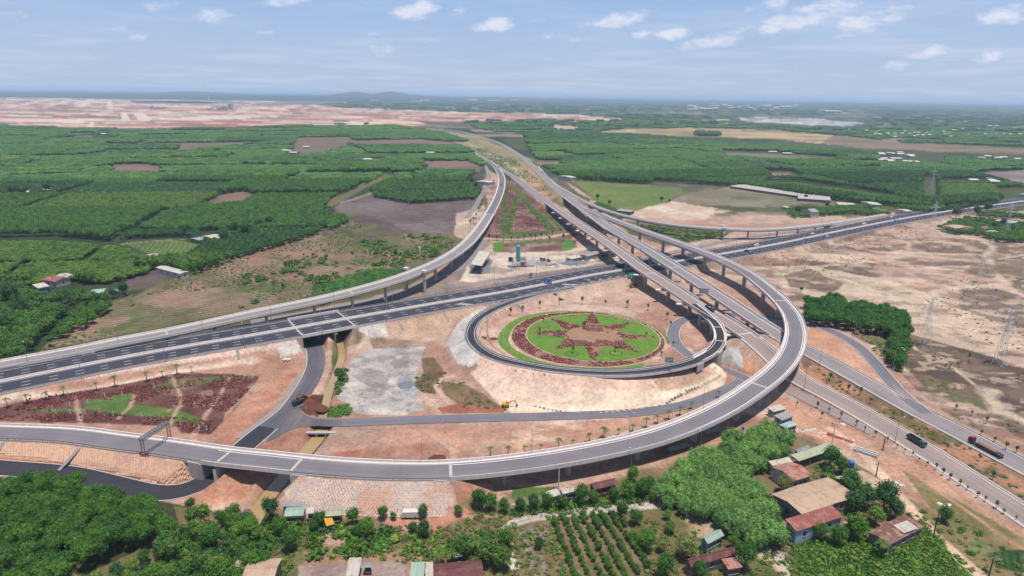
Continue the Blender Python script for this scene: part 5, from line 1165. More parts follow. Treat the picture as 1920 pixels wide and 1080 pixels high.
# single trees near the houses: pixel of the foot, crown radius factor, sort, label
SPOTS = [
 (510,978,1.7,1,'large dark tree left of the mint roofed huts'),(525,1008,1.4,0,'broad green tree above the tan roofed shed'),(545,1035,1.5,0,'tall tree between the tan shed and the bare patch'),(600,988,1.1,1,'dark tree between the mint roofs and the yellow shelter'),
 (590,998,.9,0,'small tree left of the yellow shelter'),(662,985,1.3,0,'bushy tree right of the pale green roofed hut'),(690,1008,1.4,0,'round bright tree above the bare red patch'),(668,1010,1.0,0,'smaller tree touching the round bright tree'),(718,975,1.0,0,'tree standing at the foot of the stone slope'),
 (738,975,.7,2,'small bush tree right of the slope foot tree'),(793,968,1.1,0,'slender tree in front of the white pickup'),(795,1008,1.2,1,'dark tree below the dirt track'),(775,1000,.8,1,'low dark bush tree beside the dirt track'),(860,962,.9,2,'small pale tree at the right end of the stone slope'),
 (898,955,1.5,1,'tall dark tree right of the stone slope'),(920,958,1.3,0,'green tree beside the tall dark tree at the track bend'),(945,962,1.1,0,'tree at the left end of the path fence'),(975,962,1.1,1,'dark tree on the fence line, below the white roof'),(1000,958,1.2,1,'dark tree on the fence line near the pole'),
 (1025,955,1.2,0,'tree in front of the white roofed house'),(1052,955,1.2,1,'dark tree in front of the cream roofed house'),(1090,948,1.5,0,'large round tree below the maroon roof'),(1112,946,1.1,0,'tree right of the large round tree'),(1150,942,1.1,1,'dark tree below the rusty wall'),(1175,938,1.5,0,'bright tree right of the maroon roof'),
 (1200,935,1.6,0,'tall bright tree at the edge of the bamboo'),(1215,928,1.4,1,'dark tree against the bamboo'),(1185,905,1.4,0,'light topped tree beside the maroon roof gable'),(1010,1030,.8,1,'shrub on the vegetable bed'),(1190,985,1.3,0,'tree at the top of the orchard'),(1165,975,1.2,1,'dark tree behind the orchard rows'),
 (1210,1035,1.7,0,'round tree right of the orchard'),(1255,1000,1.1,2,'yellow green tree beside the pale clearing'),(1250,975,.9,2,'small yellow green tree under the path end'),(1285,1050,1.9,3,'large greyish tree left of the mint hut'),(1240,1035,1.0,3,'greyish shrub beside the round tree'),(1395,1070,1.9,0,'spreading tree right of the striped roof'),
 (1375,1030,1.1,2,'tree between the mint hut and the striped roof'),(1310,1085,1.2,0,'tree at the bottom edge below the maroon roof'),(1245,1085,1.6,0,'tree at the bottom edge right of the orchard'),(915,1060,2.0,2,'very bright broad tree above the maroon house'),(940,1070,1.8,2,'bright yellow green tree at the path corner'),(868,1050,1.6,0,'round dark green tree on the maroon roof side'),
 (950,1030,1.5,0,'green tree left of the path bend'),(1470,925,1.6,3,'greyish tree on the tan roof edge'),(1445,880,1.4,1,'dark tree behind the white gabled house'),(1555,880,1.9,1,'large dark tree right of the pale green roof'),(1575,890,1.5,1,'second dark tree behind the long tan roof'),(1550,900,1.2,1,'dark bush tree in the yard'),
 (1590,935,2.2,1,'big dark tree on the long tan roof'),(1620,955,2.0,1,'middle dark tree of the yard trees'),(1655,960,2.2,1,'rightmost dark tree of the yard trees'),(1600,965,1.8,1,'shady tree above the white lean-to'),(1640,985,1.7,2,'yellow green tree in front of the dark yard trees'),(1675,975,1.5,1,'dark tree behind the rusty patched roof'),
 (1770,980,1.3,0,'lone green tree beside the lane'),(1535,1015,1.3,0,'tree below the red roofed shed'),(1600,1015,1.9,0,'large green tree between the red shed and the rusty roof'),(1570,1025,1.5,0,'tree in front of the dark yard gate'),(1440,960,1.2,1,'dark tree at the corner of the tan roof'),(1452,1000,1.2,0,'tree left of the pale blue gable'),
 (637,715,1.5,0,'round green tree on the canal bank'),(358,958,1.0,0,'small tree at the edge of the orange bank'),(232,555,2.0,1,'tall dark tree beside the turquoise roofed house'),(213,560,1.5,1,'dark tree left of the tall dark tree'),(350,440,2.0,1,'dark round tree left of the farmhouse yard'),
 (420,455,2.6,1,'largest dark tree by the farmhouse yard'),(440,440,2.4,1,'dark tree behind the farmhouse'),(460,445,2.4,1,'wide dark tree right of the farmhouse'),(485,430,2.4,1,'dark tree right of the wide dark tree'),(505,425,2.2,1,'end tree of the dark farmyard trees'),
 (25,575,2.8,1,'broad dark brownish tree at the left edge'),(45,600,2.4,1,'second broad dark tree at the left edge'),(10,630,2.4,1,'dark tree above the ramp at the left edge'),
 (612,487,1.0,0,'round bush tree on the dry slope'),(582,500,.6,0,'small dark bush on the dry slope'),(547,513,.6,1,'left bush of the pair on the slope'),(558,513,.6,1,'right bush of the pair on the slope'),(534,497,.6,1,'slim dark bush on the dry slope'),(570,480,.5,1,'small bush uphill on the dry slope'),(660,478,.7,1,'dark bush below the burnt patch'),(705,482,1.1,0,'bush tree by the young trees'),(742,478,1.1,1,'dark tree above the young trees'),(795,487,.9,0,'bush left of the ramp curve'),(531,540,.8,0,'bush nearest the ramp on the slope'),(512,535,.6,0,'small bush nearest the ramp'),
 (1142,385,1.4,1,'dark tree at the corner of the green field'),(1120,375,1.5,1,'bushy tree at the green field edge'),(1240,378,1.3,1,'dark tree on the far edge of the green field'),(1255,380,1.0,1,'shrub tree on the far edge of the green field'),(1495,402,2.0,1,'tree left of the white villa'),(1550,390,1.6,1,'tree beside the greenhouse end'),(1510,375,1.6,1,'tree between the greenhouses'),
 (1792,410,2.6,1,'tree behind the white houses right of the highway'),(1830,408,2.6,1,'dark tree right of the white houses'),(1850,400,2.8,1,'tall dark tree by the highway'),(1880,425,2.0,1,'tree beside the small pale house'),(1862,432,1.8,1,'round tree below the highway'),
 (892,355,2.2,1,'dark tree behind the white kiosk at the back'),(885,345,2.0,1,'second dark tree at the back kiosk'),
 (1186,535,.8,3,'olive shrub under the green road sign'),(1192,538,.7,3,'second shrub under the green road sign'),(1182,540,.7,3,'third shrub under the green road sign'),(995,520,.8,3,'lone bushy tree beside the highway'),(1028,495,1.1,3,'tree beside the white cabin at the plant'),
 (1818,669,.5,0,'small green bush on the bare tract'),(1502,546,.7,1,'lone shrub on the pale sand')]
sorts = [(LEAF_RUB, 2.2, 6.2), (LEAF_DK, 2.2, 6.2), (LEAF_LT, 2.1, 5.4), (LEAF_DRY, 2.2, 5.2)]
single = [Kind([tree_proto('garden_tree', r0_, h0_, 's', m_, 180+10*i+j, 1100, .32, 'tree', 'tree', h0=1.3, n=7) for j in range(2)]) for i, (m_, r0_, h0_) in enumerate(sorts)]
for px, py, s_, k_, lb in SPOTS:
    if s_ <= 1.0 and lb.find('tree') < 0: pass
    g_ = G_(px, py); single[k_].put((g_.x, g_.y, g_.z-.15), s_*.70, lb)
for k_ in single: k_.drop_unused()
# orchard rows
orc = Kind([tree_proto('orchard_tree', 1.15, 2.8, 'o', LEAF_RUB, 230+i, 260, .30, 'small green orchard tree in the planted rows at the bottom', 'fruit tree', 'orchard trees in rows at the bottom', h0=.5, n=4) for i in range(3)])
ROWS = [((1037,976),(1082,1092)),((1056,974),(1106,1092)),((1074,973),(1130,1092)),((1092,971),(1154,1092)),((1110,969),(1178,1092)),((1127,967),(1200,1085)),((1144,966),(1215,1065)),((1160,970),(1205,1030))]
for a_, b_ in ROWS:
    p0 = G_(*a_); p1 = G_(*b_); n_ = int((p1-p0).length/1.35)
    for i in range(n_+1):
        if random.random() < .06: continue
        p = p0.lerp(p1, i/n_); orc.put((p.x+random.uniform(-.25, .25), p.y+random.uniform(-.25, .25), p.z-.05), random.uniform(.5, .95))

# palms
def palm_proto(name, h, nf, fl, label, cat, group, seed, m):
    rr = random.Random(seed); t = thing(name, label, cat, (0, 0, -500), group=group); mb = MB()
    mb.tube((0, 0, -.3), (.05, .03, h*.5), .14*h/4+.04, .1*h/4+.03, 7); mb.tube((.05, .03, h*.5), (.1, .0, h), .1*h/4+.03, .09*h/4+.02, 7); link('trunk', mb.mesh('trunk', BARK), t)
    mb = MB()
    for i in range(nf):
        a = 2*math.pi*i/nf+rr.uniform(-.25, .25); el = rr.uniform(.15, 1.15); pr = []; w0 = fl*.16
        for k in range(6):
            s = k/5; d = fl*s; x = .1+math.cos(a)*d*math.cos(el)*(1-.1*s); y = math.sin(a)*d*math.cos(el)*(1-.1*s); z = h+math.sin(el)*d-1.0*fl*s*s*.75; pr.append((x, y, z, w0*(math.sin(math.pi*(.12+.83*s)))+.02))
        nx, ny = -math.sin(a), math.cos(a)
        for k in range(5):
            p, q_ = pr[k], pr[k+1]
            for sg in (-1, 1):
                for u in (0, .5):
                    f0 = u; f1 = u+.36; A_ = [p[i]+(q_[i]-p[i])*f0 for i in range(4)]; B_ = [p[i]+(q_[i]-p[i])*f1 for i in range(4)]
                    mb.poly([A_[:3], B_[:3], (B_[0]+sg*nx*B_[3]+math.cos(a)*.08*fl, B_[1]+sg*ny*B_[3]+math.sin(a)*.08*fl, B_[2]-.35*B_[3]), (A_[0]+sg*nx*A_[3]+math.cos(a)*.08*fl, A_[1]+sg*ny*A_[3]+math.sin(a)*.08*fl, A_[2]-.35*A_[3])])
    me = mb.mesh('crown', m); at = me.attributes.new('leaf', 'FLOAT', 'FACE'); at.data.foreach_set('value', np.array([rr.uniform(.2, .8) for _ in mb.f], np.float32)); link('crown', me, t); return t
palmA = Kind([palm_proto('young_palm', 3.0, 11, 1.7, '', 'palm', None, 5+i, LEAF_RUB) for i in range(2)])
for px, py in ((15,765),(52,757),(87,750),(120,742),(182,733),(216,725),(276,716),(305,708),(332,703),(360,699)):
    g_ = G_(px, py); palmA.put((g_.x, g_.y, g_.z), random.uniform(.8, 1.35), 'young palm in the row at the foot of the highway bank', 'young palms along the highway bank')
for px, py in ((920,858),(952,855),(984,851),(1014,846),(1047,842),(1074,836),(1105,830),(1132,822),(1160,817),(1186,810),(1211,802),(1232,795),(1253,787),(1274,780),(1296,767),(1347,747)):
    g_ = G_(px, py); palmA.put((g_.x, g_.y, g_.z), random.uniform(.7, 1.35), 'young palm in the row on the inner side of the curved ramp', 'young palms inside the curved ramp')
palmB = Kind([palm_proto('coconut_palm', 5.2, 15, 3.0, '', 'palm', None, 15+i, LEAF_LT) for i in range(2)])
for px, py, s_, lb in ((825,1060,1,'coconut palm left of the maroon house'),(875,1045,1.1,'coconut palm behind the maroon house'),(893,1038,1,'second coconut palm behind the maroon house'),(848,1058,.8,'short palm between the coconut palms'),(1470,1018,.8,'palm left of the pale blue gable'),(1545,1012,.9,'palm under the red shed'),(1650,1045,1.0,'spiky palm below the rusty patched roof'),(1548,905,.8,'palm in the walled yard'),(1655,1040,.6,'small palm beside the spiky palm')):
    g_ = G_(px, py); palmB.put((g_.x, g_.y, g_.z), s_*.8, lb)
# staked saplings
sap = Kind([tree_proto('sapling', .55, 2.7, 'p', (LEAF_DK, LEAF_RUB, LEAF_LT)[i], 260+i, 60, .36, '', 'sapling', None, h0=1.2, n=3) for i in range(3)])
def saplings(pts, label, group, s0=.8, s1=1.2):
    for px, py in pts: g_ = G_(px, py); sap.put((g_.x, g_.y, g_.z), random.uniform(s0, s1), label, group)
saplings([(1494,761),(1520,772),(1532,766),(1540,785),(1554,775),(1560,799),(1576,786),(1605,799),(1621,810),(1640,820),(1663,830),(1681,841),(1696,849),(1711,856),(1722,866),(1738,874),(1754,882),(1767,892),(1780,901),(1799,912),(1813,920),(1832,934),(1846,942),(1867,955),(1881,965),(1904,977)], 'staked sapling on the near verge of the dusty road', 'saplings on the near verge', .5, 1.15)
saplings([(1590,735),(1612,742),(1631,757),(1674,785),(1722,814),(1775,845),(1835,865),(1860,900),(1556,715)], 'thin sapling on the grassy median of the straight road', 'saplings on the median', .9, 1.4)
saplings([(1792,770),(1821,780),(1849,795),(1864,830),(1839,817),(1885,845),(1905,850)], 'sapling on the far verge of the grey road', 'saplings on the far verge', .7, 1.2)
saplings([(1012,578),(1049,572),(1091,572),(1135,574),(1176,577),(1215,583),(957,592),(980,584),(1095,618),(1074,663),(1154,660),(1211,633),(1012,628),(1019,604),(1250,600),(1257,612),(1262,650),(1240,668)], 'sapling in or around the star garden', 'saplings of the star garden', 1.0, 1.7)
saplings([(917,452),(932,452),(944,454),(959,452),(971,453),(983,450),(995,449),(1004,450),(1015,448),(1025,446),(1036,442),(1050,438),(1030,455),(1056,452)], 'dark sapling along the track of the triangular park', 'saplings of the triangular park', 1.4, 2.2)
saplings([(966,380),(963,392),(960,404),(957,416),(954,428),(984,382),(992,392),(1000,402),(1008,412),(1016,422),(1022,430)], 'shrub on the grass strips of the triangular park', 'shrubs of the triangular park', 1.0, 1.5)
saplings([(35,778),(68,780),(95,778),(122,782),(152,785),(180,782),(208,788),(235,788),(262,790),(292,793),(335,800),(362,803),(392,808)], 'small shrub tree in the red flower bed beside the ramp', 'shrub trees beside the ramp', .8, 1.2)
saplings([(898,398),(893,408),(888,416),(882,424),(901,390),(904,382),(925,345),(940,352)], 'shrub beside the narrow road at the back', 'shrubs beside the back road', 1.5, 2.2)
for k_ in (rub, mixd, sap, grv, bam, orc, palmA, palmB): k_.drop_unused()

# ------------------------------------------------------------------ star garden
LAWN = mat('lawn', (.076,.148,.017), .95, .30, .22, .2, fine=5); BED = mat('flower_bed_soil', alb(160,114,102), .95, .3, .6, .3, fine=3); DRYBED = mat('dry_bed', alb(168,134,108), .95, .25, .3, .2, fine=3)
SAND = mat('garden_path', alb(206,172,150), .95, .15, .5, .2)
gd = tag(link('garden', None), 'round star garden inside the black loop road', kind='structure')
gc = W(1111,629,2)[:2]; CX, CY = gc
def ring(r0, r1, z, seed, wob=.8, n=120, a0=0, a1=2*math.pi):
    mb = MB(); rr = np.random.default_rng(seed); ph = rr.uniform(0, 6.28, 6)
    f = lambda a, r: r+wob*sum(math.sin((k+2)*a+ph[k])/(k+2) for k in range(6))
    for i in range(n+1):
        a = a0+(a1-a0)*i/n
        for r in ((f(a, r0) if r0 else 0), f(a, r1)): mb.v.append((CX+r*math.cos(a), CY+r*math.sin(a), z))
    for i in range(n): o = i*2; mb.f.append((o, o+1, o+3, o+2))
    return mb
oc = W(1093,633,2)[:2]; bc = W(1101,631,2)[:2]
CX, CY = oc; part('lawn', ring(34.5, 39.3, 2.03, 3, .9, a0=-.1, a1=5.35), LAWN, gd)
CX, CY = bc; part('path_ring', ring(0, 36.0, 2.045, 4, .3), SAND, gd); part('flower_bed', ring(0, 35.2, 2.055, 4, .4), BED, gd)
CX, CY = gc; part('path_ring', ring(0, 31.3, 2.065, 5, .1), SAND, gd); part('lawn', ring(0, 30.8, 2.075, 5, .1), LAWN, gd)
tips = [(1110,585),(1182,605),(1233,632),(1198,661),(1113,678),(1040,656),(990,623),(1031,597)]
TW = [W(x_, y_, 2)[:2]-gc for x_, y_ in tips]; star = []
for i in range(8):
    a = TW[i]; b = TW[(i+1) % 8]; star.append(a); d = a/np.linalg.norm(a)+b/np.linalg.norm(b); d /= np.linalg.norm(d); star.append(d*12.6)
mb = MB(); mb.v.append((CX, CY, 2.10)); mb.v += [(CX+p[0], CY+p[1], 2.10) for p in star]; mb.f = [(0, 1+(i+1) % 16, 1+i) for i in range(16)]; part('star_bed', mb, BED, gd)
part('centre_bed', ring(0, 13.0, 2.13, 8, 2.6), DRYBED, gd)
for (x_, y_) in ((1019,611),(1072,663),(1146,597),(1155,662)):
    c = W(x_, y_, 2.11); mb = MB(); n_ = 28
    for i in range(n_):
        a = 2*math.pi*i/n_
        for r in (2.5, 3.0): mb.v.append((c[0]+r*math.cos(a), c[1]+r*math.sin(a), 2.11))
    mb.f = [(2*i, 2*i+1, (2*i+3) % (2*n_), (2*i+2) % (2*n_)) for i in range(n_)]; part('tree_ring', mb, mat('soil_dark', alb(96,84,50), .95, .2), gd)
LEAF_RED = leafmat('red_leaves', (.120,.027,.034), (1.35,1.2,1.0), .15); LEAF_RED2 = leafmat('pink_leaves', (.26,.13,.11), (1.2,1.1,1.0), .15)
red_stock = stock('bedding_plant', [leaves_mesh('bedding_plant', [(0,0,.18,.42,.32)], 20, .3, mt, 300+i, core=.7) for i, mt in enumerate([LEAF_RED, LEAF_RED, LEAF_RED, LEAF_RED2])])
def beds(label, x, y, z, sd, thr=.42, p2=.25):
    k = fbm(x*.16+sd, y*.16, 3) > thr; x, y = x[k], y[k]; z = z[k] if hasattr(z, '__len__') else np.full(len(x), z); r = np.random.default_rng(sd)
    scatter('bedding_plants', label, x, y, z, red_stock, np.where(r.random(len(x)) < p2, 3, r.integers(0, 3, len(x))), r.uniform(.45, .95, len(x)))
r_ = np.random.default_rng(9); a = r_.uniform(0, 2*math.pi, 5200); rad = np.sqrt(r_.uniform(26**2, 35**2, 5200))
bx_ = bc[0]+rad*np.cos(a); by_ = bc[1]+rad*np.sin(a); k = np.hypot(bx_-gc[0], by_-gc[1]) > 31.6; beds('red and pink bedding plants in the outer ring of the star garden', bx_[k], by_[k], 2.05, 31, .33, .35)
xy = r_.uniform(-31, 31, (11000, 2)); k = inside(np.array(star), xy[:, 0], xy[:, 1]) & (np.hypot(xy[:, 0], xy[:, 1]) > 12); beds('red bedding plants filling the star', CX+xy[k, 0]+r_.normal(0, .35, k.sum()), CY+xy[k, 1]+r_.normal(0, .35, k.sum()), 2.1, 32, .36, .3)
beds('thin dry plants in the middle of the star', CX+xy[:, 0]*.42, CY+xy[:, 1]*.42, 2.13, 35, .56, .7)
def bedpoly(label, poly, sp_, sd, thr=.35, p2=.1, zr=0):
    x, y = pts_in(poly, sp_, .5, zr, 0, sd); beds(label, x, y, gz_many(x, y), sd, thr, p2)
bedpoly('dark red bedding plants in the triangle left of the service road', [(10,780),(60,745),(140,737),(250,718),(330,704),(375,702),(484,706),(484,712),(455,745),(425,772),(395,768),(335,760),(250,752),(160,748),(75,768)], .8, 41, .49, .16)
bedpoly('dark red bedding plants in the strip above the ramp', [(0,780),(100,778),(240,778),(330,782),(400,790),(395,812),(345,810),(330,798),(200,793),(0,788)], .8, 42, .46, .16)
bedpoly('red bedding rows of the triangular park', [(945,345),(958,350),(1000,388),(1052,438),(1040,440),(930,440),(927,425),(940,380)], 1.5, 43, .40)
post_p = thing('marker_post', 'white marker post in the ring round the star garden', 'post', (0, 0, -500), group='white marker posts of the star garden')
mb = MB(); mb.box(0, 0, -.2, .20, .20, 1.7); part('shaft', mb, PAINT, post_p); mb = MB(); mb.box(0, 0, -.02, .4, .4, .14); part('foot', mb, CONC, post_p)
first = True
for i in range(46):
    a = 2*math.pi*i/46+.05; p = (oc[0]+36.9*math.cos(a), oc[1]+36.9*math.sin(a), 2.05)
    if first: post_p.location = p; first = False
    else: dup(post_p, p)
for px, py in ((68,772),(98,768),(105,775),(131,760),(132,775),(160,776),(165,756),(187,773),(197,745),(213,779),(229,741),(265,780),(289,726),(291,787),(318,718),(338,797),(364,800),(388,806),(415,808)):
    dup(post_p, G_(px, py), label='white marker post in the red and green triangle by the ramp', group='white marker posts of the triangle')
for px, py in ((1001,852),(1030,850),(1060,843),(1090,833),(1118,826),(1146,818)):
    dup(post_p, G_(px, py), 0, .8, label='white marker post in the palm row inside the curved ramp', group='white marker posts of the palm row')

# stone pitching on the two banks of the curved ramp
def pitching(name, label, d0, d1, l0, l1, stepd, stepl, mats, sd, fill=1.0):
    r = np.random.default_rng(sd); mbs = [MB() for _ in mats]; ds = np.arange(d0, d1, stepd); ls = np.arange(l0, l1, stepl); P_ = []; 
    for i, d in enumerate(ds):
        for j, la in enumerate(ls):
            if r.random() > fill: continue
            P_.append((A.at(d+(j % 2)*stepd*.5+r.uniform(-.08, .08), la+r.uniform(-.05, .05)), i, j))
    z_ = gz_many(np.array([p[0].x for p in P_]), np.array([p[0].y for p in P_]))
    zb = gz_many(np.array([p[0].x+A.n[0][0]*0 for p in P_]), np.array([p[0].y for p in P_])); nn = [A.at(ds[i], ls[j]+.6)-A.at(ds[i], ls[j]) for _, i, j in P_]
    zb = gz_many(np.array([p[0].x+q_.x for p, q_ in zip(P_, nn)]), np.array([p[0].y+q_.y for p, q_ in zip(P_, nn)]))
    for (p, i, j), z, z2 in zip(P_, z_, zb):
        k = int(np.clip(fbm(np.array([ds[i]*.09+sd]), np.array([ls[j]*.12]), 3)[0]*2.4*len(mats)-.7*len(mats)+r.uniform(-.4, .4), 0, len(mats)-1))
        if z < .25: continue
        tilt = math.atan2(z-z2, .6)
        mbs[k].quadbox(Matrix.Translation((p.x, p.y, z-.02)) @ Matrix.Rotation(A.heading(ds[i])+r.uniform(-.05, .05), 4, 'Z') @ Matrix.Rotation(tilt, 4, 'X'), stepd*.88*r.uniform(.85, 1.05), stepl*1.02/math.cos(tilt), .12+r.uniform(0, .03))
    for mb, m_ in zip(mbs, mats): tag(part(name, mb, m_), label, kind='stuff')
SP1 = mat('pitching_pale', alb(222,198,180), .9, .14, .8); SP2 = mat('pitching_grey', alb(206,188,178), .9, .14, .8); SP3 = mat('pitching_orange', alb(212,172,150), .9, .14, .8); SP4 = mat('pitching_sand', alb(226,184,156), .9, .14, .8)
pitching('slope_stones', 'stone pitching on the bank between the two bridges of the curved ramp', A.near(566,873)+2, A.near(842,883)-1, 5.4, 13.5, .85, .62, [SP3, SP2, SP1, SP2], 3)
pitching('slope_stones', 'rows of facing blocks on the orange bank left of the underpass', 4, gA1[0]-2, 5.4, 12.0, 1.0, .62, [SP3, SP4, SP4], 5)
# ------------------------------------------------------------------ street lamps
def lamp_proto(name, h, arm, label, group):
    t = thing(name, label, 'street lamp', (0, 0, -500), group=group); mb = MB(); mb.tube((0, 0, -.3), (0, 0, h), .13, .07, 6); part('pole', mb, STEEL, t)
    mb = MB(); mb.tube((0, 0, h), (0, arm, h+.5), .06, .045, 5); a = part('arm', mb, STEEL, t); mb = MB(); mb.box(0, arm+.35, h+.45, .32, .8, .14); part('lamp_head', mb, CONC_L, a); return t
LP = lamp_proto('street_lamp', 10.5, 1.8, 'tall grey street lamp at the edge of the dark highway', 'street lamps along the highway'); LPU = [False]
def lamps(sp, lat, d0, d1, step, label, group, sc=1.0, zoff=0.0):
    x = d0
    while x < d1:
        p = sp.at(x, lat, zoff); hd = sp.heading(x); rz = hd if lat > 0 else hd+math.pi
        if not LPU[0]: LP.location = p; LP.rotation_euler.z = rz; LP.scale = (sc,)*3; LPU[0] = True; LP['label'] = label; LP['group'] = group
        else: dup(LP, p, rz, sc, label, group)
        x += step
lamps(E, 13.3, 30, E.near(1180,515), 31, 'tall grey street lamp on the near edge of the dark highway', 'street lamps on the near edge of the highway', 1, -.3)
lamps(E, 13.3, E.near(1320,490), E.near(1890,380), 40, 'tall grey street lamp on the near edge of the highway east of the bridges', 'street lamps on the near edge of the highway east of the bridges', 1, -.3)
lamps(E, -13.3, 45, E.near(1180,495), 31, 'tall grey street lamp on the far edge of the dark highway', 'street lamps on the far edge of the highway', 1, -.3)
lamps(E, -13.3, E.near(1340,470), E.near(1890,370), 40, 'tall grey street lamp on the far edge of the highway east of the bridges', 'street lamps on the far edge of the highway east of the bridges', 1, -.3)
lamps(B, -4.55, 40, B.near(930,372), 30, 'thin street lamp on the outer parapet of the northern ramp', 'street lamps on the northern ramp', .8, .5)
lamps(A, -4.55 if False else -4.5, A.near(790,870), A.near(1440,540), 34, 'thin street lamp on the inner parapet of the curved ramp', 'street lamps on the curved ramp', .75, .5)
lamps(D, 2.9, 25, D.near(1240,692), 26, 'short street lamp on the outer edge of the black loop road', 'street lamps on the loop road', .62, -.1)
lamps(Lb, 5.6, Lb.near(1530,727), Lb.near(1900,955), 42, 'street lamp on the near kerb of the dusty road', 'street lamps on the dusty road', .85, -.1)
lamps(Rb, 5.9, Rb.near(1560,683), Rb.near(1640,727), 30, 'street lamp in the grassy median by the curved ramp', 'street lamps in the grassy median', .85, -.1)
lamps(D2, -3.2, D2.near(1590,640), D2.near(1690,735), 30, 'street lamp beside the eastern road', 'street lamps beside the eastern road', .8, 0)
lamps(Fr, 8, Fr.near(1100,778), Fr.near(1120,777), 30, 'short lamp post between the loop slope and the curved ramp', 'short lamp posts by the loop slope', .4, 0)
lamps(LR, -3.4, 8, LR.len, 26, 'thin street lamp beside the narrow road at the back', 'street lamps beside the back road', .75, 0)
for px, py, sc, lb in ((1183,880,.75,'street lamp standing below the curved ramp'),(1312,845,.75,'street lamp by the steel sheets under the curved ramp'),(1673,695,.95,'street lamp at the grove fence'),(1692,700,1.0,'street lamp beside the bare tract near the grove')):
    dup(LP, G_(px, py), random.uniform(0, 6), sc, lb, '')
for o_ in COL.objects:
    if o_.get('group') == '': del o_['group']

# ------------------------------------------------------------------ pylons
PY = mat('pylon_steel', alb(245,245,245), .8, .05, 1, 0, metal=.0); REDP = mat('red_paint', alb(190,52,44), .6, .1); 
def pylon(px, py, h, label, red=False, wid=.20, turn=.5, zarm=1.0):
    g_ = G_(px, py); t = thing('pylon', label, 'pylon', g_, turn); b_ = h*wid/2
    def wd(z): u = z/h; return b_*(1-u/.62)+.045*h/2*(u/.62) if u < .62 else .045*h/2*(1-(u-.62)/.38*.55)
    for sx, sy in ((-1,-1),(1,-1),(1,1),(-1,1)):
        mb = MB(); zs = [0, .62*h, h]
        for z0, z1 in zip(zs[:-1], zs[1:]): mb.beam((sx*wd(z0), sy*wd(z0), z0-.2*(z0 == 0)), (sx*wd(z1), sy*wd(z1), z1), .11 if h > 20 else .08)
        part('leg', mb, PY, t)
    mb = MB(); zs = [0, .16*h, .30*h, .42*h, .52*h, .62*h]+[.62*h+.38*h*k/6 for k in range(1, 7)]
    for z0, z1 in zip(zs[:-1], zs[1:]):
        for k in range(4):
            c = ((-1,-1),(1,-1),(1,1),(-1,1)); a_ = c[k]; d_ = c[(k+1) % 4]; w0, w1 = wd(z0), wd(z1)
            mb.beam((a_[0]*w0, a_[1]*w0, z0), (d_[0]*w1, d_[1]*w1, z1), .045); mb.beam((d_[0]*w0, d_[1]*w0, z0), (a_[0]*w1, a_[1]*w1, z1), .045); mb.beam((a_[0]*w1, a_[1]*w1, z1), (d_[0]*w1, d_[1]*w1, z1), .045)
    part('bracing', mb, PY, t)
    for k, (u, l) in enumerate(((.97, .10), (.86, .145), (.75, .17))):
        z = u*h; L_ = l*h*zarm; w0 = wd(z); mb = MB()
        for s in (-1, 1):
            for q in (-1, 1): mb.beam((s*w0, q*w0, z), (s*L_, 0, z+.012*h), .12)
            mb.beam((s*w0, 0, z+.045*h), (s*L_, 0, z+.012*h), .12); mb.tube((s*L_, 0, z+.01*h), (s*L_, 0, z-.035*h), .09, .09, 5)
        part('crossarm', mb, REDP if (red and k == 0) else PY, t)
    return t
pylon(1743,369,34,'tall lattice pylon rising from the trees, with red tip arms', True, .2, .3); pylon(1740,465,36,'large lattice pylon with a red top where the highway passes', True, .23, .4)
pylon(1833,529,15,'small lattice pylon on the bare tract by the sandy track',False,.24,.3); pylon(1731,650,24,'leaning looking lattice pylon at the edge of the grove',False,.2,.2); pylon(1872,684,25,'lattice pylon standing on the pale sand at the right',False,.16,.5); pylon(1747,253,42,'far hazy lattice pylon by the village',True,.2,.3)
pylon(1885,440,26,'lattice pylon partly behind the trees at the right edge of the highway',False,.2,.3)

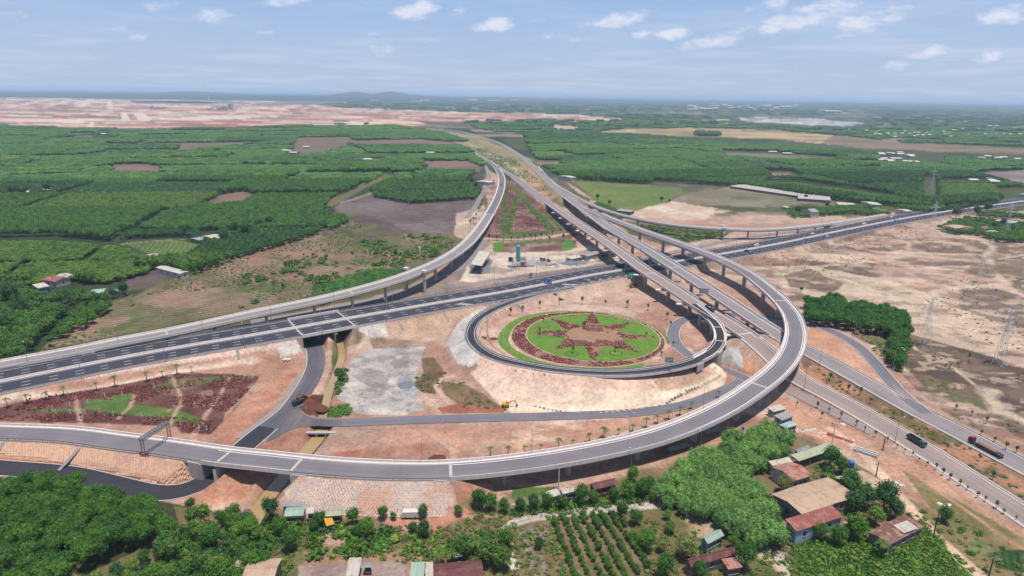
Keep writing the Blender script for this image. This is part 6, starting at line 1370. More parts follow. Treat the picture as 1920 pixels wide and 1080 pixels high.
# ------------------------------------------------------------------ houses and sheds
def corrug(name, col, var=.14, freq=5.5, rust=None):
    m = bpy.data.materials.new(name); m.use_nodes = True; t = m.node_tree; n = t.nodes; l = t.links; b = n['Principled BSDF']; b.inputs['Roughness'].default_value = .6; b.inputs['Specular IOR Level'].default_value = .25
    c = n.new('ShaderNodeTexCoord'); a = n.new('ShaderNodeTexNoise'); a.inputs['Scale'].default_value = .5; a.inputs['Detail'].default_value = 6; a.inputs['Roughness'].default_value = .65; l.new(c.outputs['Object'], a.inputs['Vector'])
    mp = n.new('ShaderNodeMapping'); mp.inputs['Scale'].default_value = (1.1, .12, .3); l.new(c.outputs['Object'], mp.inputs[0]); s2 = n.new('ShaderNodeTexNoise'); s2.inputs['Scale'].default_value = 1.2; s2.inputs['Detail'].default_value = 3; l.new(mp.outputs[0], s2.inputs['Vector'])
    mr_ = n.new('ShaderNodeMapRange'); mr_.inputs[1].default_value = .3; mr_.inputs[2].default_value = .7; mr_.inputs[3].default_value = 1-var; mr_.inputs[4].default_value = 1+var; l.new(s2.outputs[0], mr_.inputs[0])
    mx = n.new('ShaderNodeMix'); mx.data_type = 'RGBA'; mx.inputs[6].default_value = (*col, 1); mx.inputs[7].default_value = (*(rust or [x*.8 for x in col]), 1)
    rr_ = n.new('ShaderNodeMapRange'); rr_.inputs[1].default_value = .50 if rust else .45; rr_.inputs[2].default_value = .60; l.new(a.outputs[0], rr_.inputs[0]); l.new(rr_.outputs[0], mx.inputs[0])
    vm_ = n.new('ShaderNodeVectorMath'); vm_.operation = 'SCALE'; l.new(mx.outputs[2], vm_.inputs[0]); l.new(mr_.outputs[0], vm_.inputs[3]); l.new(vm_.outputs[0], b.inputs['Base Color'])
    wv = n.new('ShaderNodeTexWave'); wv.bands_direction = 'X'; wv.inputs['Scale'].default_value = freq; l.new(c.outputs['Object'], wv.inputs['Vector']); bp_ = n.new('ShaderNodeBump'); bp_.inputs['Strength'].default_value = .5; bp_.inputs['Distance'].default_value = .06; l.new(wv.outputs[0], bp_.inputs['Height']); l.new(bp_.outputs[0], b.inputs['Normal'])
    return m
RT = corrug('roof_tan', alb(206,178,152), .12, 1.5, rust=alb(190,160,134)); RW = corrug('roof_white', alb(222,216,202), .14, rust=alb(196,180,158)); RMN = corrug('roof_mint', alb(176,208,190), .12, rust=alb(190,200,180)); RMR = corrug('roof_maroon', alb(124,78,76), .1, rust=alb(142,98,90)); RRD = corrug('roof_red', alb(166,96,86), .1, rust=alb(186,130,116))
RPG = corrug('roof_pale_green', alb(196,204,170), .1); RST = corrug('roof_striped', alb(198,150,132), .30, rust=alb(176,92,76)); RRU = corrug('roof_rusty', alb(140,100,88), .22, rust=alb(190,150,130)); RGY = corrug('roof_grey', alb(176,176,178), .12); RTQ = corrug('roof_turquoise', alb(176,216,208), .08)
WWH = mat('wall_white', alb(214,208,200), .9, .12, .8); WBL = mat('wall_pale_blue', alb(176,198,214), .9, .1, .8); WGY = mat('wall_grey', alb(140,132,126), .9, .15, .8); WMN = mat('wall_mint', alb(150,200,180), .9, .1); WBR = mat('wall_rusty', alb(134,84,70), .9, .2, 1.5); WIN = mat('window_glass', (.03,.04,.05), .2, .1, spec=.5); DOORM = mat('door_brown', alb(110,84,70), .8, .1)
def house(q, ze, rise, roof, wall, label, cat='house', name='house', over=.35, nwin=3, door=True, posts=False, mono=False, zg=None):
    """q: three surveyed eave corners p0,p1,p2 (ridge runs p0-p1)"""
    g0 = G_(*[sum(p[i] for p in q)/len(q) for i in (0, 1)]).z if zg is None else zg
    P_ = [W(x_, y_, g0+ze) for x_, y_ in q]; u = P_[1]-P_[0]; lu = np.linalg.norm(u); u = u/lu; v = np.array([-u[1], u[0], 0]); w_ = float((P_[2]-P_[1])@v)
    s = 1 if w_ > 0 else -1; w_ = abs(w_); c = P_[0]+u*lu/2+v*s*w_/2; t = thing(name, label, cat, (c[0], c[1], g0), math.atan2(u[1], u[0]))
    hl, hw = lu/2, w_/2; wl, ww = max(hl-over, .4), max(hw-over, .4)
    if posts:
        n_ = max(2, int(lu/5)+1)
        for i in range(n_):
            for sy in (-1, 1): mb = MB(); mb.box(-wl+2*wl*i/(n_-1), sy*ww, -.3, .22, .22, ze+.3); part('post', mb, STEEL, t)
    else:
        mb = MB(); z0 = -.5; mb.v = [(-wl,-ww,z0),(wl,-ww,z0),(wl,ww,z0),(-wl,ww,z0),(-wl,-ww,ze),(wl,-ww,ze),(wl,ww,ze),(-wl,ww,ze)]
        mb.f = [(0,1,5,4),(1,2,6,5),(2,3,7,6),(3,0,4,7)]
        if rise and not mono: mb.v += [(-wl,0,ze+rise*.93),(wl,0,ze+rise*.93)]; mb.f += [(4,8,7),(5,6,9)]
        part('wall', mb, wall, t)
    mb = MB(); th = .10
    if mono or not rise:
        a_ = [(-hl,-hw,ze),(hl,-hw,ze),(hl,hw,ze+rise),(-hl,hw,ze+rise)]; mb.prism([(x,y,z) for x,y,z in a_], th*1.5)
    else:
        for sy in (-1, 1):
            a_ = [(-hl,sy*hw,ze),(hl,sy*hw,ze),(hl,0,ze+rise),(-hl,0,ze+rise)]; a_ = a_ if sy < 0 else a_[::-1]; mb.prism(a_, th)
    r_o = part('roof', mb, roof, t)
    if rise and not mono: m2 = MB(); m2.box(0, 0, ze+rise+.02, lu, .3, .12); part('ridge_cap', m2, roof, r_o)
    if not posts and ze > 2.2:
        # openings on the walls that face the viewpoint
        toC = np.array([0, 0, H])-c; sv_ = 1 if toC@v > 0 else -1; su_ = 1 if toC@u > 0 else -1
        for k in range(nwin):
            x = -wl+2*wl*(k+.7)/(nwin+.6); mb = MB(); mb.box(x, sv_*(ww+.02), ze*.42, min(1.1, wl*.5), .10, ze*.32); wn = part('window', mb, WIN, t); m2 = MB(); m2.box(x, sv_*(ww+.05), ze*.42-.1, min(1.3, wl*.6), .16, .08); part('sill', m2, WWH, wn)
        if door: mb = MB(); mb.box(wl*.82, sv_*(ww+.02), 0, .95, .10, min(2.1, ze*.8)); part('door', mb, DOORM, t)
        mb = MB(); mb.box(su_*(wl+.02), 0, ze*.45, .10, min(1.1, ww*.6), ze*.3); part('window', mb, WIN, t)
    return t
house([(1447,927),(1502,908),(1556,949)],5,.9,RT,WGY,'largest flat tan roofed workshop among the houses at the bottom right','workshop')
house([(1504,908),(1552,895),(1580,940)],4.6,.5,RT,WGY,'tan roofed building touching the largest tan roof','workshop')
house([(1565,895),(1615,882),(1655,914)],4.2,.6,RT,WGY,'long tan roof at the far side of the yard trees','workshop')
house([(1471,980),(1558,953),(1583,969)],4.2,.9,RRD,WBL,'red roofed shed with pale blue gable wall','shed',mono=True)
house([(1446,876),(1482,866),(1524,892)],4.0,1.1,RST,WWH,'white walled house under a red striped metal roof')
house([(1440,868),(1478,860),(1488,866)],3.6,.5,RW,WWH,'long narrow white lean-to roof beside the striped roof','shed',mono=True)
house([(1482,856),(1548,834),(1564,843)],3.0,.4,RPG,WGY,'open shelter with a pale green sheet roof','shelter',posts=True,mono=True)
house([(1488,845),(1511,836),(1515,842)],2.6,.5,RGY,WBL,'small blue grey hut beside the bamboo','hut')
house([(1626,999),(1692,966),(1724,993)],3.2,.7,RRU,WGY,'low building with a patched rusty roof behind the spiky palm','shed')
house([(1674,987),(1700,978),(1716,993)],3.75,.25,RW,WGY,'pale new roof panel lying over the patched rusty roof','roof panel',name='roof_panel',posts=True,mono=True)
house([(1580,981),(1610,973),(1617,984)],3.0,.3,RW,WWH,'white lean-to roof between the red shed and the dark trees','shed',mono=True)
house([(1312,1010),(1343,994),(1355,1006)],3.3,.9,RMN,WMN,'mint green hut with a mint metal roof','hut')
house([(1283,1050),(1370,1026),(1380,1040)],3.3,1.0,RMR,WGY,'long maroon roofed house at the bottom right of the orchard')
house([(1352,1051),(1379,1047),(1387,1065)],3.0,.3,RST,WGY,'small lean-to with red and white striped roof','shed',mono=True)
house([(1104,908),(1147,898),(1156,909)],3.4,1.0,RMR,WBR,'maroon roofed house with a rusty wall below the curved ramp')
house([(1063,913),(1089,912),(1092,922)],3.2,.7,RW,WWH,'small cream roofed house left of the maroon roof')
house([(1022,925),(1044,919),(1052,928)],2.8,.4,RW,WWH,'little white sheet roof behind the dark fence trees','shed',mono=True)
house([(1048,917),(1064,914),(1070,924)],3.0,.5,RW,WWH,'narrow white roof between the cream roof and the pole','shed')
house([(655,1050),(679,1049),(678,1086)],3.0,.5,RW,WGY,'long narrow white roofed shed at the bottom edge','shed',mono=True)
house([(682,1056),(697,1055),(698,1064)],2.4,.3,RGY,WBR,'tiny grey roofed hut beside the narrow white shed','hut')
house([(771,1057),(797,1056),(796,1088)],3.6,.3,RMN,WWH,'mint roof bay of the long house at the bottom edge','house',mono=True)
house([(798,1057),(812,1056),(813,1090)],3.6,.3,RW,WWH,'cream roof strip between the mint and the maroon roofs','house',mono=True)
house([(813,1058),(902,1050),(905,1088)],3.8,1.3,RMR,WWH,'big maroon roofed house at the bottom edge')
house([(443,1053),(468,1050),(463,1085)],3.6,.2,RW,WWH,'white flat roof at the bottom left edge of the houses','house',mono=True)
house([(469,1050),(529,1047),(522,1092)],4.4,.8,RT,WGY,'tan roofed workshop at the bottom edge','workshop')
house([(538,952),(574,950),(569,967)],3.0,.7,RMN,WWH,'mint roofed hut nearer the canal, by the stone slope','hut')
house([(613,954),(643,952),(637,967)],3.0,.6,RPG,WGY,'pale green roofed hut right of the mint roofed one','hut')
house([(531,944),(573,943),(572,950)],2.6,.3,RGY,WGY,'low brown grey roof behind the mint roofed hut','shed',mono=True)
house([(577,954),(590,953),(589,963)],2.8,.3,RW,WWH,'little white roof between the mint and pale green huts','hut',mono=True)
house([(607,974),(622,970),(624,984)],2.4,.3,mat('yellow_tarp', alb(222,168,40), .7, .15, 1),mat('blue_tarp', alb(60,130,170), .7, .1),'small yellow covered shelter with a blue side','shelter',mono=True,nwin=0,door=False)
house([(848,1037),(866,1034),(868,1043)],2.6,.4,RGY,WGY,'grey roofed hut under the coconut palms','hut')
# grey sheets and huts under the curve
house([(1250,841),(1288,831),(1294,837)],1.2,.15,RGY,WGY,'low grey sheet roof on the earth under the curved ramp','shelter',name='sheet_roof',posts=True,mono=True)
house([(1314,806),(1345,799),(1353,808)],1.2,.15,RGY,WGY,'second low grey sheet roof under the curved ramp','shelter',name='sheet_roof',posts=True,mono=True)
house([(1438,766),(1462,760),(1470,768)],2.6,.3,RW,WWH,'white site hut nearest the curved ramp','site hut',mono=True)
house([(1450,781),(1472,773),(1482,783)],2.6,.3,RGY,WBL,'grey roofed site hut beside the white one','site hut',mono=True)
house([(1460,797),(1482,790),(1488,799)],2.6,.3,RTQ,WWH,'white walled site hut at the bamboo edge','site hut')
# left farmyards
house([(76,525),(110,514),(122,522)],3.2,.9,RW,WWH,'white roofed wing of the farmhouse on the left','house'); house([(105,517),(133,521),(127,532)],3.6,1.0,RRD,WWH,'farmhouse with a red and white roof on the left')
house([(60,535),(82,531),(87,538)],3.0,.4,RW,WBL,'low white shed in front of the red roofed farmhouse','shed',mono=True)
house([(292,502),(338,514),(348,508)],3.6,.6,RW,WWH,'long white roofed shed beside the burnt plot','shed'); house([(174,543),(200,541),(204,548)],2.8,.5,RTQ,WWH,'turquoise roofed hut left of the tall dark tree','hut')
house([(210,545),(222,542),(224,549)],2.6,.4,RW,WWH,'tiny white hut under the tall dark tree','hut',mono=True); house([(273,478),(288,475),(291,481)],2.6,.4,RW,WWH,'lone little white roof by the vegetable rows','hut')
house([(378,443),(402,439),(406,448)],3.2,.8,RW,WWH,'white roofed farmhouse among dark trees'); house([(356,447),(374,444),(378,450)],2.8,.5,RGY,WGY,'grey shed left of the farmhouse among dark trees','shed')
# building site at the back
sh = house([(882,498),(899,473),(921,470)],5.5,.8,RW,WWH,'open white roofed shed over the grey gravel at the plant','shed',posts=True,mono=True)
house([(1087,478),(1113,471),(1117,477)],3.6,.7,RGY,WWH,'white walled site office with grey roof by the straight bridge','site office'); house([(1060,483),(1080,479),(1083,484)],2.6,.3,RW,WWH,'low white canopy in front of the site office','shelter',mono=True)
house([(1126,474),(1140,470),(1144,477)],3.2,.4,RGY,WGY,'grey hut under the straight bridge','hut'); house([(1011,482),(1016,481),(1017,484)],2.6,.2,RW,WWH,'small white cabin on the pale yard','cabin',mono=True,nwin=1)
# east side
gh = mat('greenhouse_sheet', alb(196,186,180), .7, .1, .4)
house([(1368,349),(1494,367),(1499,360)],2.6,.8,gh,WGY,'very long grey greenhouse east of the green field','greenhouse',nwin=0); house([(1496,372),(1558,376),(1562,367)],3,1.2,gh,WGY,'shorter pale greenhouse at the end of the long one','greenhouse',nwin=0)
house([(1504,394),(1518,393),(1520,398)],6,2,RGY,WWH,'two storey white villa with a grey roof'); house([(1571,384),(1604,386),(1606,381)],3.6,.8,RW,WWH,'long white roof near the villa','shed')
house([(1613,378),(1632,378),(1633,384)],4,.8,RW,WWH,'white building beside the highway trees'); house([(1678,393),(1688,392),(1690,398)],4,.8,RW,WWH,'small white house left of the pylon foot')
house([(1745,385),(1772,387),(1773,383)],3.6,.5,RW,WWH,'low white roof by the tall pylon','shed'); house([(1765,424),(1786,421),(1790,429)],5,.8,RT,WWH,'larger white house right of the highway'); house([(1788,425),(1802,423),(1806,430)],4,.8,RRD,WWH,'white house with a red roof right of the highway')
house([(1830,427),(1838,425),(1840,431)],4.4,1,RRD,WWH,'narrow house with a red roof right of the highway'); house([(1845,434),(1856,432),(1858,438)],3.4,.6,RW,WWH,'low white house beside the round tree'); house([(1864,414),(1900,419),(1902,414)],3.6,.5,RW,WWH,'long pale roof near the right edge','shed')
house([(1163,392) ,(1190,395),(1192,399)],3,.3,RGY,WGY,'dark low shed row at the green field corner','shed',mono=True); house([(1046,330),(1056,329),(1057,335)],5,1,RW,WWH,'white hut beside the far carriageway','hut'); house([(892,340),(903,338),(905,345)],4,.5,RW,WWH,'white kiosk among trees by the back road','kiosk')
house([(1466,388),(1472,387),(1473,390)],3,.3,RW,WWH,'small white box hut on the brown lot','hut',mono=True,nwin=1); house([(1908,364),(1925,362),(1927,368)],4,.6,RTQ,WWH,'turquoise roof at the far end of the highway')
# far small buildings
far = None; rr_ = random.Random(8)
def far_house(px, py, w_, d_, h_, label, group, roof=RW):
    global far
    g_ = W(px, py, 0)
    if far is None:
        far = thing('far_house', label, 'house', (g_[0], g_[1], 0), 0, group); mb = MB(); mb.box(0, 0, -.5, 1, 1, 1.5); part('wall', mb, WWH, far); mb = MB()
        for s in (-1, 1): a_ = [(-.54, s*.56, .98), (.54, s*.56, .98), (.54, 0, 1.32), (-.54, 0, 1.32)]; mb.prism(a_ if s < 0 else a_[::-1], .04)
        part('roof', mb, RW, far); mb = MB()
        for k in (-.3, 0, .3): mb.box(k, -.51, .35, .12, .03, .35)
        part('window', mb, WIN, far); far.scale = (w_, d_, h_); return
    dup(far, (g_[0], g_[1], 0), rr_.uniform(-.5, .5), (w_, d_, h_), label, group)
for px, py in ((196,254),(540,286),(552,290),(556,303),(575,279),(690,303),(808,290),(88,364),(65,366),(1078,237),(1315,243),(1362,233),(1345,274),(1448,288),(1475,291),(1590,298),(1600,303)):
    far_house(px, py, rr_.uniform(10, 20), 9, 4, 'lone white roofed house among the far plantations', 'white houses among the far plantations')
for k in range(46): far_house(rr_.uniform(1590, 1790), 246+rr_.gauss(6, 3.2), rr_.uniform(7, 13), 8, rr_.uniform(3, 6), 'white house of the far village by the hazy pylon', 'houses of the far village')
for k in range(26): far_house(rr_.uniform(1800, 1919), rr_.choice([238, 243, 254]), rr_.uniform(7, 15), 9, rr_.uniform(3, 6), 'white house of the village near the right edge', 'houses of the village near the right edge')
for k in range(18): far_house(rr_.uniform(1650, 1720), rr_.uniform(289, 308), rr_.uniform(8, 18), 9, 4.5, 'white roofed house in the woods left of the tall pylon', 'houses in the woods left of the tall pylon')
for px, py in ((1640,325),(1652,327),(1636,337),(1822,343),(1856,344),(1862,346),(1838,300),(1870,300),(1880,299),(1905,302),(1850,297)): far_house(px, py, 12, 8, 4.5, 'white roofed house right of the tall pylon woods', 'houses in the eastern woods')
for k in range(60): far_house(rr_.uniform(1290, 1500), rr_.gauss(201, 3), rr_.uniform(20, 70), 30, rr_.uniform(8, 14), 'pale speck of a building in the far town', 'buildings of the far town')
for k in range(26): far_house(rr_.uniform(700, 1050), rr_.gauss(188, 2.4), rr_.uniform(40, 120), 60, rr_.uniform(12, 20), 'pale building beyond the earthworks', 'buildings beyond the earthworks')
for px, py, s in ((1322,207,1),(1505,188,2),(1440+60,192,3),(1560,212,1)): far_house(px, py, 120*s, 50, 14, 'long pale roof in the far town', 'long roofs of the far town')
# the airport works
ap = thing('control_tower', 'slim tall control tower beyond the red earthworks', 'tower', W(392,188.2,0)); hT = 88
mb = MB(); mb.tube((0,0,-1), (0,0,hT*.78), 8, 5, 10); part('shaft', mb, CONC_L, ap); mb = MB(); mb.tube((0,0,hT*.78), (0,0,hT*.88), 7, 13, 12); mb.tube((0,0,hT*.88), (0,0,hT*.96), 13, 10, 12); cb_ = part('cab', mb, CONC, ap); mb = MB(); mb.tube((0,0,hT*.96), (0,0,hT), 8, 4, 8); part('roof', mb, CONC_D, cb_)
tb = thing('terminal_building', 'very long dark terminal roof under construction beyond the earthworks', 'terminal', W(328,192.5,0)); DG = mat('dark_roof', alb(120,124,134), .7, .1, .01)
for x0, x1, hh in ((-330,-90,13),(-90,170,17),(170,330,14)):
    mb = MB(); mb.box((x0+x1)/2, 0, -1, (x1-x0), 110, hh*.6); part('hall', mb, DG, tb)
    mb = MB(); n_ = 10; 
    for i in range(n_+1): t_ = i/n_; mb.v += [(x0+(x1-x0)*t_, -75, hh*(.62+.38*math.sin(math.pi*t_))), (x0+(x1-x0)*t_, 75, hh*(.62+.38*math.sin(math.pi*t_)))]
    mb.f = [(2*i, 2*i+2, 2*i+3, 2*i+1) for i in range(n_)]; part('roof', mb, RGY if x0 == 170 else DG, tb)
for px, py, w_, h_, lb in ((411,206,22,13,'left block of the white towers on the red earthworks'),(420,206,20,19,'second block of the white towers on the red earthworks'),(426,206,16,15,'third block of the white towers on the red earthworks'),(433,205,20,31,'tallest of the white towers on the red earthworks'),(285,205,6,18,'thin pale silo among the earthworks'),(300,204,60,7,'long pale shed among the earthworks'),(393,206,22,6,'low pale building left of the white towers'),(560,213,60,4,'low pale sheds on the red earth'),(640,228,60,4,'grey site sheds at the plantation edge')):
    t_ = thing('tower_block' if h_ > 12 else 'site_shed', lb, 'building', W(px, py, 0)); mb = MB(); mb.box(0,0,-1,w_,18,h_+1); part('wall', mb, WWH, t_); mb = MB(); mb.box(0,0,h_,w_*.9,16,1); part('roof', mb, RGY, t_)
    mb = MB(); nz_ = max(1, int(h_/5))
    for i in range(nz_): mb.box(0, -9.1, 1.5+i*5, w_*.8, .3, 1.8)
    part('window', mb, WIN, t_)
mast = thing('mast', 'thin red and white radio mast above the plantation', 'mast', G_(802,326)); mb = MB(); mb.tube((0,0,0),(0,0,19),.35,.25,5); part('shaft', mb, PY, mast); mb = MB(); mb.tube((0,0,10),(0,0,14),.42,.4,5); part('band', mb, REDP, mast)
mast = thing('tank', 'small pale water tank on the slope above the ramp', 'tank', G_(787,471)); mb = MB(); mb.tube((0,0,0),(0,0,3.2),1.0,1.0,12); part('shell', mb, CONC_L, mast); mb = MB(); mb.tube((0,0,3.2),(0,0,3.5),1.05,.6,12); part('lid', mb, CONC_L, mast)

# ------------------------------------------------------------------ vehicles
TYRE = mat('tyre', (.02,.02,.02), .9, .1); GLASS = mat('windscreen', (.02,.03,.04), .15, .05, spec=.5); CHAS = mat('chassis', (.04,.04,.045), .7, .1)
def wheels(t, xs, yw, r, w=.35):
    for x in xs:
        for s in (-1, 1):
            mb = MB(); mb.tube((x, s*yw-w/2*s, r), (x, s*yw+w/2*s, r), r, r, 12); o = part('wheel', mb, TYRE, t); mb = MB(); mb.tube((x, s*yw+w/2*s, r), (x, s*(yw+w/2+.04), r), r*.5, r*.45, 8); part('rim', mb, STEEL, o)
def truck(loc, rz, label, cabm, bedm, length=9.5, kind='dump', loadm=None, cabtop=None):
    t = thing('truck', label, 'truck', loc, rz); t.scale = (.70,)*3; hl = length/2; mb = MB(); mb.box(0, 0, .75, length, 1.0, .35); part('chassis', mb, CHAS, t)
    cx_ = hl-1.1; mb = MB(); o = len(mb.v)
    prof = [(cx_-1.1, .85), (cx_+1.1, .85), (cx_+1.1, 1.9), (cx_+.85, 3.0), (cx_-1.1, 3.1)]
    for s in (-1, 1): mb.v += [(x, s*1.22, z) for x, z in prof]
    mb.f = [(0,1,2,3,4), (9,8,7,6,5)]+[(i, i+5, (i+1) % 5+5, (i+1) % 5) for i in range(5)]; cab = part('cab', mb, cabm, t)
    mb = MB(); mb.v = [(cx_+1.12, -1.05, 1.95), (cx_+1.12, 1.05, 1.95), (cx_+.90, 1.0, 2.85), (cx_+.90, -1.0, 2.85)]; mb.f = [(0,1,2,3)]; part('windscreen', mb, GLASS, cab)
    for s in (-1, 1):
        mb = MB(); mb.box(cx_+.1, s*1.23, 1.95, 1.1, .04, .75); part('side_window', mb, GLASS, cab); mb = MB(); mb.box(cx_+1.13, s*.85, 1.05, .06, .35, .22); part('headlight', mb, CONC_L, cab)
    b0, b1 = -hl, cx_-1.35; bl = b1-b0; bx = (b0+b1)/2
    if kind in ('dump', 'flat', 'loaded'):
        hh = 1.4 if kind != 'flat' else .5; mb = MB(); mb.box(bx, 0, 1.15, bl, 2.45, .12)
        for s in (-1, 1): mb.box(bx, s*1.2, 1.27, bl, .09, hh)
        for x in (b0+.05, b1-.05): mb.box(x, 0, 1.27, .1, 2.32, hh)
        nn = int(bl/1.1)
        for i in range(nn):
            for s in (-1, 1): mb.box(b0+(i+.5)*bl/nn, s*1.29, 1.2, .12, .09, hh)
        part('bed', mb, bedm, t)
        if loadm: mb = MB(); mb.blob((bx, 0, 1.5), bl*.46, 1.05, .95, 12, 7, .08); part('load', mb, loadm, t)
    wheels(t, [cx_-.1, b0+1.0, b0+2.3] + ([cx_-1.7] if length > 9 else []), 1.0, .52); return t
GRN = mat('cab_green', alb(52,112,92), .4, .08, spec=.5); GBED = mat('bed_green', alb(92,112,92), .6, .15); BLK = mat('cab_black', alb(62,52,60), .4, .1, spec=.5); BLU = mat('cab_blue', alb(78,118,140), .4, .1, spec=.5); DKG = mat('cab_dark_green', alb(52,66,60), .4, .1, spec=.5); LOADS = mat('load_earth', alb(120,84,64), .95, .2, 2, .4); ORG = mat('orange_paint', alb(212,92,48), .5, .1, spec=.4); YEL = mat('yellow_paint', alb(226,166,40), .5, .1, spec=.4)
def on(sp, px, py, lat, rev=False): d_ = sp.near(px, py); p = sp.at(d_, lat, .01); return p, sp.heading(d_)+(math.pi if rev else 0)
p, h_ = on(Lb, 1712, 832, -1.0); truck(p, h_, 'green dump truck on the dusty road', GRN, GBED, 9.6, 'dump')
p, h_ = on(Lb, 1326, 577, -1.5); truck(p, h_, 'blue cab truck with a white topped load on the brown bridge', BLU, CHAS, 9.0, 'loaded', mat('white_load', alb(206,196,190), .8, .1))
# articulated truck heading away
p, h_ = on(Rb, 1843, 838, 2.6, True); t = truck(p, h_, 'black and red articulated truck with a long flat trailer', BLK, CHAS, 6.4, 'none')
mb = MB(); mb.box(-6.6, 0, 1.15, 12.4, 2.4, .35); mb.box(-6.6, 1.1, 1.5, 12.2, .1, .45); mb.box(-6.6, -1.1, 1.5, 12.2, .1, .45)
for i in range(7): mb.box(-12.2+i*1.85, 0, 1.5, .3, 2.2, .35)
part('trailer', mb, mat('trailer_olive', alb(96,92,78), .7, .15), t); wheels(t, [-8.4, -9.7, -11.0, -12.2], 1.0, .5); mb = MB(); mb.box(2.0, 0, 3.05, 1.4, 2.3, .35); part('roof_deflector', mb, REDP, t)
mb = MB(); mb.box(-5.5, 0, 1.55, 9, 1.9, .55); part('load', mb, mat('load_steel', alb(150,110,80), .6, .2), t)
g_ = G_(562,757); truck(g_, math.radians(-120), 'dark dump truck being loaded on the service road', DKG, DKG, 8.4, 'dump', LOADS)
def excavator(loc, rz, col, label, s=1.0, arm=1.0):
    t = thing('excavator', label, 'excavator', loc, rz); t.scale = (s,)*3
    for sd in (-1, 1):
        mb = MB(); pr = [(-1.9,.45),(-1.6,.05),(1.6,.05),(1.9,.45),(1.6,.85),(-1.6,.85)]
        for k in (sd*1.25-.3, sd*1.25+.3): mb.v += [(x, k, z) for x, z in pr]
        mb.f = [tuple(range(5,-1,-1)), tuple(range(6,12))]+[(i, (i+1) % 6, (i+1) % 6+6, i+6) for i in range(6)]; part('track', mb, CHAS, t)
    mb = MB(); mb.box(-.35, 0, .95, 3.4, 2.6, 1.05); mb.box(-1.7, 0, 1.0, .8, 2.6, 1.3); part('body', mb, col, t)
    mb = MB(); mb.box(.7, .75, 1.5, 1.3, 1.0, 1.5); cb = part('cab', mb, col, t); mb = MB(); mb.box(1.37, .75, 1.9, .05, .85, .9); mb.box(.7, 1.27, 1.95, 1.0, .05, .8); part('cab_window', mb, GLASS, cb)
    e1 = (3.6, -.1, 4.3*arm); e2 = (5.6, -.1, 4.2*arm); e3 = (6.2, -.1, 1.6*arm)
    mb = MB(); mb.beam((1.0, -.1, 1.8), e1, .45, .6); mb.beam(e1, e2, .4, .5); part('boom', mb, col, t); mb = MB(); mb.beam((5.2, -.1, 4.5*arm), e3, .32, .42); part('stick', mb, col, t)
    mb = MB(); mb.prism([(5.7,-.6,.7*arm),(6.7,-.5,.9*arm),(6.7,.4,.9*arm),(5.7,.4,.7*arm)], .9); part('bucket', mb, CHAS, t); return t
excavator(G_(578,748), math.radians(195), ORG, 'orange excavator standing on the dark heap beside the dump truck', .62, .8); excavator(G_(948,763), math.radians(0), YEL, 'yellow excavator at the foot of the loop slope', .66, .9)
def car(loc, rz, m, label, s=1.0, box=False):
    t = thing('car', label, 'car', loc, rz); t.scale = (s*.85,)*3; mb = MB(); pr = [(-2.2,.35),(2.2,.35),(2.25,.8),(1.2,1.0),(.55,1.5),(-1.6,1.52),(-2.2,1.0)] if not box else [(-2.6,.4),(2.6,.4),(2.6,1.2),(2.1,2.1),(-2.6,2.2)]
    n_ = len(pr)
    for s_ in (-1, 1): mb.v += [(x, s_*(.88 if z < 1.2 or box else .72), z) for x, z in pr]
    mb.f = [tuple(range(n_)), tuple(range(2*n_-1, n_-1, -1))]+[(i, i+n_, (i+1) % n_+n_, (i+1) % n_) for i in range(n_)]; b_ = part('body', mb, m, t)
    mb = MB(); mb.box(-.45 if not box else 1.9, 0, 1.05 if not box else 1.3, 1.9 if not box else .6, 1.74, .34 if not box else .6, taper=.92); part('window', mb, GLASS, b_); wheels(t, (-1.4, 1.4), .82, .33, .22); return t
CW = mat('car_white', alb(236,234,230), .3, .04, spec=.5); CB = mat('car_black', alb(46,46,52), .3, .04, spec=.5); CS = mat('car_silver', alb(170,172,176), .3, .04, metal=.4)
for px, py, la, m_, lb, bx in ((1427,458,-3.3,CW,'pale minibus on the highway just right of the curved ramp',True),(1391,473,3.3,CB,'black car in the shade of the ramp crossing',False),(1535,440,-5,CW,'white car on the far lanes, right of the narrow ramp end',False),(1503,452,3.5,CS,'silver car on the near lanes',False),(1534,453,8,CW,'white car in the outermost near lane',False),(1624,424,-3,CW,'white van on the far side, left of the pylon',True),(1675,420,3,CW,'white van on the near side, left of the pylon',True),(1737,407,8,CS,'silver car near the pylon foot',False),(1690,408,-8,CW,'white car in the farthest lane by the pylon',False),(1860,388,-4,CW,'white car near the right end of the highway',False),(1765,402,-8,CB,'dark car passing behind the big pylon',False)):
    d_ = E.near(px, py); p = E.at(d_, la, .02); car(p, E.heading(d_)+(math.pi if la < 0 else 0), m_, lb, 1.0, bx)
car(G_(769,958), math.radians(182), CW, 'white pickup parked below the stone slope', 1.1, True); car(G_(1029,498), .6, CW, 'white van parked at the plant beside the tree', 1, True); car(G_(1040,496), .3, CW, 'white car parked at the plant', 1); 
for px, py, sp_, la, lb in ((936,313,Lb,0,'dark car far up the left carriageway'),(1011,327,Rb,-2,'dark car on the far right carriageway')): p, h_ = on(sp_, px, py, la); car(p, h_, CB, lb, 1.3)
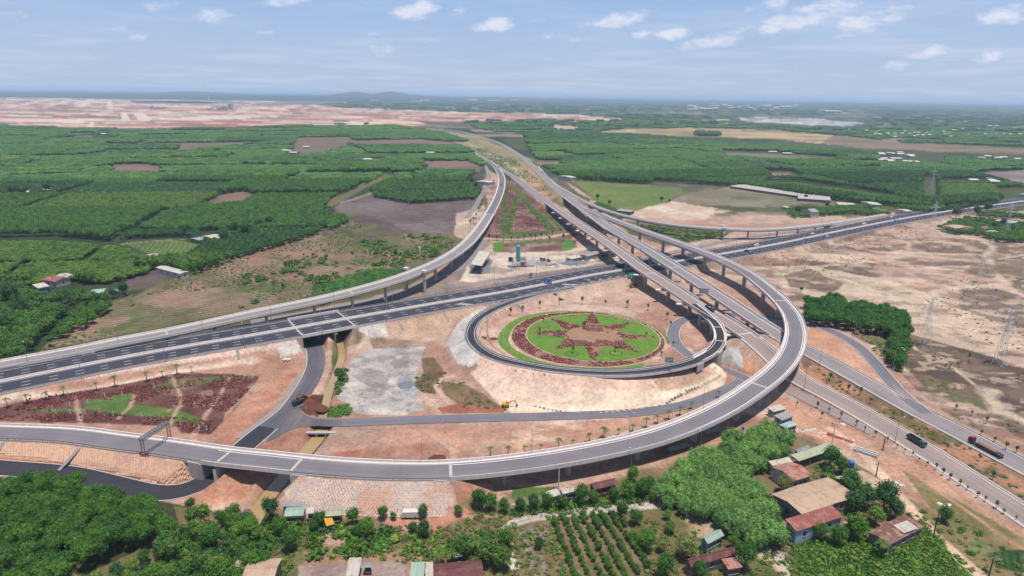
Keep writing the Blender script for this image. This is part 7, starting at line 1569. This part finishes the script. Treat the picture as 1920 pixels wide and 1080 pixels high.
# a workman beside the dark heap
def person(loc, rz, shirt, label):
    sk = [(0,0,.92),(0,0,1.15),(0,0,1.40),(0,0,1.52),(0,0,1.66),(.18,0,1.40),(.24,.05,1.12),(.22,.2,.92),(-.18,0,1.40),(-.25,.02,1.12),(-.24,.12,.88),(.10,0,.86),(.12,.05,.48),(.12,0,.06),(-.10,0,.86),(-.13,-.04,.48),(-.13,-.08,.06),(.12,.13,.03),(-.13,.06,.03)]
    ed = [(0,1),(1,2),(2,3),(3,4),(2,5),(5,6),(6,7),(2,8),(8,9),(9,10),(0,11),(11,12),(12,13),(0,14),(14,15),(15,16),(13,17),(16,18)]; rad = [.14,.13,.15,.055,.105,.07,.05,.04,.07,.05,.04,.095,.07,.05,.095,.07,.05,.04,.04]
    me = bpy.data.meshes.new('person'); me.from_pydata(sk, ed, []); o = link('person', me, loc=loc, rz=rz); md = o.modifiers.new('skin', 'SKIN'); o.modifiers.new('smooth', 'SUBSURF').levels = 1
    for v_, r0 in zip(me.skin_vertices[0].data, rad): v_.radius = (r0, r0)
    me.skin_vertices[0].data[0].use_root = True; me.materials.append(mat('cloth_white', alb(226,224,220), .9, .1)); tag(o, label, 'person')
    mb = MB(); mb.blob((0, 0, 1.70), .13, .14, .12, 8, 5, .02); part('hat', mb, mat('hat_straw', alb(206,180,120), .9, .1), o)
person(G_(574,771), 2.0, None, 'workman in white standing beside the dark earth heap')

# ------------------------------------------------------------------ plant, heaps, signs, gantry, site clutter
CY_ = mat('silo_cyan', alb(84,190,200), .5, .08, 1); TL = mat('cabin_teal', alb(50,128,134), .5, .1, 1)
g_ = G_(972,500); pl = thing('batching_plant', 'concrete batching plant with a cyan silo', 'batching plant', g_)
mb = MB(); mb.tube((-.2,0,5),(-.2,0,14),1.45,1.45,14); mb.tube((-.2,0,14),(-.2,0,14.8),1.45,.4,14); mb.tube((-.2,0,3.2),(-.2,0,5),.35,1.45,14); part('silo', mb, CY_, pl)
for x, y in ((-1.3,-1.1),(.9,-1.1),(.9,1.1),(-1.3,1.1)): mb = MB(); mb.box(x, y, -.3, .25, .25, 6); part('leg', mb, STEEL, pl)
mb = MB(); mb.box(-5.2, 0, 3.6, 2.8, 2.6, 3.2); c_ = part('cabin', mb, TL, pl); mb = MB(); mb.box(-5.2, -1.33, 4.8, 2.2, .08, 1.2); part('window', mb, WIN, c_); mb = MB(); mb.box(-5.2, 0, 6.8, 3.2, 3.0, .15); part('cabin_roof', mb, RW, c_)
for x in (-6.3, -4.1): mb = MB(); mb.box(x, 0, -.3, .2, 2.2, 3.9); part('leg', mb, STEEL, pl)
mb = MB(); mb.tube((-4.0,-1.8,7.2),(-2.0,-2.6,1.2),.45,.45,8); part('chute', mb, CONC_L, pl)
mb = MB()
for z in (0, 2.4, 4.8): mb.box(3.2, 0, z, 4.0, 3.4, .25)
for x in (1.4, 3.2, 5.0):
    for y in (-1.5, 1.5): mb.box(x, y, 0, .25, .25, 6.2)
for z in (0, 2.4): mb.beam((1.4,-1.6,z),(5,-1.6,z+2.4),.15); mb.beam((5,-1.6,z),(1.4,-1.6,z+2.4),.15)
mb.box(3.2, 0, 5.0, 3.0, 2.4, 1.6, taper=.6); mb.box(3.0, .4, .3, 2.4, 2.0, 1.8); part('frame', mb, CONC_D, pl)
mb = MB(); mb.beam((5, 0, 1), (11, .5, .8), 1.2, .5); mb.box(-3.5, -2, 0, 5, 1.2, .9); part('conveyor', mb, CONC_D, pl)
def heap(px, py, rx, ry, rz, m, label, cat='heap'):
    g_ = G_(px, py); mb = MB(); rr = random.Random(int(px)); n_ = 18; off_ = 0
    for k, (f, z) in enumerate(((1.0, -.15), (.75, .35), (.45, .75), (.15, 1.0))):
        for i in range(n_): a = 2*math.pi*i/n_; q = 1+rr.uniform(-.24, .2); mb.v.append((rx*f*q*math.cos(a)+off_*rx, ry*f*q*math.sin(a), rz*z*(1+rr.uniform(-.25, .25))))
    for k in range(3):
        for i in range(n_): j = (i+1) % n_; mb.f.append((k*n_+i, k*n_+j, (k+1)*n_+j, (k+1)*n_+i))
    mb.f.append(tuple(range(3*n_, 4*n_))); o = part('heap', mb, m, None, True, loc=g_); tag(o, label, cat); return o
GRV = mat('gravel_blue', alb(128,136,148), .95, .14, 1.2, .5, fine=4); ERT = mat('earth_dark', alb(112,72,56), .95, .2, .8, .6, fine=3); SNDH = mat('sand_pale', alb(224,206,186), .95, .12, .8, .4)
heap(1071,495,8,4.5,2.2,GRV,'blue grey gravel heap beside the plant'); heap(1088,494,5,3.5,1.4,GRV,'smaller gravel heap right of the blue grey one'); heap(903,507,7,4,2.0,GRV,'gravel heap under the open shed'); heap(890,511,4,3,1.2,GRV,'low gravel heap at the left corner of the open shed'); heap(1103,488,5,3,1.2,SNDH,'white sand heap by the site office')
heap(587,765,5,3.6,1.6,ERT,'dark red earth heap beside the dump truck'); heap(577,752,3,2.5,1.3,ERT,'earth heap under the orange excavator'); heap(762,722,3.5,3.5,1.0,GRV,'low grey gravel heap in the middle yard')
for px, py, s, lb in ((905,633,1.2,'left clod heap beside the garden'),(926,636,1.5,'right clod heap beside the garden'),(830,700,1.4,'earth heap at the yard edge'),(1040,551,1.0,'earth clods beside the highway'),(1052,553,1.0,'second lot of earth clods beside the highway'),(820,860,2.2,'low red heap by the curved ramp')): heap(px, py, s*1.5, s, s*.5, ERT, lb)
SG = mat('sign_green', alb(24,158,128), .5, .03); SB = mat('sign_blue', alb(28,110,206), .5, .03); SGR = mat('sign_back', alb(150,168,182), .5, .06, metal=.3); WHT = mat('sign_white', alb(236,238,236), .6, .03)
def facing(p): return math.atan2(-p[1], -p[0])-math.pi/2+math.pi       # local -Y looks at the viewpoint side
def sign(base, h, boards, label, posts=((0,),), m=SG, turn=0.0, marks=()):
    t = thing('road_sign', label, 'road sign', base, math.atan2(base[1]*1.0, base[0])-math.pi/2+turn)
    for (x,) in posts: mb = MB(); mb.tube((x, 0, -.3), (x, 0, h), .11, .09, 6); part('post', mb, STEEL, t)
    bd = None
    for x, z, w_, hh in boards: mb = MB(); mb.box(x, -.18, z, w_, .08, hh); bd = part('board', mb, m, t)
    for x, z, w_, hh in marks: mb = MB(); mb.box(x, -.24, z, w_, .03, hh); part('marking', mb, WHT, bd)
    return t
gs = G_(1188,528); sign(gs, 9.6, [(-1.6,5.2,4.4,4.2)], 'green direction sign standing just in front of the brown bridge', ((0,),(-.9,)), SG, 0, ((-2.6,6.2,.35,1.8),(-1.5,5.8,.35,2.4),(-1.5,8.1,1.0,.3),(-.4,6.0,.35,1.6),(-2.6,7.9,1.2,.3)))
gs = E.at(E.near(1003,537), 13.6, -.2); sign(gs, 8.0, [(-1.9,5.0,1.9,2.4),(.1,4.9,1.9,2.4)], 'blue double sign with white arrows beside the highway', ((.6,),), SB, 0, ((-1.9,5.4,.28,1.5),(-2.3,6.5,.5,.25),(.1,5.3,.28,1.5),(.5,6.4,.5,.25)))
gs = G_(944,567); gs.z = 4.6; sign(gs, 4.2, [(0,1.3,1.5,3.0)], 'small green upright sign at the loop road fork', ((0,),), SG, 0, ((0,3.2,.9,.25),(0,1.6,.25,.9))); 
gs = Lb.at(Lb.near(1293,562), 5.2 if False else -5.0, .2); sign(gs, 6.2, [(1.9,3.2,4.6,.75),(1.9,4.1,4.6,.75),(1.9,5.0,4.6,.9)], 'grey overhead sign seen from behind on the brown bridge', ((0,),), SGR, .1)
gs = D.at(D.near(1252,691), 3.3, 0); sign(gs, 6.0, [(-.6,4.0,3.2,.6),(-.6,4.7,3.2,.6),(-.6,5.4,3.2,.7)], 'grey tilted sign on a tall post at the loop road', ((.6,),), SGR, .3)
gs = G_(600,640); sign(gs, 2.6, [(0,1.4,1.6,1.4)], 'small blue sign under the highway bridge', ((-.6,),(.6,)), SB, 0, ((0,2.0,1.0,.16),))
gs = Rb.at(Rb.near(1218,470), 5.2, .9); sign(gs, .6, [(0,0,5.2,1.5)], 'white lettered panel on the far parapet of the grey bridge', ((-2,),(2,)), WHT, .35)
for px, py, la, zz in ((1011,0,0,0),): pass
for px, py, lb in ((1000,548,'small white round sign at the end of the black lane'),(1075,536,'small white round sign on the highway verge')):
    gs = E.at(E.near(px, py-8), 13.0, -.1); t = thing('round_sign', lb, 'road sign', gs, 0); mb = MB(); mb.tube((0,0,-.2),(0,0,2.6),.06,.06,6); part('post', mb, STEEL, t); mb = MB(); mb.tube((0,-.05,2.6),(0,-.12,2.6),.6,.6,14); part('board', mb, WHT, t)
t = thing('round_sign', 'white pointer sign in the red earth below the grey road', 'road sign', G_(830,797)); mb = MB(); mb.tube((0,0,-.2),(0,0,2.4),.08,.08,6); part('post', mb, PAINT, t)
# gantry over the ramp
dg = A.near(296,838); q = A.at(dg); hd = A.heading(dg); gt = thing('sign_gantry', 'empty steel truss gantry over the left end of the curved ramp', 'gantry', q, hd)
for s in (-1, 1):
    mb = MB()
    for x in (-.55, .55): mb.box(x, s*5.2, -.8, .22, .22, 6.4)
    for k in range(5): z = -.2+k*1.15; mb.beam((-.55, s*5.2, z), (.55, s*5.2, z+1.15), .1)
    part('post', mb, STEEL, gt)
mb = MB()
for x in (-.55, .55):
    for z in (5.0, 6.1): mb.beam((x, -5.6, z), (x, 5.6, z), .16)
    for k in range(10): y = -5.5+k*1.1; mb.beam((x, y, 5.0), (x, y+1.1, 6.1), .09); mb.beam((x, y, 5.0), (x, y, 6.1), .09)
for z in (5.0, 6.1):
    for k in range(10): y = -5.5+k*1.1; mb.beam((-.55, y, z), (.55, y+1.1, z), .09); mb.beam((-.55, y, z), (.55, y, z), .09)
part('truss', mb, STEEL, gt)
q = A.at(A.near(300,846), 5.1, .1); t = thing('barrier', 'red and white barrier board on the ramp edge beside the gantry', 'barrier', q, A.heading(dg)); mb = MB(); mb.box(0, -.1, .3, 3.4, .12, .8); part('board', mb, REDP, t); mb = MB(); mb.box(0, -.18, .55, 1.2, .04, .3); part('marking', mb, WHT, t)
for x in (-1.4, 1.4): mb = MB(); mb.box(x, 0, -.4, .12, .12, 1.4); part('post', mb, STEEL, t)
# stacks of facing slabs on the loop slope
bs = thing('slab_stack', 'small stack of grey facing slabs on the loop slope', 'slab stack', (0,0,-500), group='slab stacks on the loop slope'); 
for k in range(3): mb = MB(); mb.box(random.uniform(-.1,.1), random.uniform(-.1,.1), k*.2, .9, .55, .17, random.uniform(-.2,.2)); part('slab', mb, CONC_L if k % 2 else CONC, bs)
pts = [(1005+8*k, 730+1.1*k) for k in range(11)]+[(1128+11*k, 739-.3*k) for k in range(11)]+[(1253+5*k, 730-1.0*k) for k in range(6)]+[(1289+5*k, 722-1.4*k) for k in range(5)]
for i, (px, py) in enumerate(pts):
    if i == 0: bs.location = G_(px, py)
    else: dup(bs, G_(px, py), random.uniform(0, 3), random.uniform(.8, 1.3))
x = 30.0
while x < D.near(1330,668):
    for la in ((-3.9,) if random.random() < .8 else (-3.9, 4.0)):
        p = D.at(x, la+random.uniform(-.3, .3), -.8); p.z = ground_z(p.x, p.y)+.02; dup(bs, p, random.uniform(0, 3), random.uniform(.6, 1.0), 'little stack of pale slabs along the edge of the loop road', 'slab stacks along the loop road')
    x += random.uniform(1.8, 4.5)
# chutes down the embankments
def chute(sp, px, py, la0, la1, label):
    d_ = sp.near(px, py); mb = MB(); s = 1 if la1 > 0 else -1; a_ = sp.at(d_, la0); b_ = sp.at(d_, la1); a_.z = ground_z(a_.x, a_.y)+.12; b_.z = ground_z(b_.x, b_.y)+.12
    for o_ in (-.5, .5):
        dx = Vector((math.cos(sp.heading(d_)), math.sin(sp.heading(d_)), 0))*o_; mb.beam(a_+dx, b_+dx, .16, .2)
    mb.beam(a_, b_, .9, .12); o = part('drain_chute', mb, CONC_D); tag(o, label, 'drain chute')
chute(A, 28, 828, 5.2, 9.3, 'concrete drain chute on the orange bank, leftmost'); chute(A, 172, 840, 5.2, 13, 'concrete drain chute on the orange bank below the gantry'); chute(E, 436, 660, 13.3, 18, 'drain chute on the highway bank left of the bridge'); chute(E, 735, 596, 13.3, 19, 'drain chute on the highway bank right of the bridge'); chute(D, 957, 566, -3.2, -8, 'drain chute on the inner bank of the loop'); chute(E, 818, 585, 13.3, 19, 'second drain chute right of the highway bridge')
# concrete pipes, tarps, steel
for px, lb in ((534,'left of the two concrete pipes on the red earth'),(541,'right of the two concrete pipes on the red earth')):
    g_ = G_(px, 677); t = thing('concrete_pipe', lb, 'pipe', g_, .6); mb = MB(); mb.tube((-.9,0,.6),(.9,0,.6),.6,.6,12); part('barrel', mb, CONC_L, t); mb = MB(); mb.tube((.9,0,.6),(.93,0,.6),.45,.45,12); part('bore_shade', mb, SHADEM, t)  # dark disc on the pipe end is painted shade of its hollow
WT = mat('white_sheeting', alb(232,228,222), .7, .08, 1.5, .2); RTP = mat('red_sheeting', alb(176,72,70), .7, .12, 1.5, .2)
for px, py, rx, ry, m_, lb in ((1445,770,3.2,1.6,WT,'white sheeting heap by the site huts'),(1500,808,1.6,1.2,WT,'white rubbish heap in front of the huts'),(1520,806,2.0,1.0,WT,'scatter of white rubbish on the red earth'),(1540,812,1.6,.9,WT,'small white heap beside the lane'),(1590,828,2.2,1.6,WT,'white sheet at the head of the steel bundle'),(1606,842,2.4,1.4,WT,'white sheet under the steel bundle'),(1580,796,1.0,.7,WT,'white bag beside the young trees'),(1685,910,1.6,1.2,WT,'white heap on the green patch by the lane'),(1770,948,1.6,1.2,WT,'pale heap beside the lone tree'),(1476,777,1.2,.8,mat('purple_sheeting', alb(110,96,160), .7, .1),'purple sheeting beside the huts')):
    g_ = G_(px, py); mb = MB(); rr = random.Random(int(px))
    for k in range(11):
        a = rr.uniform(0, 6.28); q = math.sqrt(rr.random()); s_ = rr.uniform(.25, .75)
        mb.quadbox(Matrix.Translation((rx*q*math.cos(a), ry*q*math.sin(a), -.05)) @ Matrix.Rotation(rr.uniform(0, 3), 4, 'Z') @ Matrix.Rotation(rr.uniform(-.35, .35), 4, 'X'), s_*rr.uniform(1, 2.4), s_, rr.uniform(.1, .4), rr.uniform(.6, 1))
    tag(part('heap', mb, m_, None, loc=g_), lb, 'rubbish heap')
t = thing('sheeting', 'long red sheet lying on the red earth', 'sheet', G_(1575,822), -.75); mb = MB(); mb.box(0,0,0,8,1.6,.35,0,.7); part('fold', mb, RTP, t); mb = MB(); mb.box(-3,.2,.3,2.5,1.2,.3,.2,.6); part('fold', mb, RTP, t)
t = thing('steel_bundle', 'bundle of pale steel sections on the red earth', 'steel bundle', G_(1622,848), -.7)
for k in range(6): mb = MB(); mb.box(0, -1.5+k*.55, .15, 7.5-.4*(k % 3), .3, .3+.12*(k % 2)); part('bar', mb, CONC_L if k % 2 else STEEL, t)
t = thing('water_tank', 'blue plastic water tank beside the dark tree', 'tank', G_(1595,876)); mb = MB(); mb.tube((0,0,0),(0,0,2),.9,.9,12); part('shell', mb, SB, t); mb = MB(); mb.tube((0,0,2),(0,0,2.3),.85,.3,12); part('lid', mb, SB, t)
t = thing('water_tank', 'small blue barrel at the edge of the bamboo', 'tank', G_(1393,806)); mb = MB(); mb.tube((0,0,0),(0,0,1),.5,.5,12); part('shell', mb, SB, t)
# power poles
def pole(px, py, h, label, m=CONC_L):
    t = thing('power_pole', label, 'power pole', G_(px, py)); mb = MB(); mb.tube((0,0,-.3),(0,0,h),.20,.13,7); part('shaft', mb, m, t); mb = MB(); mb.box(0, 0, h-.8, 2.2, .14, .14, .4); a_ = part('crossarm', mb, STEEL, t)
    for x in (-.9, 0, .9): mb = MB(); mb.tube((x*math.cos(.4), x*math.sin(.4), h-.66), (x*math.cos(.4), x*math.sin(.4), h-.4), .07, .05, 6); part('insulator', mb, CONC_D, a_)
    return t
WOODP = mat('pole_wood', alb(92,84,80), .9, .1)
pole(1047,918,8.5,'concrete power pole beside the little white roof'); pole(1560,832,7.5,'pale power pole behind the pale green roof'); pole(1641,899,6,'dark power pole beside the lane at the tan roof',WOODP); pole(1751,1001,6,'dark power pole beside the lane at the leafy crop',WOODP); pole(1854,1080,6,'dark power pole at the bottom end of the lane',WOODP)
pole(432,452,8,'thin power pole by the farmyard trees'); pole(1235,953,5,'power pole at the end of the footpath',WOODP); pole(1655,845,5,'short dark pole beside the red earth',WOODP)
# fence along the footpath
FP_ = [(965,982),(990,975),(1015,971),(1040,968),(1065,965),(1090,962),(1115,959),(1140,957),(1165,954),(1190,951),(1215,948),(1235,946)]; fw = [G_(*p) for p in FP_]
fn = thing('fence', 'thin concrete post fence along the pale footpath', 'fence', (0, 0, 0)); mbp = []
for a_, b_ in zip(fw[:-1], fw[1:]):
    n_ = max(1, int((b_-a_).length/2.6))
    for i in range(n_): p = a_.lerp(b_, i/n_); mb = MB(); mb.box(p.x, p.y, p.z-.2, .14, .14, 1.7); part('post', mb, CONC_L, fn)
for z in (.5, 1.1):
    mb = MB()
    for a_, b_ in zip(fw[:-1], fw[1:]): mb.beam(a_+Vector((0,0,z)), b_+Vector((0,0,z)), .04)
    part('wire', mb, STEEL, fn)
# grove fence
fw = [G_(*p) for p in ((1675,697),(1686,675),(1697,650),(1708,628))]; fn = thing('fence', 'thin wire fence along the right side of the grove', 'fence', (0,0,0))
for a_, b_ in zip(fw[:-1], fw[1:]):
    for i in range(4): p = a_.lerp(b_, i/4); mb = MB(); mb.box(p.x, p.y, p.z-.2, .14, .14, 2.2); part('post', mb, CONC_L, fn)
for z in (.7, 1.5, 1.9):
    mb = MB()
    for a_, b_ in zip(fw[:-1], fw[1:]): mb.beam(a_+Vector((0,0,z)), b_+Vector((0,0,z)), .04)
    part('wire', mb, STEEL, fn)
